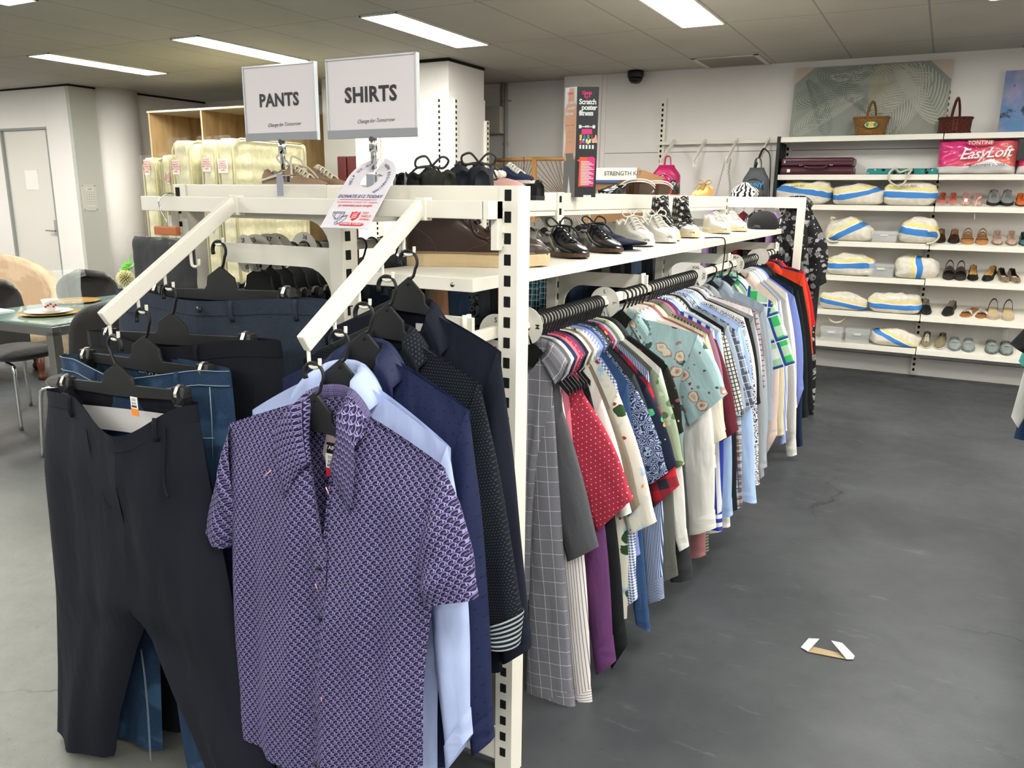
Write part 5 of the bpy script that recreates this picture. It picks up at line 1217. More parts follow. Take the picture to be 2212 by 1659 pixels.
def shoe(label, kind, heel, toe, up, inn, solem, lace=None, group=None, bow=False, name='shoe', L=None, toecap=None, z=None, wsc=1., eyelets=None, stripe=None, decor=None, tilt=0):
    heel, toe = Vector(heel), Vector(toe); d = toe-heel; ln = L or d.xy.length; rz = math.atan2(d.y, d.x)
    g = thing(name, label, 'shoe' if kind not in ('boot', 'slipper') else kind, heel, rz, group)
    vs, fs, mi, uv, sole, zt, half, st = shoe_geo(kind, ln, wsc)
    mb = MB(); mb.add(vs, fs, uv, 0, True); mb.mi = mi
    if toecap:
        mb.mi = [2 if (m == 0 and vs[f[0]][0] > .80*ln) else m for m, f in zip(mi, fs)]
    mb.build('upper', [up, inn]+([toecap] if toecap else []), g, W=False)
    m_ = MB(); n = len(sole); pts = sole+[(x, -y) for x, y in sole[::-1]]
    k_ = len(pts); rows = [(0, .97), (.3, 1.0), (.8, 1.0), (1, .97)]
    vv = [(ln/2+(x-ln/2)*(.985+.015*w), y*w, st*1.12*h+(.006*sstep((x/ln-.75)/.25)*(1-h))) for h, w in rows for x, y in pts]
    ff = [(r*k_+i, r*k_+(i+1) % k_, (r+1)*k_+(i+1) % k_, (r+1)*k_+i) for r in range(3) for i in range(k_)]+[tuple(range(k_-1, -1, -1)), tuple(3*k_+i for i in range(k_))]
    m_.add(vv, ff, None, 0, False); m_.build('sole', solem, g, W=False)
    if lace:
        m_ = MB(); x0, x1 = (.43, .70) if kind != 'boot' and kind != 'hightop' else (.34, .62)
        for i in range(5):
            x = lerp(x0, x1, i/4); z0 = zt(x)+.003; h = half(x)*.42
            for sg in (-1, 1):
                m_.tube(spline([(x*ln, sg*h, z0-.006), (x*ln+.005, 0, z0+.003), (x*ln+.010, -sg*h, z0-.008)], 4), .0032 if kind != 'oxford' else .0018, 6)
        if bow:
            z0 = zt(x0)+.004
            for sg in (-1, 1):
                m_.tube(spline([(x0*ln, 0, z0), (x0*ln-.012, sg*.022, z0+.022), (x0*ln-.004, sg*.044, z0+.014), (x0*ln+.012, sg*.036, z0-.004), (x0*ln, 0, z0)], 6), .003, 6)
                m_.tube(spline([(x0*ln, 0, z0), (x0*ln+.03, sg*.03, z0-.006), (x0*ln+.05, sg*.05, z0-.035)], 5), .0028, 6)
        m_.build('laces', lace, g, W=False)
    if eyelets:
        m_ = MB()
        for i in range(4):
            x = lerp(.34, .56, i/3); zz = zt(x)-.022; hh = half(x)*(.78)
            m_.tube(arc((x*ln, -hh-.003, zz), .0045, 0, 360, 14, (1, 0, 0), (0, .35, .94)), .0016, 6, caps=False)
        m_.build('eyelet', eyelets, g, W=False)
    if stripe:
        m_ = MB()
        for sg in (-1, 1):
            m_.tube(spline([(0.02*ln, sg*(half(.03)+.001), st+.012), (.2*ln, sg*(half(.2)*.985+.001), st+.02), (.4*ln, sg*(half(.4)*.96+.002), st+.030)], 5), .006, 8, flat=.35)
        m_.build('side_stripe', stripe, g, W=False)
    if decor: decor(g, ln, zt, half, st)
    return g
def onshelf(a, X, b=470): p = at(a, b, X=X); return p.y
Z1 = 1.2605
LEA = M('black_polished_leather', '#131416', .16, coat=.4)
BRN = M('brown_leather', '#33211a', .34, bump=(40, .06), coat=.15)
CRS = M('crepe_sole', '#cdb791', .8, bump=(50, .3))
TAN = M('tan_insole', '#a8703f', .6)
G1 = 'shoes on the white shoe shelf'; G2 = 'shoes on the upper shelf'
def boot_extra(g, ln, zt, half, st):
    m_ = MB()
    for sg in (-1, 1):
        for pts in ([(.0, st+.07), (.10, st+.062), (.19, st+.03), (.215, st)], [(.40, st), (.46, st+.018), (.56, st+.028), (.60, st+.045)]):
            m_.tube(spline([(x*ln, sg*(half(x)*1.0+.0003), z) for x, z in pts], 5), .0009, 5)
        m_.tube([(x*ln, sg*(half(x)*1.04+.001), st*1.13) for x in [i/30 for i in range(1, 30)]], .0011, 5)
    m_.build('stitching', M('stitch_brown', '#5b4536', .7), g, W=False)
    m_ = MB()
    m_.tube([(.965*ln*math.cos(0)*x+.0, y, st*1.14) for x, y in [(i/24, half(i/24)*1.07) for i in range(25)]]+[(x*ln*.965, -half(x)*1.07, st*1.14) for x in [1-i/24 for i in range(25)]], .003, 6)
    m_.build('welt', M('welt_brown', '#8a6f55', .7), g, W=False)
    MB().tube(spline([(.40*ln, .01, zt(.40)), (.42*ln, -.03, zt(.4)+.012), (.47*ln, -.05, zt(.5)-.02), (.56*ln, -.056, st+.04), (.62*ln, -.05, st+.015)], 6), .0022, 6).build('loose_lace', M('lace_brown', '#2b2320', .8), g, W=False)
shoe('single brown leather lace-up boot with thick cream crepe sole', 'boot', (-1.275, 1.79, Z1), (-.925, 1.97, Z1), BRN, BRN, CRS, lace=M('lace_brown', '#2b2320', .8), group=G1, eyelets=M('eyelet_brass', '#7e7468', .35, 1.), decor=boot_extra, name='boot', L=.385)
lb = M('lace_black', '#121212', .8)
for tx, hx, w in ((1270, 1172, 'shiny black pointed dress shoe beside the brown boot'), (1345, 1246, 'shiny black pointed dress shoe beside the navy cap')):
    shoe(w, 'oxford', (-1.20, onshelf(hx, -1.20), Z1), (-.935, onshelf(tx, -.935), Z1), LEA, TAN, M('leather_sole_edge', '#4b3426', .5), lace=lb, group=G1, bow=True, L=.33)
WHS = M('white_leather', '#cfccc5', .45); WHR = M('white_rubber', '#c9c6bf', .5); OFF = M('off_white_leather', '#c9c3b5', .5); OFR = M('gum_rubber', '#c6b998', .55); LW = M('lace_white', '#cfcbc1', .8)
for tx, hx, w in ((1421, 1342, 'white lace-up sneaker just behind the navy cap'), (1471, 1393, 'white lace-up sneaker against the starred high-tops')):
    shoe(w, 'sneaker', (-1.20, onshelf(hx, -1.20), Z1), (-.935, onshelf(tx, -.935), Z1), WHS, WHS, WHR, lace=LW, group=G1, bow=True, L=.33)
k = NT('star_canvas'); u, v, uv, obj = k.uv()
p_ = .036; row = k.m('FLOOR', k.m('DIVIDE', v, p_)); fx = k.m('SUBTRACT', k.m('FRACT', k.m('ADD', k.m('DIVIDE', u, p_), k.m('MULTIPLY', row, .5))), .5); fy = k.m('SUBTRACT', k.m('FRACT', k.m('DIVIDE', v, p_)), .5)
an = k.m('ARCTAN2', fx, fy); rr = k.m('SQRT', k.m('ADD', k.m('MULTIPLY', fx, fx), k.m('MULTIPLY', fy, fy)))
sec = k.m('ABSOLUTE', k.m('SUBTRACT', k.m('FRACT', k.m('ADD', k.m('DIVIDE', an, 2*PI/5), .5)), .5))
k.set(k.b.inputs['Base Color'], k.mix(k.m('LESS_THAN', rr, k.m('SUBTRACT', .36, k.m('MULTIPLY', sec, .44))), lin('#141416'), lin('#e4e1d6'))); k.b.inputs['Roughness'].default_value = .8
for tx, hx, w in ((1480, 1418, 'black canvas high-top printed with white stars, in front of its twin'), (1524, 1462, 'black canvas high-top printed with white stars, pale rubber toe showing')):
    shoe(w, 'hightop', (-1.21, onshelf(hx, -1.21), Z1), (-.945, onshelf(tx, -.945), Z1), k.mat, BLACK, OFR, lace=lb, group=G1, L=.33, toecap=OFF)
for tx, hx, w in ((1592, 1530, 'off-white low sneaker in front of its twin'), (1627, 1562, 'off-white low sneaker beside the charcoal suede shoe')):
    shoe(w, 'sneaker', (-1.20, onshelf(hx, -1.20), Z1), (-.94, onshelf(tx, -.94), Z1), OFF, OFF, OFR, lace=LW, group=G1, L=.33)
shoe('charcoal suede shoe near the far end of the shoe shelf', 'lowlace', (-1.13, onshelf(1622, -1.13), Z1), (-.945, onshelf(1657, -.945), Z1), M('charcoal_suede', '#3b3a3c', .95), BLACK, RUB, lace=lb, group=G1, L=.27)
shoe('black running shoe with white sole near the far end of the shoe shelf', 'sneaker', (-1.24, onshelf(1632, -1.24), Z1), (-.965, onshelf(1681, -.965), Z1), M('black_knit', '#1d1d1f', .9), BLACK, WHR, lace=lb, group=G1, L=.31)
# black round-backed cap at the far end
c = at(1690, 478, Y=5.25); c.z = Z1
solo(MB().lathe([(.0, .0), (.085, 0), (.095, .02), (.09, .06), (.065, .095), (.03, .112), (0, .115)], (-1.02, 5.30, Z1), 28), 'felt_hat', M('black_felt', '#151517', .9), 'round black felt hat at the far end of the shoe shelf', 'hat')
# navy peaked cap
cp = Vector((-1.10, onshelf(1340, -1.05), Z1))
g = thing('cap', 'navy peaked cap lying on the shoe shelf by the dress shoes', 'cap', cp, math.radians(-28))
NVC = fab('navy_cap_cloth', '#1b2138', [('mel', 120, .4, '#262d4a')], .9, .5)
def crown(i, j):
    a = 2*PI*i; r = .105*math.cos(j*PI/2)**.55 if j < 1 else 0; z = .095*math.sin(j*PI/2)
    w = 1+.07*math.sin(3*a+1)+.03*math.sin(7*a)
    z *= (.75+.25*math.cos(a+2.2))
    return (r*math.cos(a)*1.15*w-.02, r*math.sin(a)*w, z), (a*.09, j*.1)
MB().grid(crown, 32, 10, 0, True, True).build('crown', NVC, g, W=False)
def brim(i, j):
    s = 2*i-1; x = .085*math.sqrt(max(0, 1-(s*.9)**2))+.0; ext = .11*math.sqrt(max(0, 1-s*s))*j
    return (x+ext+.0, s*.088, .012+.028*(1-s*s)*(1-.35*j)), (s*.09, ext)
MB().grid(brim, 20, 8).build('brim', NVC, g, W=False, solid=.004)
# cord dangling from the shelf
p = at(1562, 512, X=-.925)
solo(MB().tube(spline([(-1.0, p.y-.05, Z1+.002), (-.95, p.y, Z1+.004), (-.922, p.y+.02, Z1-.005), (-.918, p.y+.025, Z1-.06), (-.92, p.y+.02, Z1-.13), (-.922, p.y+.012, Z1-.19)], 6), .003, 6), 'cord', lb, 'black cord dangling from the shoe shelf edge', 'cord')

# ---- upper shelf
Z2 = TOPZ-.0215
TANS = M('tan_suede', '#9a8069', .95, bump=(120, .1)); 
Yt = 1.66
def xa(a, Y): return at(a, 390, Y=Y).x
shoe('tan suede sneaker with white stripe and cream laces, heel towards the door', 'sneaker', (xa(574, Yt), Yt, Z2), (xa(724, Yt), Yt, Z2), TANS, M('grey_lining', '#b9b3a8', .9), WHR, lace=M('lace_cream', '#d8cfba', .8), group=G2, bow=True, stripe=WHS, L=.215)
shoe('second tan suede sneaker, tucked behind the first', 'sneaker', (xa(640, Yt+.11), Yt+.11, Z2), (xa(752, Yt+.09), Yt+.08, Z2), TANS, M('grey_lining', '#b9b3a8', .9), WHR, lace=M('lace_cream', '#d8cfba', .8), group=G2, stripe=WHS, L=.215)
DK = M('dark_olive_canvas', '#24251f', .9); DN = M('dark_navy_suede', '#1e222b', .9)
def hp(a, Y): return (at(a, 390, Y=Y).x, Y, Z2)
shoe('black slip-on shoe, heel towards the tag', 'loafer', hp(868, 1.72), hp(900, 2.0), M('black_slip_leather', '#17181a', .4), BLACK, RUB, group=G2, L=.26)
shoe('black slip-on shoe lying beside its partner next to the donation tag', 'loafer', hp(892, 1.70), hp(925, 1.98), M('black_slip_leather', '#17181a', .4), BLACK, RUB, group=G2, L=.26)
shoe('dark olive lace-up shoe with loose loops of lace', 'lowlace', hp(972, 1.68), hp(908, 1.78), DK, BLACK, RUB, lace=M('lace_grey', '#3b3b3a', .8), bow=True, group=G2, L=.25)
shoe('dark navy suede shoe, heel facing the shopper, paired with another', 'lowlace', hp(1000, 1.72), hp(985, 2.02), DN, M('brown_lining', '#4d3727', .8), RUB, lace=M('lace_grey', '#3b3b3a', .8), group=G2, L=.29)
shoe('dark navy suede shoe, heel facing the shopper, at the corner post end', 'lowlace', hp(1042, 1.72), hp(1022, 2.02), DN, M('brown_lining', '#4d3727', .8), RUB, lace=M('lace_grey', '#3b3b3a', .8), bow=True, group=G2, L=.29)
PNK = M('pink_plush', '#d3a49c', .95); FLF = M('white_fluff', '#e8e0d6', 1., bump=(160, .8))
def fluff(g, ln, zt, half, st):
    m_ = MB()
    for i in range(9):
        a = i/8*PI; m_.lathe([(0, -.014), (.012, -.008), (.015, 0), (.012, .008), (0, .014)], (.10*ln+.36*ln*math.sin(a), .036*math.cos(a), .068), 10)
    m_.build('fluffy_trim', FLF, g, W=False)
shoe('pale pink slipper with white fluffy trim', 'slipper', hp(1040, 2.35), hp(1078, 2.30), PNK, FLF, WHR, group=G2, decor=fluff, L=.24, name='slipper')
shoe('navy canvas sneaker with white laces on top of the other shoes', 'lowlace', (at(1066, 370, Y=2.45).x, 2.45, Z2+.035), (at(1118, 370, Y=2.40).x, 2.38, Z2+.02), M('navy_canvas', '#1d2a48', .9), BLACK, WHR, lace=LW, group=G2, L=.24)
shoe('black suede lace-up shoe with pale tan lining, in front of the rattan screen', 'lowlace', (at(1168, 390, Y=2.36).x, 2.36, Z2-.012), (at(1070, 390, Y=2.42).x, 2.44, Z2-.012), M('black_suede', '#1a1a1c', .95), M('pale_tan_lining', '#b49a6a', .7), RUB, lace=lb, group=G2, L=.265)
# fitness box
by = 2.90
g = thing('scratch_poster_box', 'tall black and pink fitness poster box standing on the upper shelf', 'box', (-1.43, by, Z2))
q0, q1 = at(1220, 300, Y=by), at(1245, 300, Y=by)
bx0 = at(1219, 398, Y=by).x; zt_ = at(1247, 187, Y=by).z; bw = .072; bd = .058
bx1 = at(1245, 398, Y=by).x
FR = Vector((bx0, by, Z2)); rzb = math.radians(38)
ex = Vector((math.cos(rzb), math.sin(rzb), 0)); ey = Vector((-math.sin(rzb), math.cos(rzb), 0))
# corner edge between the pale face and the black face
E0 = Vector((at(1241, 405, Y=by).x, by, Z2)); Hb = zt_-Z2
fA = Vector((-.83, .0, 0)); 
uA = Vector((-.78, .22, 0)).normalized(); uB = Vector((.88, .47, 0)).normalized(); wA, wB = .058, .082
def face(mb, u_, nrm, poly, off, m=0): mb.add([E0+u_*a+Vector((0, 0, b*Hb))+nrm*off for a, b in poly], [tuple(range(len(poly)))], None, m)
nA = Vector((uA.y, -uA.x, 0)); nA = nA if nA.y < 0 else -nA
nB = Vector((uB.y, -uB.x, 0)); nB = nB if nB.y < 0 else -nB
pts = [E0, E0+uB*wB, E0+uB*wB+uA*wA, E0+uA*wA]
m_ = MB(); vs_ = [p+Vector((0, 0, z)) for z in (0, Hb) for p in pts]
m_.add(vs_, [(3, 2, 1, 0), (4, 5, 6, 7), (0, 1, 5, 4), (1, 2, 6, 5), (2, 3, 7, 6), (3, 0, 4, 7)], None, 0)
m_.build('carton', M('carton_black', '#232326', .45), g)
SK = M('print_skin', '#d9a587', .5); SKD = M('print_skin_dark', '#b98468', .5); PW = M('print_white', '#f0f0f0', .6); PG = M('print_grey', '#6d6c6a', .5); PP = M('print_pink', '#d8327a', .5); PO = M('print_orange', '#e2583a', .5)
m_ = MB()
face(m_, uA, nA, [(0, 0), (wA, 0), (wA, 1), (0, 1)], .0006, 2)
face(m_, uA, nA, [(.002, .40), (wA*.94, .40), (wA*.86, .55), (wA*.97, .66), (wA*.97, .80), (wA*.75, .87), (wA*.62, .99), (wA*.25, .99), (wA*.2, .88), (.0, .83)], .0009, 0)
for pg in ([(.03, .66), (.052, .665), (.054, .70), (.034, .70)], [(.008, .66), (.026, .665), (.024, .70), (.007, .70)]): face(m_, uA, nA, [(a, b-.008) for a, b in pg], .0011, 1); face(m_, uA, nA, [(a, b) for a, b in pg], .0013, 0)
for r_ in range(3):
    for c_ in range(2):
        x0_, z0_ = .014+c_*.016, .60-r_*.048
        face(m_, uA, nA, [(x0_, z0_-.003), (x0_+.013, z0_-.003), (x0_+.014, z0_+.034), (x0_, z0_+.034)], .0011, 1); face(m_, uA, nA, [(x0_+.001, z0_), (x0_+.0135, z0_), (x0_+.0145, z0_+.036), (x0_+.001, z0_+.036)], .0013, 0)
face(m_, uA, nA, [(.0, 0), (.018, 0), (.030, .20), (.036, .0), (wA, 0), (wA*.98, .36), (wA*.8, .405), (.012, .405), (.0, .37)], .0014, 3)
for pg in ([(.044, .34), (.052, .335), (.058, .40), (.05, .42)], [(.001, .35), (.008, .35), (.012, .41), (.004, .42)]): face(m_, uA, nA, pg, .0016, 0)
m_.build('torso_print', [SK, SKD, PW, PG], g)
m_ = MB(); 
def faceT(u_, nrm, sgn, a, b, txt, size, bold=.03, shear=0.): m_.text(txt, size, E0+u_*a+Vector((0, 0, b*Hb))+nrm*.002, u_*sgn, (0, 0, 1), bold=bold, shear=shear, spacing=.85)
for txt, dz, dx in (('Scratch', .865, .0), ('poster', .815, .008), ('fitness', .765, -.006)):
    faceT(uB, nB, 1, wB*.5+dx*.8, dz, txt, .026, .03)
m_.build('title_lettering', PW, g); m_ = MB()
for txt, dz, dx in (('Scratch', .865, .0), ('poster', .815, .008), ('fitness', .765, -.006)): faceT(uA, nA, -1, wA*.5-dx*.6, dz, txt, .018, .02, .1)
m_.build('side_lettering', PW, g); m_ = MB()
faceT(uB, nB, 1, wB*.5, .645, 'MY', .012, .02)
for dx in (-.026, .026): face(m_, uB, nB, [(wB*.5+dx-.005, .63), (wB*.5+dx+.005, .63), (wB*.5+dx+.005, .66), (wB*.5+dx-.005, .66)], .001)
face(m_, uB, nB, [(.016, .64), (.066, .64), (.066, .648), (.016, .648)], .001)
for r_ in range(2):
    for c_ in range(5): face(m_, uB, nB, [(.014+c_*.012, .50-r_*.055), (.021+c_*.012, .50-r_*.055), (.021+c_*.012, .535-r_*.055), (.014+c_*.012, .535-r_*.055)], .001)
for r_ in range(16): face(m_, uB, nB, [(.022, .325-r_*.014), (.055+.008*(r_ % 3), .325-r_*.014), (.055+.008*(r_ % 3), .332-r_*.014), (.022, .332-r_*.014)], .0022)
face(m_, uB, nB, [(.035, .0), (.065, .0), (.065, .02), (.035, .02)], .001)
m_.build('white_lettering', PW, g)
m_ = MB()
faceT(uB, nB, 1, wB*.45, .945, 'Gents', .018, .03); faceT(uA, nA, -1, wA*.55, .945, 'Gents', .013, .02)
face(m_, uB, nB, [(.020, .575), (.062, .58), (.060, .625), (.022, .625)], .001)
for c_, dz in ((.028, .90), (.036, .89), (.044, .905)): face(m_, uB, nB, [(c_, dz), (c_+.004, dz), (c_+.004, dz+.03), (c_, dz+.03)], .001)
face(m_, uB, nB, [(.045, .10), (.072, .10), (.076, .36), (.066, .375), (.045, .37)], .0012)
m_.build('pink_print', PP, g)
m_ = MB(); face(m_, uB, nB, [(.014, .10), (.045, .10), (.045, .37), (.016, .37), (.016, .35), (.006, .34), (.016, .325)], .0012); m_.build('orange_print', PO, g)
for i, cc in enumerate(('#e0c93a', '#3a64b8', '#4ca24a', '#8e2a5e', '#c43340', '#6b3a86', '#d9cf4e')):
    m_ = MB(); a, b = .014+(i % 4)*.014, .55 if i < 4 else .50
    face(m_, uB, nB, [(a, b-.012), (a+.009, b-.012), (a+.009, b+.022), (a, b+.022)], .0013); m_.build('colour_square', M('print_sq'+cc, cc, .5), g)
m_ = MB(); face(m_, uB, nB, [(.058, .53), (.070, .545), (.074, .575), (.078, .57), (.082, .50), (.072, .50), (.06, .52)], .0016); m_.build('hand_print', SK, g)
# pumps, goggles, runner, tan shoe
def hq(a, X, b=400): p = at(a, b, X=X); return (X, p.y, Z2)
shoe('black patent court shoe next to the fitness box', 'loafer', hq(1346, -1.44), hq(1280, -1.44), LEA, BLACK, RUB, group=G2, L=.30)
shoe('second black patent court shoe, behind the first', 'loafer', hq(1352, -1.60), hq(1292, -1.58), LEA, BLACK, RUB, group=G2, L=.30)
def goggles(label, px, X, strap, rim):
    p = at(px, 402, X=X); g = thing('ski_goggles', label, 'goggles', (X, p.y, Z2), math.radians(-62), 'ski goggles')
    def bod(i, j):
        s = 2*i-1; a = 2*PI*j; y_ = s*.085; x_ = .03*(1-s*s)+.022*math.cos(a); z_ = .045+.040*(1-abs(s)**5)*math.sin(a)
        return (x_, y_, z_), (s, j)
    MB().grid(bod, 24, 20).build('frame', rim, g, W=False)
    def lens(i, j):
        s = (2*i-1)*.86; t = (2*j-1)*.8; return (.056-.034*s*s, s*.085, .045+.034*t*(1-abs(s)**5)-.008*math.exp(-s*s*30)*(1-j)), (s, t)
    MB().grid(lens, 20, 8).build('lens', M('amber_lens', '#3f2810', .08, coat=.5), g, W=False)
    m_ = MB()
    for k_, (r_, mm) in enumerate(((.066, 0), (.060, 1), (.054, 0))):
        pts = [(-.02-r_*1.2*math.sin(PI*t), -.085+.17*t, .045+.01*math.sin(2*PI*t)) for t in [i/16 for i in range(17)]]
        m_.tube(pts, .016-.003*k_, 8, flat=.3)
    m_.build('strap', strap, g, W=False)
    m_ = MB(); m_.tube([(.04-.02*((2*t-1)**2), -.09+.18*t, .092-.03*abs(2*t-1)**3) for t in [i/16 for i in range(17)]], .004, 6).tube([(.048-.03*((2*t-1)**2), -.09+.18*t, .08-.03*abs(2*t-1)**3) for t in [i/16 for i in range(17)]], .003, 6)
    m_.build('rim_stripe', M('rim_white', '#e2ded4', .5), g, W=False)
    return g
goggles('black and white ski goggles with amber lens', 1376, -1.42, M('strap_white', '#dcd8cf', .8), M('goggle_black', '#17181a', .4))
goggles('red ski goggles with dark lens beside the black and white pair', 1418, -1.45, M('strap_red', '#b5283a', .8), M('goggle_red', '#8f2030', .4))
shoe('black trainer with orange sole, heel towards the shopper', 'sneaker', hq(1458, -1.40), hq(1440, -1.62), M('black_trainer', '#18191b', .5), M('tan_lining_b', '#9a7a52', .8), M('orange_sole', '#d9633f', .6), lace=lb, group=G2, L=.30)
shoe('tan leather shoe with cord bow, last on the upper shelf', 'lowlace', hq(1534, -1.42), hq(1476, -1.42), M('camel_leather', '#b98d50', .55), TAN, M('camel_sole', '#a87f4a', .7), lace=M('lace_camel', '#7d6033', .8), group=G2, bow=True, L=.34)
# strength kit carton on the far side of the shelf
p0, p1 = at(1278, 392, Y=5.6), at(1405, 362, Y=5.6)
g = thing('strength_kit_box', 'open brown carton with white printed lid standing behind the goggles', 'box', ((p0.x+p1.x)/2, 5.6, 1.2))
CB = M('cardboard', '#8e6a48', .85)
MB().box(p0.x, p1.x-.12, 5.6, 5.95, 1.15, p1.z-.06).build('carton', CB, g)
m_ = MB(); zz = p1.z
m_.add([(p0.x, 5.595, zz-.085), (p1.x-.10, 5.595, zz-.085), (p1.x-.10, 5.60, zz), (p0.x, 5.60, zz)], [(0, 1, 2, 3)], None, 0); m_.build('printed_lid', M('lid_cream', '#d8d3c0', .6), g, solid=.004)
m_ = MB(); m_.add([(p1.x-.10, 5.60, zz), (p1.x-.10, 5.60, zz-.15), (p1.x, 5.9, zz-.16), (p1.x, 5.9, zz-.06)], [(0, 1, 2, 3)], None, 0); m_.build('flap', CB, g, solid=.004)
MB().text('STRENGTH KIT', .042, ((p0.x+p1.x)/2+.02, 5.59, zz-.04), (1, 0, 0), (0, 0, 1), bold=.02).build('lettering', M('ink_slate', '#4a5260', .6), g)
MB().box(p0.x, (p0.x+p1.x)/2, 5.588, 5.594, zz-.105, zz-.085).build('blue_band', M('band_blue', '#33507f', .6), g)
solo(MB().box(p0.x-.05, p1.x+.1, 5.58, 6.0, 1.1, 1.15).box(p0.x-.03, p0.x, 5.6, 5.63, 0, 1.1).box(p1.x+.05, p1.x+.08, 5.6, 5.63, 0, 1.1).box(p0.x-.03, p0.x, 5.95, 5.98, 0, 1.1).box(p1.x+.05, p1.x+.08, 5.95, 5.98, 0, 1.1), 'display_table', WHITE, 'white metal table behind the rack carrying the brown carton', 'table')
# ---- frocks beyond the end of the rack
DR = 'dresses beyond the rack'
solo(MB().tube([(-2.1, 6.0, 1.40), (-.93, 6.0, 1.40)], .013, 10).tube([(-2.05, 6.0, 0), (-2.05, 6.0, 1.40)], .014, 10).box(-2.1, -2.0, 5.85, 6.15, 0, .02).tube([(-.96, 6.0, 0), (-.96, 6.0, 1.40)], .014, 10).box(-1., -.92, 5.85, 6.15, 0, .02), 'dress_rail', WHITE, 'white free-standing rail of dresses past the far end of the rack', 'rail')
def frock(x, mat, label, zhem=.35, hw=.055, top=1.36, y=6.0, dd=.2, lean=0):
    """dress seen edge on or half turned; hangs across the rail"""
    g = thing('dress', label, 'dress', (x, y, zhem), 0, DR); rg = random.Random(int(abs(x)*1000))
    ph = rg.uniform(0, 6)
    def fn(i, j):
        a = 2*PI*i; w = pl([(0, .05), (.02, .7), (.06, .95), (.3, .9), (.5, 1.), (1, 1.35)], j); f = 1+.16*math.sin(5*a+ph+3*j)*sstep(j*3)
        return (x+lean*j+hw*w*math.cos(a)*f, y+dd*min(w, 1)*math.sin(a), lerp(top, zhem, j)), (a*.12, -j*1.2)
    MB().grid(fn, 28, 24, 0, True, True).build('dress_body', mat, g)
    MB().tube(arc((x, y, 1.397), .022, 200, -40, 10, (0, 1, 0), (0, 0, 1))+[Vector((x, y, top))], .003, 6).build('hook', CHROME, g)
    return g
LILAC = fab('lilac_cloth', '#8e6f9c', [('mel', 60, .5, '#a384b0')], .8, .6); BWF = fab('black_white_bloom', '#131316', [('vor', 22, .36, '#b9b8bd', 1., .5), ('vor', 40, .2, '#7d7d84', 4., .4)], .8, .5)
BSP = fab('black_speckle', '#101013', [('vor', 30, .16, '#a9a9ad', 2., .5)], .8, .4); DRED = fab('dark_red_cloth', '#5d1220', [], .8, .4)
for x, mt, lab in ((-1.52, LILAC, 'lilac dress first on the dress rail past the rack'), (-1.45, BWF, 'black dress with white blooms next to the lilac one'), (-1.375, BSP, 'black speckled dress between two printed ones'), (-1.30, DRED, 'dark red dress half hidden on the dress rail'), (-1.225, BWF, 'second black and white bloomed dress on the dress rail'), (-1.15, BSP, 'black speckled dress beside the pale lilac one'), (-1.075, LILAC, 'lilac dress near the black floral blouse'), (-1.0, BWF, 'black and white printed dress behind the felt hat')):
    frock(x, mt, lab)
# big sheer black floral blouse hung on the far corner post
BFL = fab('black_grey_chiffon', '#131315', [('vor', 20, .46, '#6f6f70', 3., .7), ('vor', 27, .34, '#98979a', 7., .55), ('vor', 33, .33, '#1c1c1e', 9., .6), ('vor', 60, .25, '#b5b4b4', 2., .25)], .75, .6)
Yb = 5.66
shirt('blouse', 'sheer black blouse with grey blooms and long dark skirt, hanging outside the far corner post', [BFL], Yb, (at(1722, 440, Y=Yb).x, at(1722, 432, Y=Yb).z), .05, (P(1690, 470, Yb), P(1757, 462, Yb)), ((P(1688, 780, Yb)), (P(1752, 960, Yb))),
    (dict(o=P(1682, 640, Yb), i=P(1705, 650, Yb), arm=P(1705, 560, Yb), bulge=.02), dict(o=P(1786, 610, Yb), i=P(1738, 635, Yb), arm=P(1735, 540, Yb), bulge=.05, th=.05)), D=.06, cat='blouse', vd=.08, seed=77, fold=.012)
m_ = MB()
def sk(i, j): 
    a = 2*PI*i; c = at(lerp(1742, 1748, j), 600, Y=Yb).x; w = lerp(.075, .06, j)
    return (c+w*math.cos(a)*(1+.12*math.sin(6*a)), Yb+.05+.06*math.sin(a), lerp(P(1742, 600, Yb)[1], P(1748, 850, Yb)[1], j)), (a*.1, -j)
m_.grid(sk, 24, 14, 0, True, True)
solo(m_, 'skirt', M('black_ruffle', '#0f0f11', .8, bump=(60, .8)), 'long black ruffled skirt hanging below the sheer blouse', 'skirt')
# zebra scarf poking up behind the end beam
p = at(1605, 418, Y=5.9)
def zs(i, j):
    a = 2*PI*i; r = .085*math.sin(PI*min(1, j*.9+.05)); return (p.x+.02+r*math.cos(a)*(1.1+.2*math.sin(3*a)), 5.85+r*.7*math.sin(a), 1.40+.16*j), (a*.06, j*.2)
solo(MB().grid(zs, 20, 10, 0, True, True), 'scarf', fab('zebra_cloth', '#e0ddd6', [('line', 9, .5, '#131313')], .8, .5), 'black and white zebra scarf bunched on the dress rail', 'scarf')
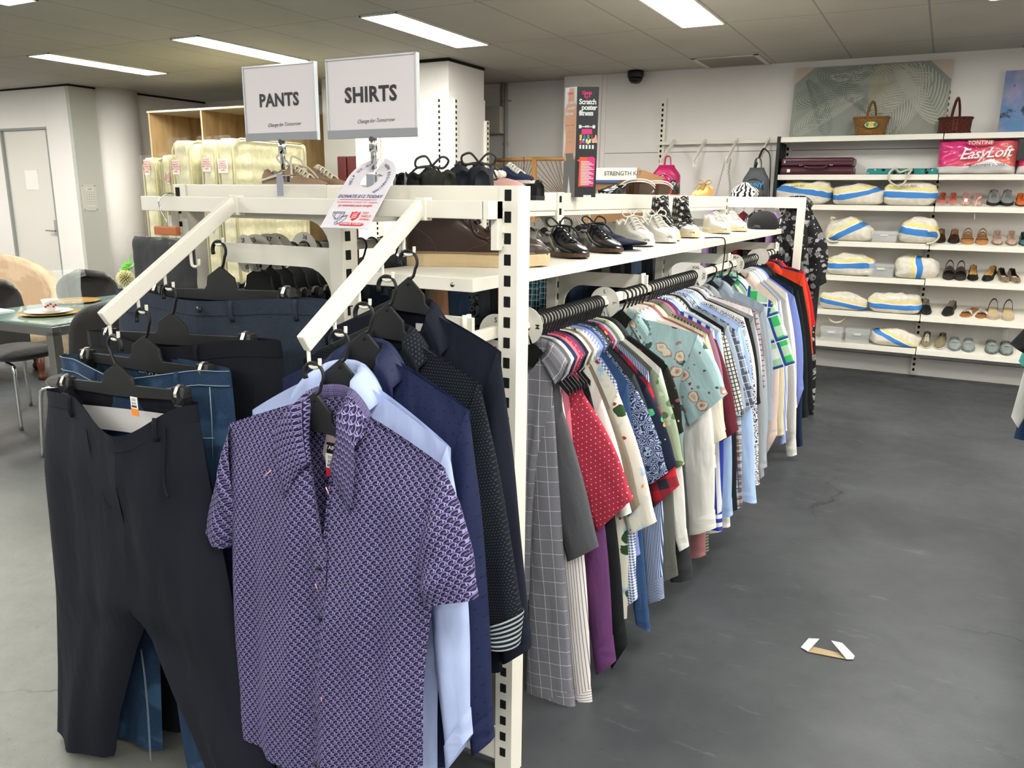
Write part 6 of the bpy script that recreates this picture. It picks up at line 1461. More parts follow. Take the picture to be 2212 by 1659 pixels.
# ------------------------------------------------------------------ shelving on the back wall
SFY, SBY, SLOPE = 7.13, 7.44, .25
LV = [1.95, 1.648, 1.408, 1.117, .836, .547, .276]
for bay, (x0, x1, nm) in enumerate(((-1.285, -.088, 'bag'), (-.082, 1.14, 'shoe'))):
    g = thing('shelving_bay', ('white wall shelving bay holding the striped canvas bags' if bay == 0 else 'white wall shelving bay holding the ladies shoes'), 'shelving', ((x0+x1)/2, 7.3, 0), group='wall shelving bays')
    for z in LV:
        up = SLOPE*(SBY-SFY-.012) if bay and z < 1.5 else 0
        m_ = MB().box(x0, x1, SFY, SFY+.012, z-.042, z)
        m_.prism([(SFY+.012, z-.014), (SBY, z-.014+up), (SBY, z+up), (SFY+.012, z)], lambda a, b, d: (d, a, b), x0, x1)
        for xx in (x0, x1-.006): m_.prism([(SFY+.012, z-.042), (SBY, z-.042+up), (SBY, z-.014+up), (SFY+.012, z-.014)], lambda a, b, d: (d, a, b), xx, xx+.006)
        m_.build('shelf', WHITE, g, bevel=.0015)
solo(MB().box(-1.312, -1.288, SFY-.01, SBY, 1.45, 1.955), 'side_strap', M('bottle_green_black', '#17211f', .6), 'black-green panel closing the outer side of the bag shelves', 'panel')

LY = [290, 370, 435, 515, 590, 668, 745]
def fx(a, b=450, Y=7.2): return at(a, b, Y=Y).x
# ---- striped canvas bags
def canvas_mat(name, ang):
    k = NT(name); u, v, uv, obj = k.uv()
    q = v
    blue = k.m('MULTIPLY', k.m('GREATER_THAN', q, .36), k.m('LESS_THAN', q, .60)); yel = k.m('MULTIPLY', k.m('GREATER_THAN', q, .70), k.m('LESS_THAN', q, .80))
    cv = k.mix(k.step(k.noise(30, 3, obj), .35, .65), lin('#cfc8bb'), lin('#dcd6c9'))
    c = k.mix(blue, cv, lin('#3f7fc4')); c = k.mix(yel, c, lin('#e8d77a'))
    wst = k.m('MULTIPLY', k.m('GREATER_THAN', q, .60), k.m('LESS_THAN', q, .66)); c = k.mix(wst, c, lin('#e3e1dd'))
    k.set(k.b.inputs['Base Color'], c); k.b.inputs['Roughness'].default_value = .9; k.bump(k.noise(16, 3, obj), .5, .02)
    return k.mat
CVS = canvas_mat('striped_canvas', 0)
ROPE = M('cotton_rope', '#cfc4ac', .9, bump=(90, .5))
BG = 'striped canvas beach bags'
def beach_bag(label, px0, px1, pyt, lvl, ang=0., sag=.3, seed=0, dep=.20, off=(0, 0), handle=None, kink=.0, words=True):
    z0 = LV[lvl]; ym = (pyt+LY[lvl])/2; xa_, xb = fx(px0, ym), fx(px1, ym); zt = at((px0+px1)/2, pyt, Y=7.22).z; w = (xb-xa_)/2; h = zt-z0; cx = (xa_+xb)/2; cy = SFY+.015+dep/2
    g = thing('beach_bag', label, 'bag', (cx, cy, z0), 0, BG); rg = random.Random(seed); o = Vector((rg.uniform(0, 50), rg.uniform(0, 50), seed))
    ca, sa = math.cos(ang), math.sin(ang)
    def fn(i, j):
        th = -PI+2*PI*i; ph = -PI/2+PI*j
        def se(c, e): return math.copysign(abs(c)**e, c)
        x = w*se(math.cos(ph), .38)*se(math.cos(th), .38); yv = dep/2*se(math.cos(ph), .6)*se(math.sin(th), .75); z = se(math.sin(ph), .62)
        zz = h*(.5+.5*z)
        zz *= 1-sag*.9*abs(x/w)**1.6*(1 if x*(1-2*(seed % 2)) > 0 else .15)
        n = noise.noise(Vector((x*9, yv*9, zz*9))+o); n2 = noise.noise(Vector((x*22, yv*14, zz*22))+o)
        s_ = 1+.13*n+.05*n2
        q = (cx+x*s_, cy+yv*(1+.25*n+.1*n2), z0+max(.001, zz*(1+.17*n+.09*n2)))
        a, b = x, zz-h/2
        return q, (a*ca+b*sa, ((-a*sa+b*ca)/(h if abs(sa) < .5 else w*1.1)+.5)+off[1]+kink*abs(x/w)**1.5+.09*n)
    MB().grid(fn, 48, 28, 0, True, True).build('bag_body', CVS, g)
    if handle:
        m_ = MB()
        for hd in handle: m_.tube(spline([(fx(a, b), y_, at(a, b, Y=y_).z) for a, b, y_ in hd], 6), .008, 8)
        m_.build('rope_handle', ROPE, g)
    if words:
        MB().text('beach days', .026, (cx-.02, SFY-.004, z0+h*.80), (1, 0, .08), (0, .3, 1), bold=.01, shear=.3).build('lettering', M('ink_bag', '#5c5a55', .7), g)
    return g
beach_bag('striped canvas bag on the third shelf below the burgundy case', 1668, 1794, 392, 2, -.14, .25, 1, off=(0, -.10))
beach_bag('striped canvas bag in the middle of the third shelf, slumping to one side', 1796, 1911, 398, 2, .22, .3, 2, kink=-.12, words=False)
beach_bag('striped canvas bag with rope handle hooked up over the shelf lip', 1908, 2027, 392, 2, -.03, .25, 3, off=(0, .04), handle=[[(1938, 402, 7.115), (1924, 392, 7.11), (1922, 376, 7.11), (1930, 366, 7.125), (1938, 364, 7.15)], [(1938, 402, 7.115), (1954, 396, 7.11), (1962, 378, 7.11), (1970, 366, 7.125), (1958, 368, 7.15), (1944, 372, 7.16), (1936, 364, 7.15)]])
beach_bag('crumpled striped canvas bag on the fourth shelf with a knotted rope end', 1786, 1886, 472, 3, .5, .35, 4, kink=.05, handle=[[(1795, 505, 7.13), (1790, 516, 7.11), (1800, 522, 7.11), (1812, 521, 7.12)], [(1800, 478, 7.15), (1798, 470, 7.14), (1806, 472, 7.14)]], words=False)
beach_bag('folded striped canvas bag with its rope loop showing, fourth shelf', 1944, 2028, 470, 3, -.12, .3, 5, off=(0, .04), handle=[[(2005, 500, 7.12), (2024, 500, 7.10), (2028, 512, 7.10), (2016, 524, 7.11), (2002, 527, 7.11)]], words=False)
beach_bag('plump striped canvas bag on the fifth shelf', 1784, 1892, 550, 4, .04, .2, 6, off=(0, .0), words=False)
beach_bag('striped canvas bag turned on its side beside the clear box, fifth shelf', 1931, 2028, 552, 4, 1.62, .25, 7, off=(0, .12), words=False)
beach_bag('low wrinkled striped canvas bag on the sixth shelf', 1771, 1877, 633, 5, -.16, .3, 8, off=(0, .14), words=False)
beach_bag('wide striped canvas bag on the sixth shelf next to the black loafers', 1876, 1991, 633, 5, .0, .25, 9, off=(0, .16), words=False, kink=-.05)
beach_bag('striped canvas bag tipping forward on the bottom shelf', 1881, 1992, 711, 6, -.42, .4, 10, off=(0, .12), words=False)
z_ = LV[5]-.05
solo(MB().tube(spline([(fx(1811), 7.2, z_+.01), (fx(1818), 7.18, z_-.04), (fx(1832), 7.17, z_-.06), (fx(1846), 7.18, z_-.04), (fx(1853), 7.2, z_+.01)], 6), .008, 8), 'rope', ROPE, 'cotton rope loop sagging under the sixth shelf', 'rope')
# ---- clear plastic boxes
CLR = M('clear_plastic', '#f2f5f5', .08, alpha=.28, spec=.8)
def clearbox(label, px0, px1, pyt, lvl):
    z0 = LV[lvl]+.0005; x0, x1 = fx(px0, pyt), fx(px1, pyt); h = at((px0+px1)/2, pyt, Y=7.2).z-z0
    g = thing('plastic_box', label, 'box', ((x0+x1)/2, 7.25, z0), 0, 'clear plastic shoe boxes')
    MB().box(x0+.006, x1-.006, 7.155, 7.36, z0, z0+h*.66).build('tub', CLR, g, bevel=.012)
    m_ = MB().box(x0, x1, 7.148, 7.368, z0+h*.62, z0+h).build('lid', CLR, g, bevel=.012)
    MB().box((x0+x1)/2-.03, (x0+x1)/2+.03, 7.14, 7.15, z0+h*.56, z0+h*.70).build('catch', M('catch_clear', '#e9ecec', .1, alpha=.6), g, bevel=.003)
clearbox('clear plastic box between two canvas bags, fourth shelf', 1884, 1941, 499, 3)
clearbox('clear plastic box between two canvas bags, fifth shelf', 1877, 1934, 569, 4)
clearbox('clear plastic box first on the bottom shelf', 1774, 1824, 704, 6)
clearbox('clear plastic box second on the bottom shelf', 1827, 1882, 709, 6)
# ---- burgundy case
x0, x1 = fx(1686, 376), fx(1843, 376); z0 = LV[1]; h = at(1760, 341, Y=7.2).z-z0
g = thing('suitcase', 'burgundy ribbed hard case lying flat on the second shelf', 'suitcase', ((x0+x1)/2, 7.27, z0))
BUR = M('burgundy_vinyl', '#4a1f2b', .35)
m_ = MB().box(x0, x1, 7.145, 7.41, z0, z0+h*.485).box(x0+.002, x1-.002, 7.147, 7.41, z0+h*.48, z0+h)
m_.build('shell', BUR, g, bevel=.02, seg=4)
m_ = MB()
for i in range(4): m_.box(x0+.01, x1-.01, 7.139, 7.15, z0+h*(.16+.2*i), z0+h*(.18+.2*i)+.004)
m_.build('ribs', BUR, g, bevel=.002)
cx = (x0+x1)/2
MB().tube(spline([(cx-.09, 7.14, z0+h*.5), (cx-.085, 7.11, z0+h*.5), (cx-.06, 7.10, z0+h*.42), (cx+.06, 7.10, z0+h*.42), (cx+.085, 7.11, z0+h*.5), (cx+.09, 7.14, z0+h*.5)], 5), .009, 8).build('handle', BUR, g)
m_ = MB()
for dx in (-.125, -.11, .11, .125): m_.tube([(cx+dx, 7.142, z0+h*.55), (cx+dx, 7.134, z0+h*.55)], .007, 10)
m_.box(x0+.03, x0+.045, 7.134, 7.142, z0+h*.68, z0+h*.82); m_.build('rivets', CHROME, g)
MB().box(x0+.06, x0+.085, 7.134, 7.142, z0+.02, z0+.045).build('sticker', PAPER, g)
# teal patterned folded bag
x0, x1 = fx(1872, 376), fx(2024, 376); h = at(1950, 364, Y=7.2).z-LV[1]
solo(MB().box(x0, x1, 7.18, 7.42, LV[1], LV[1]+h), 'folded_bag', fab('teal_black_print', '#2f7f80', [('vor', 30, .4, '#15181c', 3., .6), ('vor', 44, .25, '#c8cec8', 8., .3)], .8, .4), 'flat folded teal and black printed bag on the second shelf', 'bag', bevel=.012, seg=3)
# pillow packs
def pillow(label, px0, px1, full):
    z0 = LV[1]; x0, x1 = fx(px0, 340), fx(px1, 340); zt = LV[0]-.05; w = (x1-x0)/2; cx = (x0+x1)/2; h = zt-z0
    g = thing('pillow_pack', label, 'pillow', (cx, 7.27, z0), 0, 'packaged pillows')
    def f(i, j):
        s, t = 2*i-1, 2*j-1; e = math.sqrt(max(0, 1-s**6))*math.sqrt(max(0, 1-t**6)); n = noise.noise(Vector((s*3+px0, t*3, 1)))
        return (cx+w*s*(1+.02*n), 7.24-.10*e-.02*n*e, z0+.004+h*(.5+.5*t)+.006*n), (i, j)
    m_ = MB().grid(f, 30, 24); b_ = MB().grid(lambda i, j: (lambda p: ((p[0][0], 2*7.26-p[0][1], p[0][2]), p[1]))(f(1-i, j)), 30, 24); m_.add(b_.v, b_.f, None, 0, True); m_.uv[-len(b_.f):] = b_.uv
    k = NT('pillow_print'+str(px0)); u, v, uv, obj = k.uv()
    c = k.mix(k.step(k.m('ADD', u, k.m('MULTIPLY', v, -.7)), -.2, .5), lin('#d93d7e'), lin('#e8776c')) if full else k.mix(k.step(v, .3, .9), lin('#d53b7c'), lin('#e05c8f'))
    low = k.m('LESS_THAN', v, k.m('ADD', .22, k.m('MULTIPLY', k.m('MULTIPLY', k.m('LESS_THAN', k.m('ABSOLUTE', k.m('SUBTRACT', u, .68)), .25), k.m('SUBTRACT', .25, k.m('ABSOLUTE', k.m('SUBTRACT', u, .68)))), .9)))
    k.set(k.b.inputs['Base Color'], k.mix(low, c, lin('#dedcdc'))); k.b.inputs['Roughness'].default_value = .15; k.b.inputs['Coat Weight'].default_value = .6; k.bump(k.noise(14, 3, obj), .5, .02)
    m_.build('plastic_pack', k.mat, g)
    if full:
        MB().prism([(.088*math.cos(a), .022*math.sin(a)) for a in [2*PI*i/28 for i in range(28)]], lambda a, b, d: (cx+.01+a, 7.106+d, z0+h*.90+b), -.002, .002).build('brand_oval', M('oval_red', '#c1132a', .4), g)
        MB().text('TONTINE', .038, (cx+.01, 7.102, z0+h*.90), (1, 0, 0), (0, 0, 1), bold=.01).text('EasyLoft', .105, (cx+.05, 7.105, z0+h*.60), (1, 0, .06), (0, 0, 1), bold=.012, shear=.35, spacing=.95).build('lettering', PW, g)
        MB().text('MICROFIBRE COVER', .026, (cx+.07, 7.108, z0+h*.26), (1, 0, .03), (0, 0, 1), bold=.01).build('small_lettering', M('ink_pillow', '#4a4a50', .6), g)
pillow('pink and coral plastic pack of a pillow with white script lettering', 2026, 2197, True)
pillow('second pink pillow pack, cut by the photo edge', 2201, 2370, False)
solo(MB().box(fx(2196, 330), fx(2212, 330), 7.12, 7.14, LV[1]+.10, LV[0]-.05), 'pack_strap', BLACK, 'black carry strap between the two pillow packs', 'strap', bevel=.003)
# ---- baskets
def wicker(name, c1, c2):
    k = NT(name); u, v, uv, obj = k.uv()
    w = k.m('MULTIPLY', k.m('SINE', k.m('MULTIPLY', u, 330)), k.m('SINE', k.m('MULTIPLY', v, 420)))
    k.set(k.b.inputs['Base Color'], k.mix(k.step(w, -.5, .5), lin(c1), lin(c2))); k.b.inputs['Roughness'].default_value = .5; k.bump(w, .8, .006)
    return k.mat
def basket(label, px0, px1, pyr, pyh, mt, plate_=False, flare=1.25):
    z0 = LV[0]; x0, x1 = fx(px0, pyr), fx(px1, pyr); w = (x1-x0)/2; cx = (x0+x1)/2; h = at((px0+px1)/2, pyr, Y=7.2).z-z0; ht = at((px0+px1)/2, pyh, Y=7.25).z-z0
    g = thing('wicker_basket', label, 'basket', (cx, 7.25, z0), 0, 'wicker baskets')
    def f(i, j):
        a = 2*PI*i; r = lerp(1/flare, 1, j); 
        return (cx+w*r*math.copysign(abs(math.cos(a))**.6, math.cos(a)), 7.25+.095*r*math.copysign(abs(math.sin(a))**.6, math.sin(a)), z0+h*j), (i*(2*w+.2)*1.4, j*h)
    m_ = MB().grid(f, 56, 12, 0, True, True); m_.grid(lambda i, j: ((lambda p: ((cx+(p[0][0]-cx)*.94, 7.25+(p[0][1]-7.25)*.94, max(p[0][2]-.004, z0+.01)), p[1]))(f(1-i, j))), 56, 6, 0, True, True)
    m_.box(cx-w/flare*.95, cx+w/flare*.95, 7.18, 7.32, z0, z0+.01)
    m_.build('basket_body', mt, g)
    m_ = MB().tube([f(i/40, 1)[0] for i in range(41)], .008, 8).tube([f(i/40, .12)[0] for i in range(41)], .007, 8); m_.build('rim', mt, g)
    m_ = MB()
    pts = [(cx-.028*math.cos(PI*t)+.006*math.sin(6*t), 7.25-.085*math.cos(PI*t), z0+h*.9+(ht-h*.9)*math.sin(PI*t)**.8) for t in [i/28 for i in range(29)]]
    m_.tube(pts, .011, 8, flat=.8); m_.build('handle', mt, g)
    if plate_:
        m_ = MB().prism([(.055*math.cos(a), .030*math.sin(a)) for a in [2*PI*i/30 for i in range(30)]], lambda a, b, d: (cx+.01+a, 7.152+d-.01*0+b*.25*0, z0+h*.58+b), -.004, .004)
        m_.build('ceramic_plaque', M('plaque_dark', '#2a2a22', .3), g)
        m_ = MB().prism([(.048*math.cos(a), .024*math.sin(a)) for a in [2*PI*i/30 for i in range(30)]], lambda a, b, d: (cx+.01+a, 7.146+d, z0+h*.58+b), -.001, .001); m_.build('plaque_face', M('plaque_cream', '#d9d5a8', .3), g)
        m_ = MB()
        for dx, sx in ((-.026, .014), (.03, .014)): m_.prism([(dx+sx*math.cos(a), .016*math.sin(a)) for a in [2*PI*i/14 for i in range(14)]], lambda a, b, d: (cx+.01+a, 7.144+d, z0+h*.58+b), -.0006, .0006)
        m_.build('painted_leaves', M('leaf_green', '#5b8a35', .4), g)
        MB().prism([(.016*math.cos(a), .019*math.sin(a)*(1.2 if math.sin(a) > 0 else .9)) for a in [2*PI*i/16 for i in range(16)]], lambda a, b, d: (cx+.008+a, 7.1432+d, z0+h*.575+b), -.0006, .0006).build('painted_pear', M('pear_yellow', '#d9c257', .4), g)
basket('honey wicker basket with an oval fruit plaque on its front', 1843, 1921, 254, 220, wicker('honey_wicker', '#7a5326', '#a87c42'), True, 1.28)
basket('dark red-brown wicker basket on the top shelf', 2028, 2102, 255, 212, wicker('cherry_wicker', '#3a1510', '#6b2a1c'), False, 1.06)
# ---- canvases leaning on the wall above the top shelf
def frond(mb, base, ang, L, n, bl, curve, m=0, w=.006, side=None):
    x, z = base
    for i in range(n):
        t = (i+1)/n; a = ang+curve*t; x += L/n*math.cos(a); z += L/n*math.sin(a)
        for sg in (-1, 1):
            if side and sg != side: continue
            b = a+sg*(1.15-.55*t); l = bl*(math.sin(PI*min(1, t*.85+.12))**.6)
            p = [(x, z)]; bb = b
            for k_ in range(4): bb -= sg*.16; p.append((p[-1][0]+l/4*math.cos(bb), p[-1][1]+l/4*math.sin(bb)))
            for (xa_, za), (xb, zb), w0, w1 in zip(p, p[1:], (.5, 1, .9, .6), (1, .9, .6, .05)):
                dx, dz = xb-xa_, zb-za; ln = math.hypot(dx, dz) or 1; nx, nz = -dz/ln*w/2, dx/ln*w/2
                mb.append(([(xa_+nx*w0, za+nz*w0), (xa_-nx*w0, za-nz*w0), (xb-nx*w1, zb-nz*w1), (xb+nx*w1, zb+nz*w1)], m))
cw0, cw1, cz0, cz1 = fx(1701, 297, 7.30), fx(2040, 286, 7.30), LV[0]+.001, 2.527
g = thing('palm_canvas', 'large grey-green canvas of palm fronds leaning on the top shelf', 'painting', ((cw0+cw1)/2, 7.40, cz0))
def cv(a, b, d=0.): t = b; return (cw0+a, 7.36+.09*t/(cz1-cz0)-d, cz0+b)
W_, H_ = cw1-cw0, cz1-cz0
m_ = MB().prism([(0, 0), (W_, 0), (W_, H_), (0, H_)], lambda a, b, d: cv(a, b, -d), -.0, .018)
k = NT('palm_ground'); P_ = k.uv()[3]; n_ = k.noise(3, 4, P_)
c = k.mix(k.step(n_, .35, .65), lin('#8a918a'), lin('#9a9c92')); c = k.mix(k.m('MULTIPLY', k.step(k.noise(2.2, 2, P_), .52, .7), .6), c, lin('#a79d80')); k.set(k.b.inputs['Base Color'], c); k.b.inputs['Roughness'].default_value = .7; k.bump(k.noise(60, 3, P_), .3, .004)
m_.build('canvas', k.mat, g)
qs = []
frond(qs, (-.05, .28), .25, .75, 26, .20, .35, 1); frond(qs, (.02, .02), .75, .6, 24, .16, -.4, 0); frond(qs, (.5, .6), -2.3, .6, 24, .17, .3, 2); frond(qs, (1.05, .5), -2.35, .85, 30, .34, .25, 0, .011); frond(qs, (1.16, .05), 1.9, .55, 18, .3, .5, 0, .012); frond(qs, (.55, .1), .9, .5, 22, .2, -.5, 0); frond(qs, (.15, .55), -.4, .6, 24, .16, -.5, 1); frond(qs, (.62, .15), 1.3, .42, 18, .15, .3, 3); frond(qs, (1.0, .56), 3.4, .7, 26, .16, -.3, 0, .008); frond(qs, (.3, .0), 1.7, .5, 22, .14, .5, 1)
def clipq(q): return all(.005 < a < W_-.005 and .005 < b < H_-.005 and not (b > H_-.13 and (a < .155-(H_-b)*1. or a > W_-.155+(H_-b)*1.)) for a, b in q)
m_ = MB(); dd = 0
for q, mi in qs:
    dd += 1
    if clipq(q): m_.add([cv(a, b, .0008+.0001*(dd % 12)) for a, b in q], [(0, 1, 2, 3)], None, mi)
m_.build('painted_fronds', [M('frond_pale', '#b7b8ac', .6), M('frond_teal', '#66756f', .6), M('frond_grey', '#848a80', .6), M('frond_sand', '#b3a684', .6)], g)
for tri in ([(0, H_), (.15, H_), (0, H_-.13)], [(W_, H_), (W_-.16, H_), (W_, H_-.15)]):
    MB().prism(tri, lambda a, b, d: cv(a, b, .003-d), 0, .024).build('corner_guard', M('corner_card', '#c9b9ab', .8), g)
a0, a1 = fx(2156, 285, 7.3), fx(2156, 285, 7.3)+.6
g = thing('abstract_canvas', 'blue, lilac and black abstract canvas at the photo edge', 'painting', ((a0+a1)/2, 7.4, LV[0]))
k = NT('ink_wash'); P_ = k.uv()[3]; n1 = k.noise(4.2, 3, P_); n2 = k.noise(7, 4, P_)
c = k.mix(k.step(n1, .4, .6), lin('#4f7fb0'), lin('#9d98bd')); c = k.mix(k.step(n2, .56, .6), c, lin('#262a3c')); c = k.mix(k.step(k.noise(9, 2, P_), .66, .69), c, lin('#8a6a3c')); k.set(k.b.inputs['Base Color'], c)
MB().prism([(0, 0), (a1-a0, 0), (a1-a0, .465), (0, .465)], lambda a, b, d: (a0+a, 7.36+.14*b+d, LV[0]+.001+b), 0, .02).build('canvas', k.mat, g)
# ---- bag arms on the wall and what hangs there
g = thing('bag_arm_rail', 'white wall rail with four sloping arms for bags', 'rail', (-1.9, 7.42, 1.93))
MB().box(-2.43, -1.29, 7.395, 7.412, 1.925, 1.955).build('bar', WHITE, g, bevel=.001)
AX = []
for (a, b), (c_, d_) in zip(((1455, 306), (1524, 302), (1594, 302), (1664, 294)), ((1428, 354), (1497, 358), (1566, 352), (1636, 340))):
    x = (at(a, b, Y=7.39).x+at(c_, d_, Y=7.02).x)/2; AX.append(x); z1 = 1.955; z0 = z1-.2
    MB().bar((x, 7.40, z1+.005), (x, 7.02, z0), .016, .03).build('arm', WHITE, g, bevel=.002)
    m_ = MB()
    for t in (.3, .55, .8, .97):
        y_, zz = lerp(7.40, 7.02, t), lerp(z1, z0, t)-.012; m_.tube([(x, y_, zz), (x, y_, zz-.04), (x+.018, y_, zz-.04), (x+.018, y_, zz-.025)], .004, 6)
    m_.build('hook', WHITE, g)
def backpack(name, label, px0, px1, pyt, pyb, Y, mt, zipm, dep=.14, strap=None, pocket=True):
    c0, c1 = at(px0, pyb, Y=Y), at(px1, pyt, Y=Y); cx = (c0.x+c1.x)/2; w = (c1.x-c0.x)/2; z0, z1 = c0.z, c1.z
    g = thing(name, label, 'backpack', (cx, Y, z0))
    def f(i, j):
        th = 2*PI*i; t = j; e = (1-(2*t-1)**6) if t < .5 else math.sqrt(max(0, 1-((t-.5)/.5)**3.)); ew = lerp(1, .55, sstep((t-.55)/.45))*min(1, (t+.02)*12)
        return (cx+w*ew*math.copysign(abs(math.cos(th))**.6, math.cos(th)), Y+dep/2*e*math.copysign(abs(math.sin(th))**.7, math.sin(th)), z0+(z1-z0)*t), (i, t)
    MB().grid(f, 36, 24, 0, True, True).build('pack_body', mt, g)
    if pocket:
        def pf(i, j):
            s, t = 2*i-1, j; e = math.sqrt(max(0, 1-s**6))*math.sqrt(max(0, 1-(2*t-1)**6)); ww = w*.72*(1-.25*sstep((t-.5)*2)); return (cx+ww*s, Y-dep/2*.9-.03*e, z0+(z1-z0)*(.04+.58*t)), (i, t)
        MB().grid(pf, 16, 14).build('front_pocket', mt, g)
        m_ = MB().tube([(cx+w*.72*math.cos(a)*1.02, Y-dep/2-.012, z0+(z1-z0)*(.28+.36*math.sin(a))) for a in [PI*i/18 for i in range(19)]], .004, 6); m_.build('zip', zipm, g)
    m_ = MB().tube(spline([(cx-.03, Y+dep*.2, z1-.02), (cx-.022, Y+dep*.2, z1+.06), (cx, Y+dep*.2, z1+.075), (cx+.022, Y+dep*.2, z1+.06), (cx+.03, Y+dep*.2, z1-.02)], 5), .009, 6, flat=.5); m_.build('grab_loop', mt, g)
    return g, cx, z0, z1
HP = M('hot_pink_vinyl', '#b81c5e', .4)
g, cx, z0, z1 = backpack('backpack', 'hot pink backpack hanging on the first wall arm', 1408, 1470, 356, 412, 6.95, HP, M('zip_pink', '#d67aa0', .5))
m_ = MB()
for i in range(14): 
    a = R.uniform(0, 6.28); r_ = R.uniform(.01, .06); m_.lathe([(0, 0), (.004, .001), (0, .002)], (0, 0, 0), 8) if False else m_.box(cx+r_*math.cos(a), cx+r_*math.cos(a)+.007, 6.845, 6.85, z0+.10+r_*math.sin(a), z0+.107+r_*math.sin(a))
m_.build('glitter_print', PW, g)
GN = M('grey_nylon', '#4e5257', .7)
g, cx, z0, z1 = backpack('backpack', 'grey backpack with blue lettering hanging on the last wall arm', 1602, 1664, 362, 430, 7.0, GN, M('zip_dark', '#2b2d30', .5))
MB().text('BROOKVALE', .034, (cx-.01, 6.895, z0+(z1-z0)*.50), (1, 0, .05), (0, 0, 1), bold=.05).build('lettering', M('print_azure', '#2f7fb5', .6), g) if False else MB().text('DKWNY', .05, (cx-.02, 6.892, z0+(z1-z0)*.42), (1, 0, .05), (0, 0, 1), bold=.06, shear=.2).build('lettering', M('print_azure', '#2f7fb5', .6), g)
MB().tube(spline([(cx-.02, 7.03, z1+.0), (at(1646, 326, Y=7.03).x, 7.03, at(1646, 326, Y=7.03).z), (at(1655, 324, Y=7.03).x, 7.03, at(1655, 324, Y=7.03).z), (at(1664, 345, Y=7.03).x, 7.03, at(1664, 345, Y=7.03).z), (at(1662, 425, Y=7.03).x, 7.03, z0)], 6), .010, 6, flat=.3).build('strap', BLACK, g)
for lab, x_, pts in (('silver chain strap hanging from the third wall arm', AX[2]+.02, ((1578, 345), (1574, 372), (1577, 400), (1576, 432))), ('second silver chain strap on the third wall arm, forming a loop', AX[2], ((1566, 350), (1556, 385), (1546, 425)))):
    m_ = MB()
    for a, b in zip(pts, pts[1:]):
        for t in [i/8 for i in range(8)]:
            q = at(lerp(a[0], b[0], t), lerp(a[1], b[1], t), Y=7.05); m_.tube(arc(q, .009, 0, 360, 8, (1, 0, 0) if int(t*8) % 2 else (0, 1, 0), (0, 0, 1)), .002, 5, caps=False)
    solo(m_, 'chain_strap', STEEL, lab, 'chain')
# ---- ladies shoes: toes to the front of their shelves
def wsh(label, kind, px, lvl, up, inn, sole, L=.235, skew=0., off=.03, **kw):
    t = math.atan(SLOPE); z = LV[lvl]+.001+SLOPE*(off-.012); x = fx(px, LY[lvl]); Lc = L*math.cos(t)
    g = shoe(label, kind, (x+skew, SFY+off+Lc, z+L*math.sin(t)), (x, SFY+off, z), up, inn, sole, group='ladies shoes on the wall shelves', L=L, **kw)
    g.rotation_euler[1] = t; return g
c_ = lambda n, h, r=.6: M(n, h, r)
SAL, BAL, GTR, ORG = c_('salmon_canvas', '#c4766c', .8), c_('pink_satin', '#d0a09c', .5), c_('grey_mesh', '#7f8282', .8), c_('orange_vinyl', '#cf6a30')
BR2, NUD, SND = c_('dark_brown_leather', '#2f1b14', .4), c_('nude_leather', '#b79c90', .5), c_('tan_strap', '#7a512c', .6)
wsh('salmon canvas flat, first of the pair on the third shelf', 'pump', 2035, 2, SAL, c_('salmon_lining', '#b9654f', .8), WHR)
wsh('salmon canvas flat beside its partner on the third shelf', 'pump', 2058, 2, SAL, c_('salmon_lining', '#b9654f', .8), WHR)
def ribbon(g, ln, zt, half, st):
    MB().tube(spline([(.75*ln, 0, .05), (.8*ln, .02, .06), (.9*ln, -.005, .045), (1.02*ln, -.01, .03), (1.06*ln, -.012, -.04), (1.07*ln, -.004, -.10)], 6), .0035, 6).build('ribbon', LW, g, W=False)
wsh('pale pink ballet shoe with a swing tag, third shelf', 'pump', 2086, 2, BAL, BAL, c_('ballet_sole', '#c9b19a'), decor=lambda g, ln, zt, half, st: MB().box(.86*ln, .861*ln+.004, -.012, .012, .012, .05).build('swing_tag', PAPER, g, W=False))
wsh('pale pink ballet shoe with white ribbon dangling over the shelf edge', 'pump', 2112, 2, BAL, BAL, c_('ballet_sole', '#c9b19a'), decor=ribbon)
for px, w in ((2146, 'grey and coral running shoe, first of the pair'), (2176, 'grey and coral running shoe, second of the pair')):
    wsh(w, 'sneaker', px, 2, GTR, c_('coral_lining', '#d9716c', .8), RUB, L=.25, lace=c_('lace_grey2', '#6b6e70'), wsc=1.05)
wsh('orange shoe at the photo edge of the third shelf', 'pump', 2206, 2, ORG, ORG, RUB)
for px, w in ((2031, 'dark brown leather slip-on, first of the pair on the fourth shelf'), (2061, 'dark brown leather slip-on next to the strappy sandals')):
    wsh(w, 'loafer', px, 3, BR2, c_('tan_lining_c', '#9b7650'), RUB, L=.25)
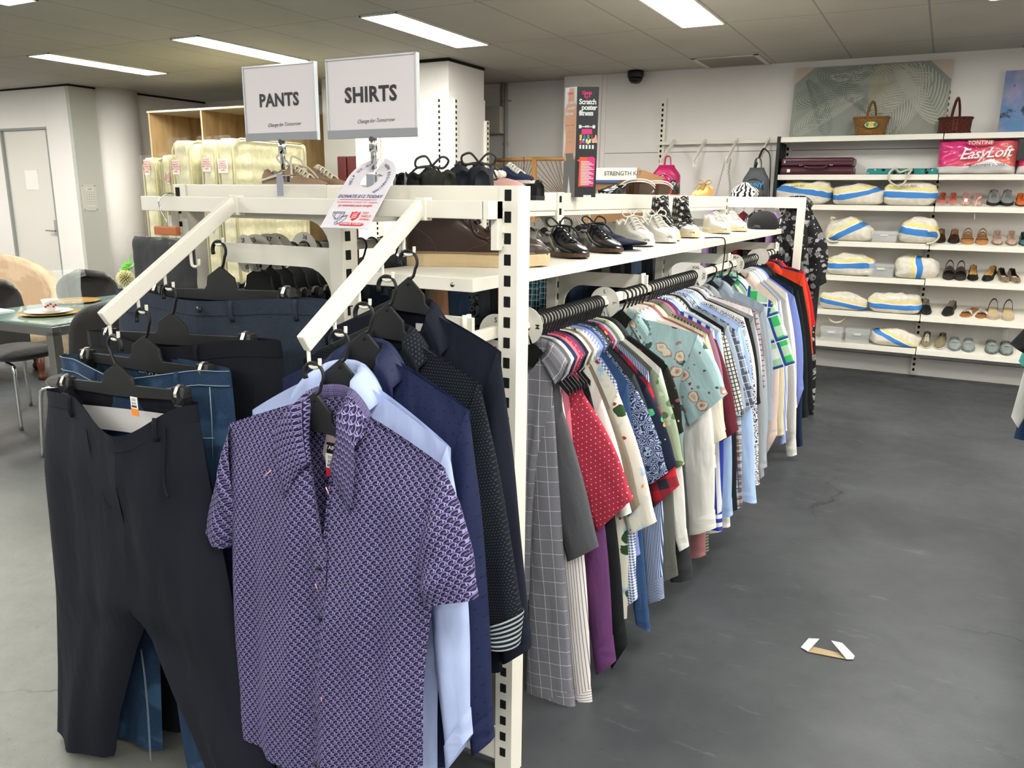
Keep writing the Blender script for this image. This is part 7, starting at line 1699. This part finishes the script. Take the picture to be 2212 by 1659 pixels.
def sandal(label, px, lvl, solem, strapm, L=.22, straps=((.72, .03), (.5, .05), (.2, .06)), back=True, skew=0., off=.03, thick=.022, inm=None):
    t_ = math.atan(SLOPE); z = LV[lvl]+.001+SLOPE*(off-.012); x = fx(px, LY[lvl])
    g = thing('sandal', label, 'sandal', (x+skew, SFY+off+L*math.cos(t_), z+L*math.sin(t_)), math.atan2(-L, -skew), 'ladies sandals on the wall shelves')
    g.rotation_euler[1] = t_
    hw = [(0, .024), (.1, .032), (.3, .030), (.5, .033), (.7, .043), (.85, .040), (.95, .026), (1, .008)]
    pts = [(i/20*L, pl(hw, i/20)) for i in range(21)]; pts += [(a, -b) for a, b in pts[::-1]]
    MB().prism(pts, lambda a, b, d: (a, b, d), 0, thick).build('sole', solem, g, W=False, bevel=.003)
    MB().prism([(a*.97+.003, b*.9) for a, b in pts], lambda a, b, d: (a, b, d), thick, thick+.002).build('insole', inm or solem, g, W=False)
    for t, hh in straps:
        h = pl(hw, t); m_ = MB()
        def sf(i, j): a = PI*i; return ((t*L)+(j-.5)*.026, h*1.0*math.cos(a), thick-.004+hh*math.sin(a)), (i, j)
        m_.grid(sf, 16, 2); m_.build('strap', strapm, g, W=False, solid=.003)
    return g
for px, w in ((2090, 'tan sandal with brown straps next to the dark slip-ons'), (2122, 'tan sandal with brown straps beside the nude court shoes')):
    sandal(w, px, 3, c_('tan_footbed', '#b27f4c'), SND)
for px, w in ((2156, 'nude pointed court shoe, first of the pair'), (2187, 'nude pointed court shoe, second of the pair')): wsh(w, 'pump', px, 3, NUD, c_('nude_lining', '#a88d7f'), c_('nude_sole', '#7a655a'), L=.25)
wsh('teal shoe at the photo edge of the fourth shelf', 'pump', 2214, 3, c_('teal_suede', '#3f6a70', .9), BLACK, RUB)
for px, w in ((2050, 'dark brown slingback slide, first of the pair'), (2075, 'dark brown slingback slide, beside the black court shoes')):
    sandal(w, px, 4, c_('dark_platform', '#2f2724'), c_('dark_brown_strap', '#3a302c'), straps=((.78, .05), (.66, .055), (.54, .055), (.06, .07)), thick=.03)
for px, sk, w in ((2103, -.0, 'black court shoe with tan insole, first of the pair'), (2130, .06, 'black court shoe with tan insole, angled outward')):
    wsh(w, 'pump', px, 4, c_('black_leather_soft', '#1a1917', .35), c_('tan_insole_b', '#c49a5b'), RUB, L=.26, skew=sk)
ZB = M('zebra_pump', '#1b1a18', .5); k = NT('zebra_print'); u, v, uv, obj = k.uv(); nd = k.n('ShaderNodeTexWave'); nd.inputs['Scale'].default_value = 26; nd.inputs['Distortion'].default_value = 5; k.t.links.new(obj, nd.inputs[0]); k.set(k.b.inputs['Base Color'], k.mix(k.m('GREATER_THAN', nd.outputs['Fac'], .55), lin('#171412'), lin('#b39b80')))
for px, w in ((2176, 'zebra-striped flat with white price dot, first of the pair'), (2200, 'zebra-striped flat with white price dot, at the photo edge')):
    wsh(w, 'pump', px, 4, k.mat, BLACK, c_('taupe_sole', '#9c8874'), skew=-.04, decor=lambda g, ln, zt, half, st: MB().box(.5*ln, .6*ln, -.014, .014, .0175, .019).build('price_sticker', PAPER, g, W=False))
for px, sk, w in ((2002, -.02, 'black leather loafer next to the canvas bag, sixth shelf'), (2044, .05, 'black leather loafer standing apart from its partner')):
    wsh(w, 'loafer', px, 5, c_('black_loafer', '#191b1e', .38), c_('loafer_lining', '#a89b88'), RUB, L=.25, skew=sk, wsc=1.05)
for px, sk, w in ((2078, .10, 'tan thong sandal with crumpled silver straps'), (2112, .10, 'second tan thong sandal with crumpled silver straps')):
    sandal(w, px, 5, c_('tan_thong', '#9a6638'), M('silver_foil', '#d5d3cf', .25, .8), straps=((.66, .03), (.60, .035)), skew=sk, thick=.010)
for px, w in ((2147, 'beige wedge sandal with black ankle strap, first of the pair'), (2180, 'beige wedge sandal with black ankle strap, second of the pair')):
    sandal(w, px, 5, c_('beige_wedge', '#b5a58e'), BLACK, straps=((.15, .085),), thick=.026, inm=c_('beige_insole', '#c9b58d'))
OLV = c_('olive_canvas', '#7d745a', .9)
wsh('olive canvas sneaker tipped up on its heel, bottom shelf', 'lowlace', 2000, 6, OLV, BLACK, WHR, lace=LW, L=.25)
wsh('olive canvas sneaker lying beside its partner, bottom shelf', 'lowlace', 2027, 6, OLV, BLACK, WHR, L=.25, skew=.03)
GSL = c_('grey_felt_slipper', '#7e8787', .95)
def emb(g, ln, zt, half, st): MB().tube(spline([(.80*ln, -.018, .062), (.78*ln, -.006, .068), (.80*ln, .004, .068), (.78*ln, .018, .063)], 5), .004, 6).build('gold_motif', c_('gold_motif', '#c3a887', .4), g, W=False)
sl_ = []
for px, w in ((2062, 'grey slipper sealed in clear film, first of the pair'), (2093, 'grey slipper sealed in clear film, second of the pair'), (2144, 'grey slipper with gold motif, unwrapped'), (2176, 'grey slipper with gold motif, half behind the hanging sleeve')):
    wsh(w, 'slipper', px, 6, GSL, GSL, c_('grey_sole', '#5f6666'), L=.25, decor=emb, name='slipper')
x0, x1 = fx(2042, 760), fx(2114, 760)
def wrap(i, j):
    s, t = 2*i-1, 2*j-1; e = math.sqrt(max(0, 1-s**4))*math.sqrt(max(0, 1-t**4)); n = noise.noise(Vector((s*6, t*6, 2))); return ((x0+x1)/2+(x1-x0)/2*s*1.06, SFY+.15+.14*t, LV[6]+.004+SLOPE*.13*(1+t)+.095*e+.012*n*e), (i, j)
solo(MB().grid(wrap, 26, 22), 'plastic_wrap', PLASTIC, 'clear crinkled film over the pair of grey slippers', 'packaging')
p = at(2172, 728, Y=7.33)
g = thing('spray_bottle', 'small clear empty bottle behind the grey slippers', 'bottle', (p.x, 7.40, LV[6]+.068))
MB().lathe([(.022, 0), (.024, .01), (.024, .09), (.012, .115), (.012, .13)], (p.x, 7.41, LV[6]+.072), 18).build('bottle', CLR, g)
MB().lathe([(.013, .13), (.013, .155), (.0, .157)], (p.x, 7.41, LV[6]+.072), 14).build('cap', PAPER, g)

# ------------------------------------------------------------------ far side: mattresses, plywood rack, screens
k = NT('plywood'); P_ = k.uv()[3]; mp = k.n('ShaderNodeMapping'); mp.inputs['Scale'].default_value = (2, 2, .35); k.t.links.new(P_, mp.inputs[0])
nd = k.n('ShaderNodeTexWave'); nd.inputs['Scale'].default_value = 2.6; nd.inputs['Distortion'].default_value = 9; nd.inputs['Detail'].default_value = 3; nd.inputs['Detail Scale'].default_value = 1.2; k.t.links.new(mp.outputs[0], nd.inputs[0])
k.set(k.b.inputs['Base Color'], k.mix(nd.outputs['Fac'], lin('#9c7f55'), lin('#b5976a'))); k.b.inputs['Roughness'].default_value = .6
PLY = k.mat
RX = [at(322, 240, Y=6.0).x, at(435, 235, Y=6.0).x, at(567, 228, Y=6.0).x]; RT = 2.285
g = thing('mattress_rack', 'tall open plywood rack behind the wrapped mattresses', 'rack', ((RX[0]+RX[2])/2, 6.5, 0))
for x in RX:
    MB().box(x-.018, x, 6.0, 7.13, 0, RT-.02).build('panel', PLY, g)
    MB().box(x-.019, x+.001, 5.996, 6.0, 0, RT-.02).build('edge_strip', M('ply_edge', '#c9b187', .6), g)
MB().box(RX[0]-.03, RX[2]+.01, 5.99, 7.13, RT-.02, RT).build('top_board', M('rack_top', '#d5cdb9', .6), g)
MB().box(RX[0], RX[2], 7.10, 7.13, 0, RT-.45).build('back_panel', PLY, g)
k = NT('quilted_damask'); u, v, uv, obj = k.uv(); q = k.m('MULTIPLY', k.m('SINE', k.m('MULTIPLY', k.m('ADD', u, v), 26)), k.m('SINE', k.m('MULTIPLY', k.m('SUBTRACT', u, v), 26)))
k.set(k.b.inputs['Base Color'], k.mix(k.step(k.noise(24, 3, obj), .35, .65), lin('#cdc69d'), lin('#d9d3ae'))); k.b.inputs['Roughness'].default_value = .35; k.b.inputs['Coat Weight'].default_value = .5; k.b.inputs['Coat Roughness'].default_value = .1
k.bump(k.m('ADD', k.m('MULTIPLY', q, .6), k.m('MULTIPLY', k.noise(9, 4, obj), 1.6)), .5, .02)
DAM = k.mat; PIPE = M('cream_piping', '#c2b98c', .7); FILM = M('wrap_film', '#f3f4ef', .1, alpha=.10, spec=.9)
for idx, (a, b, t, lab, Yf) in enumerate(((306, 333, 341, 'lower cream wrapped mattress, nearest the round pier', 5.0), (346, 366, 335, 'lower cream wrapped mattress tucked behind the tall ones', 5.05), (369, 407, 304, 'tall cream wrapped mattress with loose film ears', 4.95), (431, 461, 302, 'tall cream wrapped mattress between two labelled ones', 4.98), (467, 500, 299, 'tall cream wrapped mattress whose long side shows', 4.95))):
    p0, p1 = at(a, t, Y=Yf), at(b, t, Y=Yf); zt = p0.z; dp = .92
    g = thing('mattress', lab, 'mattress', ((p0.x+p1.x)/2, Yf+dp/2, 0), 0, 'wrapped mattresses')
    m_ = MB(); x0, x1 = p0.x, p1.x
    def mt(i, j):   # rounded slab standing on end
        a_ = 2*PI*i; cx_, cy_ = (x0+x1)/2, Yf+dp/2
        def se(c, e): return math.copysign(abs(c)**e, c)
        top = 1 if j < .93 else math.sqrt(max(0, 1-((j-.93)/.07)**2))*.25+.75
        return (cx_+(x1-x0)/2*se(math.cos(a_), .25)*top, cy_+dp/2*se(math.sin(a_), .25)*(top if j < .93 else .9+.1*top), zt*(j if j < .93 else .93+.07*math.sin((j-.93)/.07*PI/2))), (i*(2*(x1-x0)+2*dp), j*zt)
    m_.grid(mt, 64, 40, 0, True, True)
    n0 = len(m_.v)-64; m_.add([m_.v[n0+i] for i in range(64)], [tuple(range(64))], None, 0)
    m_.build('mattress_body', DAM, g)
    m_ = MB()
    for xx in (x0, x1): m_.tube([(xx, Yf+.01, .01), (xx, Yf+.008, zt-.08), (xx, Yf+.04, zt-.02), (xx, Yf+.1, zt+.0), (xx, Yf+dp-.1, zt)], .008, 6)
    m_.build('piping', PIPE, g)
    lz = {0: (345, 378, 310, 324), 1: (372, 398, 360, 367), 2: (346, 377, 371, 388), 3: (340, 371, 437, 455), 4: (344, 374, 470, 493)}[idx]
    q0, q1 = at(lz[2], lz[0], Y=Yf-.01), at(lz[3], lz[1], Y=Yf-.01)
    MB().box(q0.x, q1.x, Yf-.012, Yf-.006, q1.z, q0.z).build('care_label', M('label_pinkish', '#e5dcd6', .6), g)
    m_ = MB()
    for r_ in range(5):
        zz = q0.z-(q0.z-q1.z)*(.15+.16*r_); ww = (.3, .34, .38, .42, .3)[r_]*(q1.x-q0.x); m_.text(('DO NOT', 'REMOVE', 'WRAPPING', 'MATTRESS', 'LABEL')[r_], (q0.z-q1.z)*.17, ((q0.x+q1.x)/2, Yf-.0125, zz), (1, 0, 0), (0, 0, 1), bold=.02)
    m_.build('label_print', M('print_red_b', '#c04a4a', .6), g)
    def fl_(i, j):
        s, t_ = i, j; n = noise.noise(Vector((s*5+idx*3, t_*16, 1))); n2 = noise.noise(Vector((s*14, t_*40, idx)))
        return (lerp(x0-.01, x1+.01, s)+.006*n, Yf-.02+.008*n+.004*n2, lerp(.25, zt+.02+.03*max(0, noise.noise(Vector((s*7, idx, 3)))), t_)), (s, t_)
    MB().grid(fl_, 12, 60).build('plastic_film', FILM, g)
# dark red folding screen behind the sign
g = thing('folding_screen', 'dark red padded folding screen by the recess behind the tan sneakers', 'screen', (-5.2, 6.4, 0))
for x0, x1 in ((at(734, 360, Y=6.4).x, at(754, 360, Y=6.4).x), (at(755, 360, Y=6.4).x, at(778, 360, Y=6.4).x)):
    MB().box(x0, x1-.006, 6.36, 6.42, .02, at(745, 338, Y=6.4).z).build('panel', M('oxblood_leather', '#551c1c', .45), g, bevel=.012)
# rattan sunburst screen
BAM = M('bamboo', '#a87b45', .5, bump=(30, .2)); STK = M('rattan_stick', '#8a6a4c', .6)
g = thing('rattan_screen', 'bamboo-framed screen panels with rattan sunbursts in the alcove', 'screen', (-3.4, 6.9, 0))
for x0, x1, y0, y1 in ((-3.90, -3.415, 6.95, 6.80), (-3.40, -2.93, 6.80, 6.95)):
    zt, zb = 1.785, .5; 
    m_ = MB()
    for a, b in (((x0, y0, zb), (x0, y0, zt)), ((x1, y1, zb), (x1, y1, zt)), ((x0, y0, zt), (x1, y1, zt)), ((x0, y0, 1.11), (x1, y1, 1.11)), ((x0, y0, zb), (x1, y1, zb))): m_.tube([a, b], .018, 10)
    for xx, yy in ((x0, y0), (x1, y1)): m_.tube([(xx, yy, 0), (xx, yy, zb)], .018, 8)
    m_.build('frame', BAM, g)
    m_ = MB(); cx_, cz_ = lerp(x0, x1, .62), 1.40
    for k_ in range(64):
        a = 2*PI*k_/64; r1 = .05; dx, dz = math.cos(a), math.sin(a); rr = 9
        for lim, d_ in ((x0-cx_, dx), (x1-cx_, dx), (1.12-cz_, dz), (zt-cz_, dz)):
            if abs(d_) > 1e-5 and lim/d_ > 0: rr = min(rr, lim/d_)
        p = lambda r_: (cx_+r_*dx, lerp(y0, y1, (cx_+r_*dx-x0)/(x1-x0)), cz_+r_*dz); m_.tube([p(r1), p(rr)], .0035, 4)
    for r_ in (.05, .11, .115): m_.tube([(cx_+r_*math.cos(a), lerp(y0, y1, (cx_+r_*math.cos(a)-x0)/(x1-x0))-.004, cz_+r_*math.sin(a)) for a in [2*PI*i/32 for i in range(33)]], .005, 5)
    m_.build('sunburst', STK, g)
q = at(1129, 392, Y=6.7)
solo(MB().tube([(q.x, 6.72, 1.80), (q.x, 6.72, q.z+.02)], .003, 5).box(q.x-.022, q.x+.022, 6.70, 6.74, q.z-.025, q.z+.03), 'hanging_tag', BLACK, 'small black tag on a cord hanging over the rattan screen', 'tag')

# ------------------------------------------------------------------ dining corner
CH = fab('charcoal_velvet', '#2d2b2a', [('mel', 60, .5, '#3a3735')], .95, .3, sheen=.3)
def dchair(label, x, y, rz):
    """seat centre x,y; faces +x when rz=0"""
    g = thing('dining_chair', label, 'chair', (x, y, 0), rz, 'upholstered dining chairs')
    def seat(i, j):
        a = 2*PI*i; t = j; e = math.sin(PI*t)**.35
        def se(c, p): return math.copysign(abs(c)**p, c)
        return (.23*se(math.cos(a), .6)*e, .225*se(math.sin(a), .6)*e, .395+.085*t), (a*.2, t)
    MB().grid(seat, 36, 14, 0, True, True).build('seat', CH, g, W=False)
    def back(i, j):
        s = 2*i-1; w = .235*math.sqrt(max(0, 1-max(0, (j-.70)/.30)**2.6))*(.86+.14*min(1, j*3)); 
        return (-.22-.10*j+.09*(s*s), w*s, .44+.44*j), (s*.23, j*.44)
    MB().grid(back, 20, 18).build('backrest', CH, g, W=False, solid=.045)
    for sx in (-1, 1):
        for sy in (-1, 1):
            MB().tube(spline([(sx*.10, sy*.16, .40), (sx*.19, sy*.19, .392), (sx*.215, sy*.205, .36), (sx*.225, sy*.215, .2), (sx*.235, sy*.225, .0)], 5), .0125, 8).build('leg', CHROME, g, W=False)
    return g
TR = math.radians(4); TC = at(111, 702, Z=.74); TW, TL = .82, 1.4
g = thing('dining_table', 'frosted glass dining table on a square steel frame', 'table', (TC.x, TC.y, 0), TR)
MB().box(-TW, .0, 0, TL, .728, .74).build('glass_top', M('frosted_green_glass', '#7f9a92', .12, spec=.8, coat=.6), g, W=False, bevel=.002)
m_ = MB().box(-TW, -.0, 0, .05, .675, .727).box(-TW, 0, TL-.05, TL, .675, .727).box(-.05, 0, .05, TL-.05, .675, .727).box(-TW, -TW+.05, .05, TL-.05, .675, .727); m_.build('apron_frame', STEEL, g, W=False, bevel=.003)
for x0, y0 in ((-.055, .0), (-.055, TL-.055), (-TW, .0), (-TW, TL-.055)): MB().box(x0, x0+.055, y0, y0+.055, 0, .70).build('leg', STEEL, g, W=False, bevel=.003)
dchair('charcoal velvet chair tucked under the glass table, cut by the photo edge', -5.16, 2.93, math.radians(8))
dchair('charcoal velvet chair seen past the glass vase', -5.16, 3.62, math.radians(4))
dchair('charcoal velvet chair at the table side next to the trousers', -4.03, 2.70, math.radians(176))
# beige tub armchair
L1 = at(15, 858, Z=0)
g = thing('armchair', 'beige suede tub armchair with turned wooden legs behind the table', 'armchair', (-6.45, 3.55, 0), math.radians(-25))
BGE = fab('beige_suede', '#b09a80', [('noise', 5, .55, '#bda88e')], .95, .35)
def tub(i, j):
    a = math.radians(62)+math.radians(236)*i; r = .40+.03*j; hh = lerp(.58, .95, math.sin(PI*min(1, max(0, i)))**1.3)
    return (r*math.cos(a), r*math.sin(a), .16+(hh-.16)*j), (i*1.8, j)
MB().grid(tub, 40, 14).build('tub_back', BGE, g, W=False, solid=.10)
def cush(i, j):
    a = 2*PI*i; e = math.sin(PI*j)**.3; return (.36*math.cos(a)*e+.03, .34*math.sin(a)*e, .18+.30*j), (a*.3, j)
MB().grid(cush, 32, 12, 0, True, True).build('seat_cushion', BGE, g, W=False)
for sx, sy in ((.27, .22), (.27, -.22), (-.24, .24), (-.24, -.24)): MB().lathe([(.018, 0), (.03, .01), (.032, .035), (.018, .055), (.026, .09), (.03, .2)], (sx, sy, 0), 14).build('leg', M('turned_walnut', '#5b2c1c', .3), g, W=False)
# tableware
GOLD = M('gold_charger', '#c99a4c', .25, .6)
def charger(label, px, py, r=.16, plate_=True):
    p = at(px, py, Z=.742); g = thing('place_setting', label, 'plate', p, 0, 'gold charger plates')
    MB().lathe([(.0, .0), (r*.7, .0), (r, .010), (r*1.0, .013), (r*.68, .004), (0, .004)], p, 40).build('charger', GOLD, g)
    if plate_: MB().lathe([(.0, .005), (r*.5, .005), (r*.78, .018), (r*.79, .021), (r*.5, .010), (0, .009)], p, 40).build('dinner_plate', M('china_white', '#e4dfd8', .2), g)
    return p
p = charger('gold charger with a patterned white plate at the near corner of the table', 106, 678)
g = thing('teacup', 'white teacup with red flowers on a saucer', 'cup', (p.x-.0, p.y, p.z+.02))
cpt = at(110, 672, Z=.765)
MB().lathe([(0, .0), (.05, .002), (.075, .012), (.073, .014), (.04, .006), (0, .005)], (cpt.x, cpt.y, .762), 32).build('saucer', M('china_white', '#e4dfd8', .2), g)
MB().lathe([(0, .004), (.022, .004), (.026, .012), (.042, .05), (.046, .068), (.043, .068), (.038, .045), (.02, .012), (0, .01)], (cpt.x, cpt.y, .766), 32).build('cup', M('china_white', '#e4dfd8', .2), g)
m_ = MB()
for i in range(5): a = -1.2+.35*i; m_.box(cpt.x+.041*math.cos(a)-.004, cpt.x+.041*math.cos(a)+.004, cpt.y+.041*math.sin(a)-.004, cpt.y+.041*math.sin(a)+.004, .79+.008*(i % 3), .80+.008*(i % 3))
m_.build('flower_print', M('print_rose', '#a3263a', .4), g)
p2 = charger('second gold charger behind the glass vase', 162, 652, .15, False)
pv = at(152, 663, Z=.742)
g = thing('glass_vase', 'tall clear flared glass cylinder vase on the table', 'vase', pv)
hv = at(150, 584, X=pv.x).z-.742
MB().lathe([(0, .0), (.075, .0), (.078, .02), (.072, .05), (.070, hv*.5), (.078, hv*.9), (.086, hv), (.083, hv), (.074, hv*.9), (.067, hv*.5), (.069, .05), (.070, .02), (0, .015)], pv, 36).build('glass', M('clear_glass', '#eef2f0', .02, alpha=.11, spec=1.), g)
pn = at(4, 673, Z=.742); solo(MB().box(pn.x-.12, pn.x+.03, pn.y-.04, pn.y+.06, .7405, .746), 'napkin', PAPER, 'folded white paper napkin on the table', 'napkin')
# flowers behind the packaged garment
pf = at(276, 610, Y=3.35)
g = thing('flower_vase', 'cream pompom flower with green leaves in a pot at the table end', 'flowers', (pf.x, 3.35, .742))
MB().lathe([(0, 0), (.04, 0), (.055, .05), (.05, .10), (.04, .12)], (pf.x+.03, 3.35, .742), 20).build('pot', M('pot_white', '#d9d6cf', .4), g)
pm = at(271, 602, Y=3.3); m_ = MB(); rg = random.Random(5)
for i in range(150):
    z = 1-2*(i+.5)/150; a = i*2.39996; r_ = math.sqrt(1-z*z); d = Vector((r_*math.cos(a), r_*math.sin(a), z)); q = pm+d*.045
    m_.tube([pm+d*.03, q+d*.012], [.006, .002], 5)
m_.build('bloom', M('cream_petal', '#d8cf9f', .8), g)
m_ = MB()
for i in range(9):
    b = at(276, 592, Y=3.35); tip = at(258+i*5.0, 560-(i % 3)*6+abs(i-5)*4, Y=3.35); mid = (b+tip)/2+Vector((.01, -.02, 0)); wv = Vector((.02, 0, .004))
    m_.add([b, mid-wv, tip, mid+wv], [(0, 1, 2, 3)], None, 0)
m_.build('leaves', M('leaf_bright', '#5fae3a', .5), g, solid=.002)
MB().tube([(pf.x+.03, 3.35, .80), pm], .003, 5).tube([(pf.x+.03, 3.35, .80), at(276, 592, Y=3.35)], .003, 5).build('stem', M('stem_green', '#4c7a34', .6), g)

# ------------------------------------------------------------------ next rack just entering the picture, and litter on the floor
YR = 3.35; xe = at(2212, 800, Y=YR).x
ER = 'garments on the next rack'
g = thing('clothes_stand', 'white rail of the next rack, outside the photo edge', 'clothes rack', (xe+.30, YR+.1, 0))
MB().tube([(xe+.32, YR-.5, 1.16), (xe+.32, YR+.7, 1.16)], .014, 10).build('rail', WHITE, g)
for yy in (YR-.48, YR+.68): MB().tube([(xe+.32, yy, 0), (xe+.32, yy, 1.16)], .015, 8).build('upright', WHITE, g)
def edge_shirt(Y, mt, lab, S, O, I, hem, H0, kind='S'):
    sx, sz = P(*S, Y); c = xe+.32
    return shirt('shirt', lab, [mt], Y, (c, 1.075), .055, ((sx, sz), (2*c-sx, sz)), (P(*H0, Y), (2*c-P(*H0, Y)[0], P(*H0, Y)[1])), (dict(o=P(*O, Y), i=P(*I, Y), arm=(sx+.07, sz-.16), bulge=.0), dict(o=(2*c-P(*O, Y)[0], P(*O, Y)[1]), i=(2*c-P(*I, Y)[0], P(*I, Y)[1]), arm=(2*c-sx-.07, sz-.16), bulge=.0)), D=.02, group=ER, vd=.06, seed=91, fold=.006)
edge_shirt(3.25, MATS['black'], 'black short-sleeved top with crimson edge at the photo edge', (2232, 690), (2181, 742), (2206, 760), .5, (2230, 900))
TEAL = fab('teal_block', '#4f9c97', [], .8, .3)
edge_shirt(3.36, TEAL, 'teal and black sleeve on the next rack', (2240, 690), (2200, 780), (2214, 796), .5, (2222, 900))
edge_shirt(3.47, MATS['white'], 'white shirt with long sleeve on the next rack', (2240, 700), (2184, 900), (2200, 925), .4, (2214, 935), 'L')
edge_shirt(3.58, MATS['red'], 'crimson top on the next rack, behind the white sleeve', (2240, 720), (2208, 850), (2216, 860), .4, (2212, 880))
edge_shirt(3.70, MATS['denim'], 'dark denim long garment hanging lowest on the next rack', (2240, 760), (2190, 946), (2216, 950), .2, (2205, 948), 'L')
g = thing('paper_strip', 'folded strip of white and tan paper lying on the dark floor', 'paper', at(1788, 1408, Z=.001))
f3 = lambda a, b, z=.003: tuple(at(a, b, Z=z))
TANP = M('kraft_paper', '#a08c6c', .8)
MB().add([f3(1745, 1401), f3(1752, 1396), f3(1832, 1415), f3(1828, 1424), f3(1744, 1408)], [(0, 1, 2, 3, 4)]).build('tan_middle', TANP, g, solid=.0015)
MB().add([f3(1730, 1398, .004), f3(1747, 1379, .03), f3(1770, 1380, .034), f3(1745, 1407, .005)], [(0, 1, 2, 3)]).build('white_flap', PAPER, g, solid=.0015)
MB().add([f3(1796, 1384, .03), f3(1819, 1389, .03), f3(1846, 1417, .006), f3(1843, 1424, .004), f3(1829, 1424, .005)], [(0, 1, 2, 3, 4)]).build('white_flap', PAPER, g, solid=.0015)
for i, (a, b) in enumerate(((1683, 998), (1668, 1002))):
    pass
# ------------------------------------------------------------------ light and exposure
wd = bpy.data.worlds.new('World'); sc.world = wd; wd.use_nodes = True
wd.node_tree.nodes['Background'].inputs[0].default_value = (.92, .96, 1, 1); wd.node_tree.nodes['Background'].inputs[1].default_value = .3
vs = sc.view_settings; vs.view_transform = 'Standard'; vs.look = 'None'; vs.gamma = 1; vs.use_curve_mapping = False; vs.exposure = 0.62
sc.cycles.use_denoising = True; sc.cycles.max_bounces = 6; sc.cycles.diffuse_bounces = 4; sc.cycles.glossy_bounces = 3; sc.cycles.transmission_bounces = 6; sc.cycles.transparent_max_bounces = 10
sc.cycles.sample_clamp_indirect = 6; sc.cycles.caustics_reflective = False; sc.cycles.caustics_refractive = False
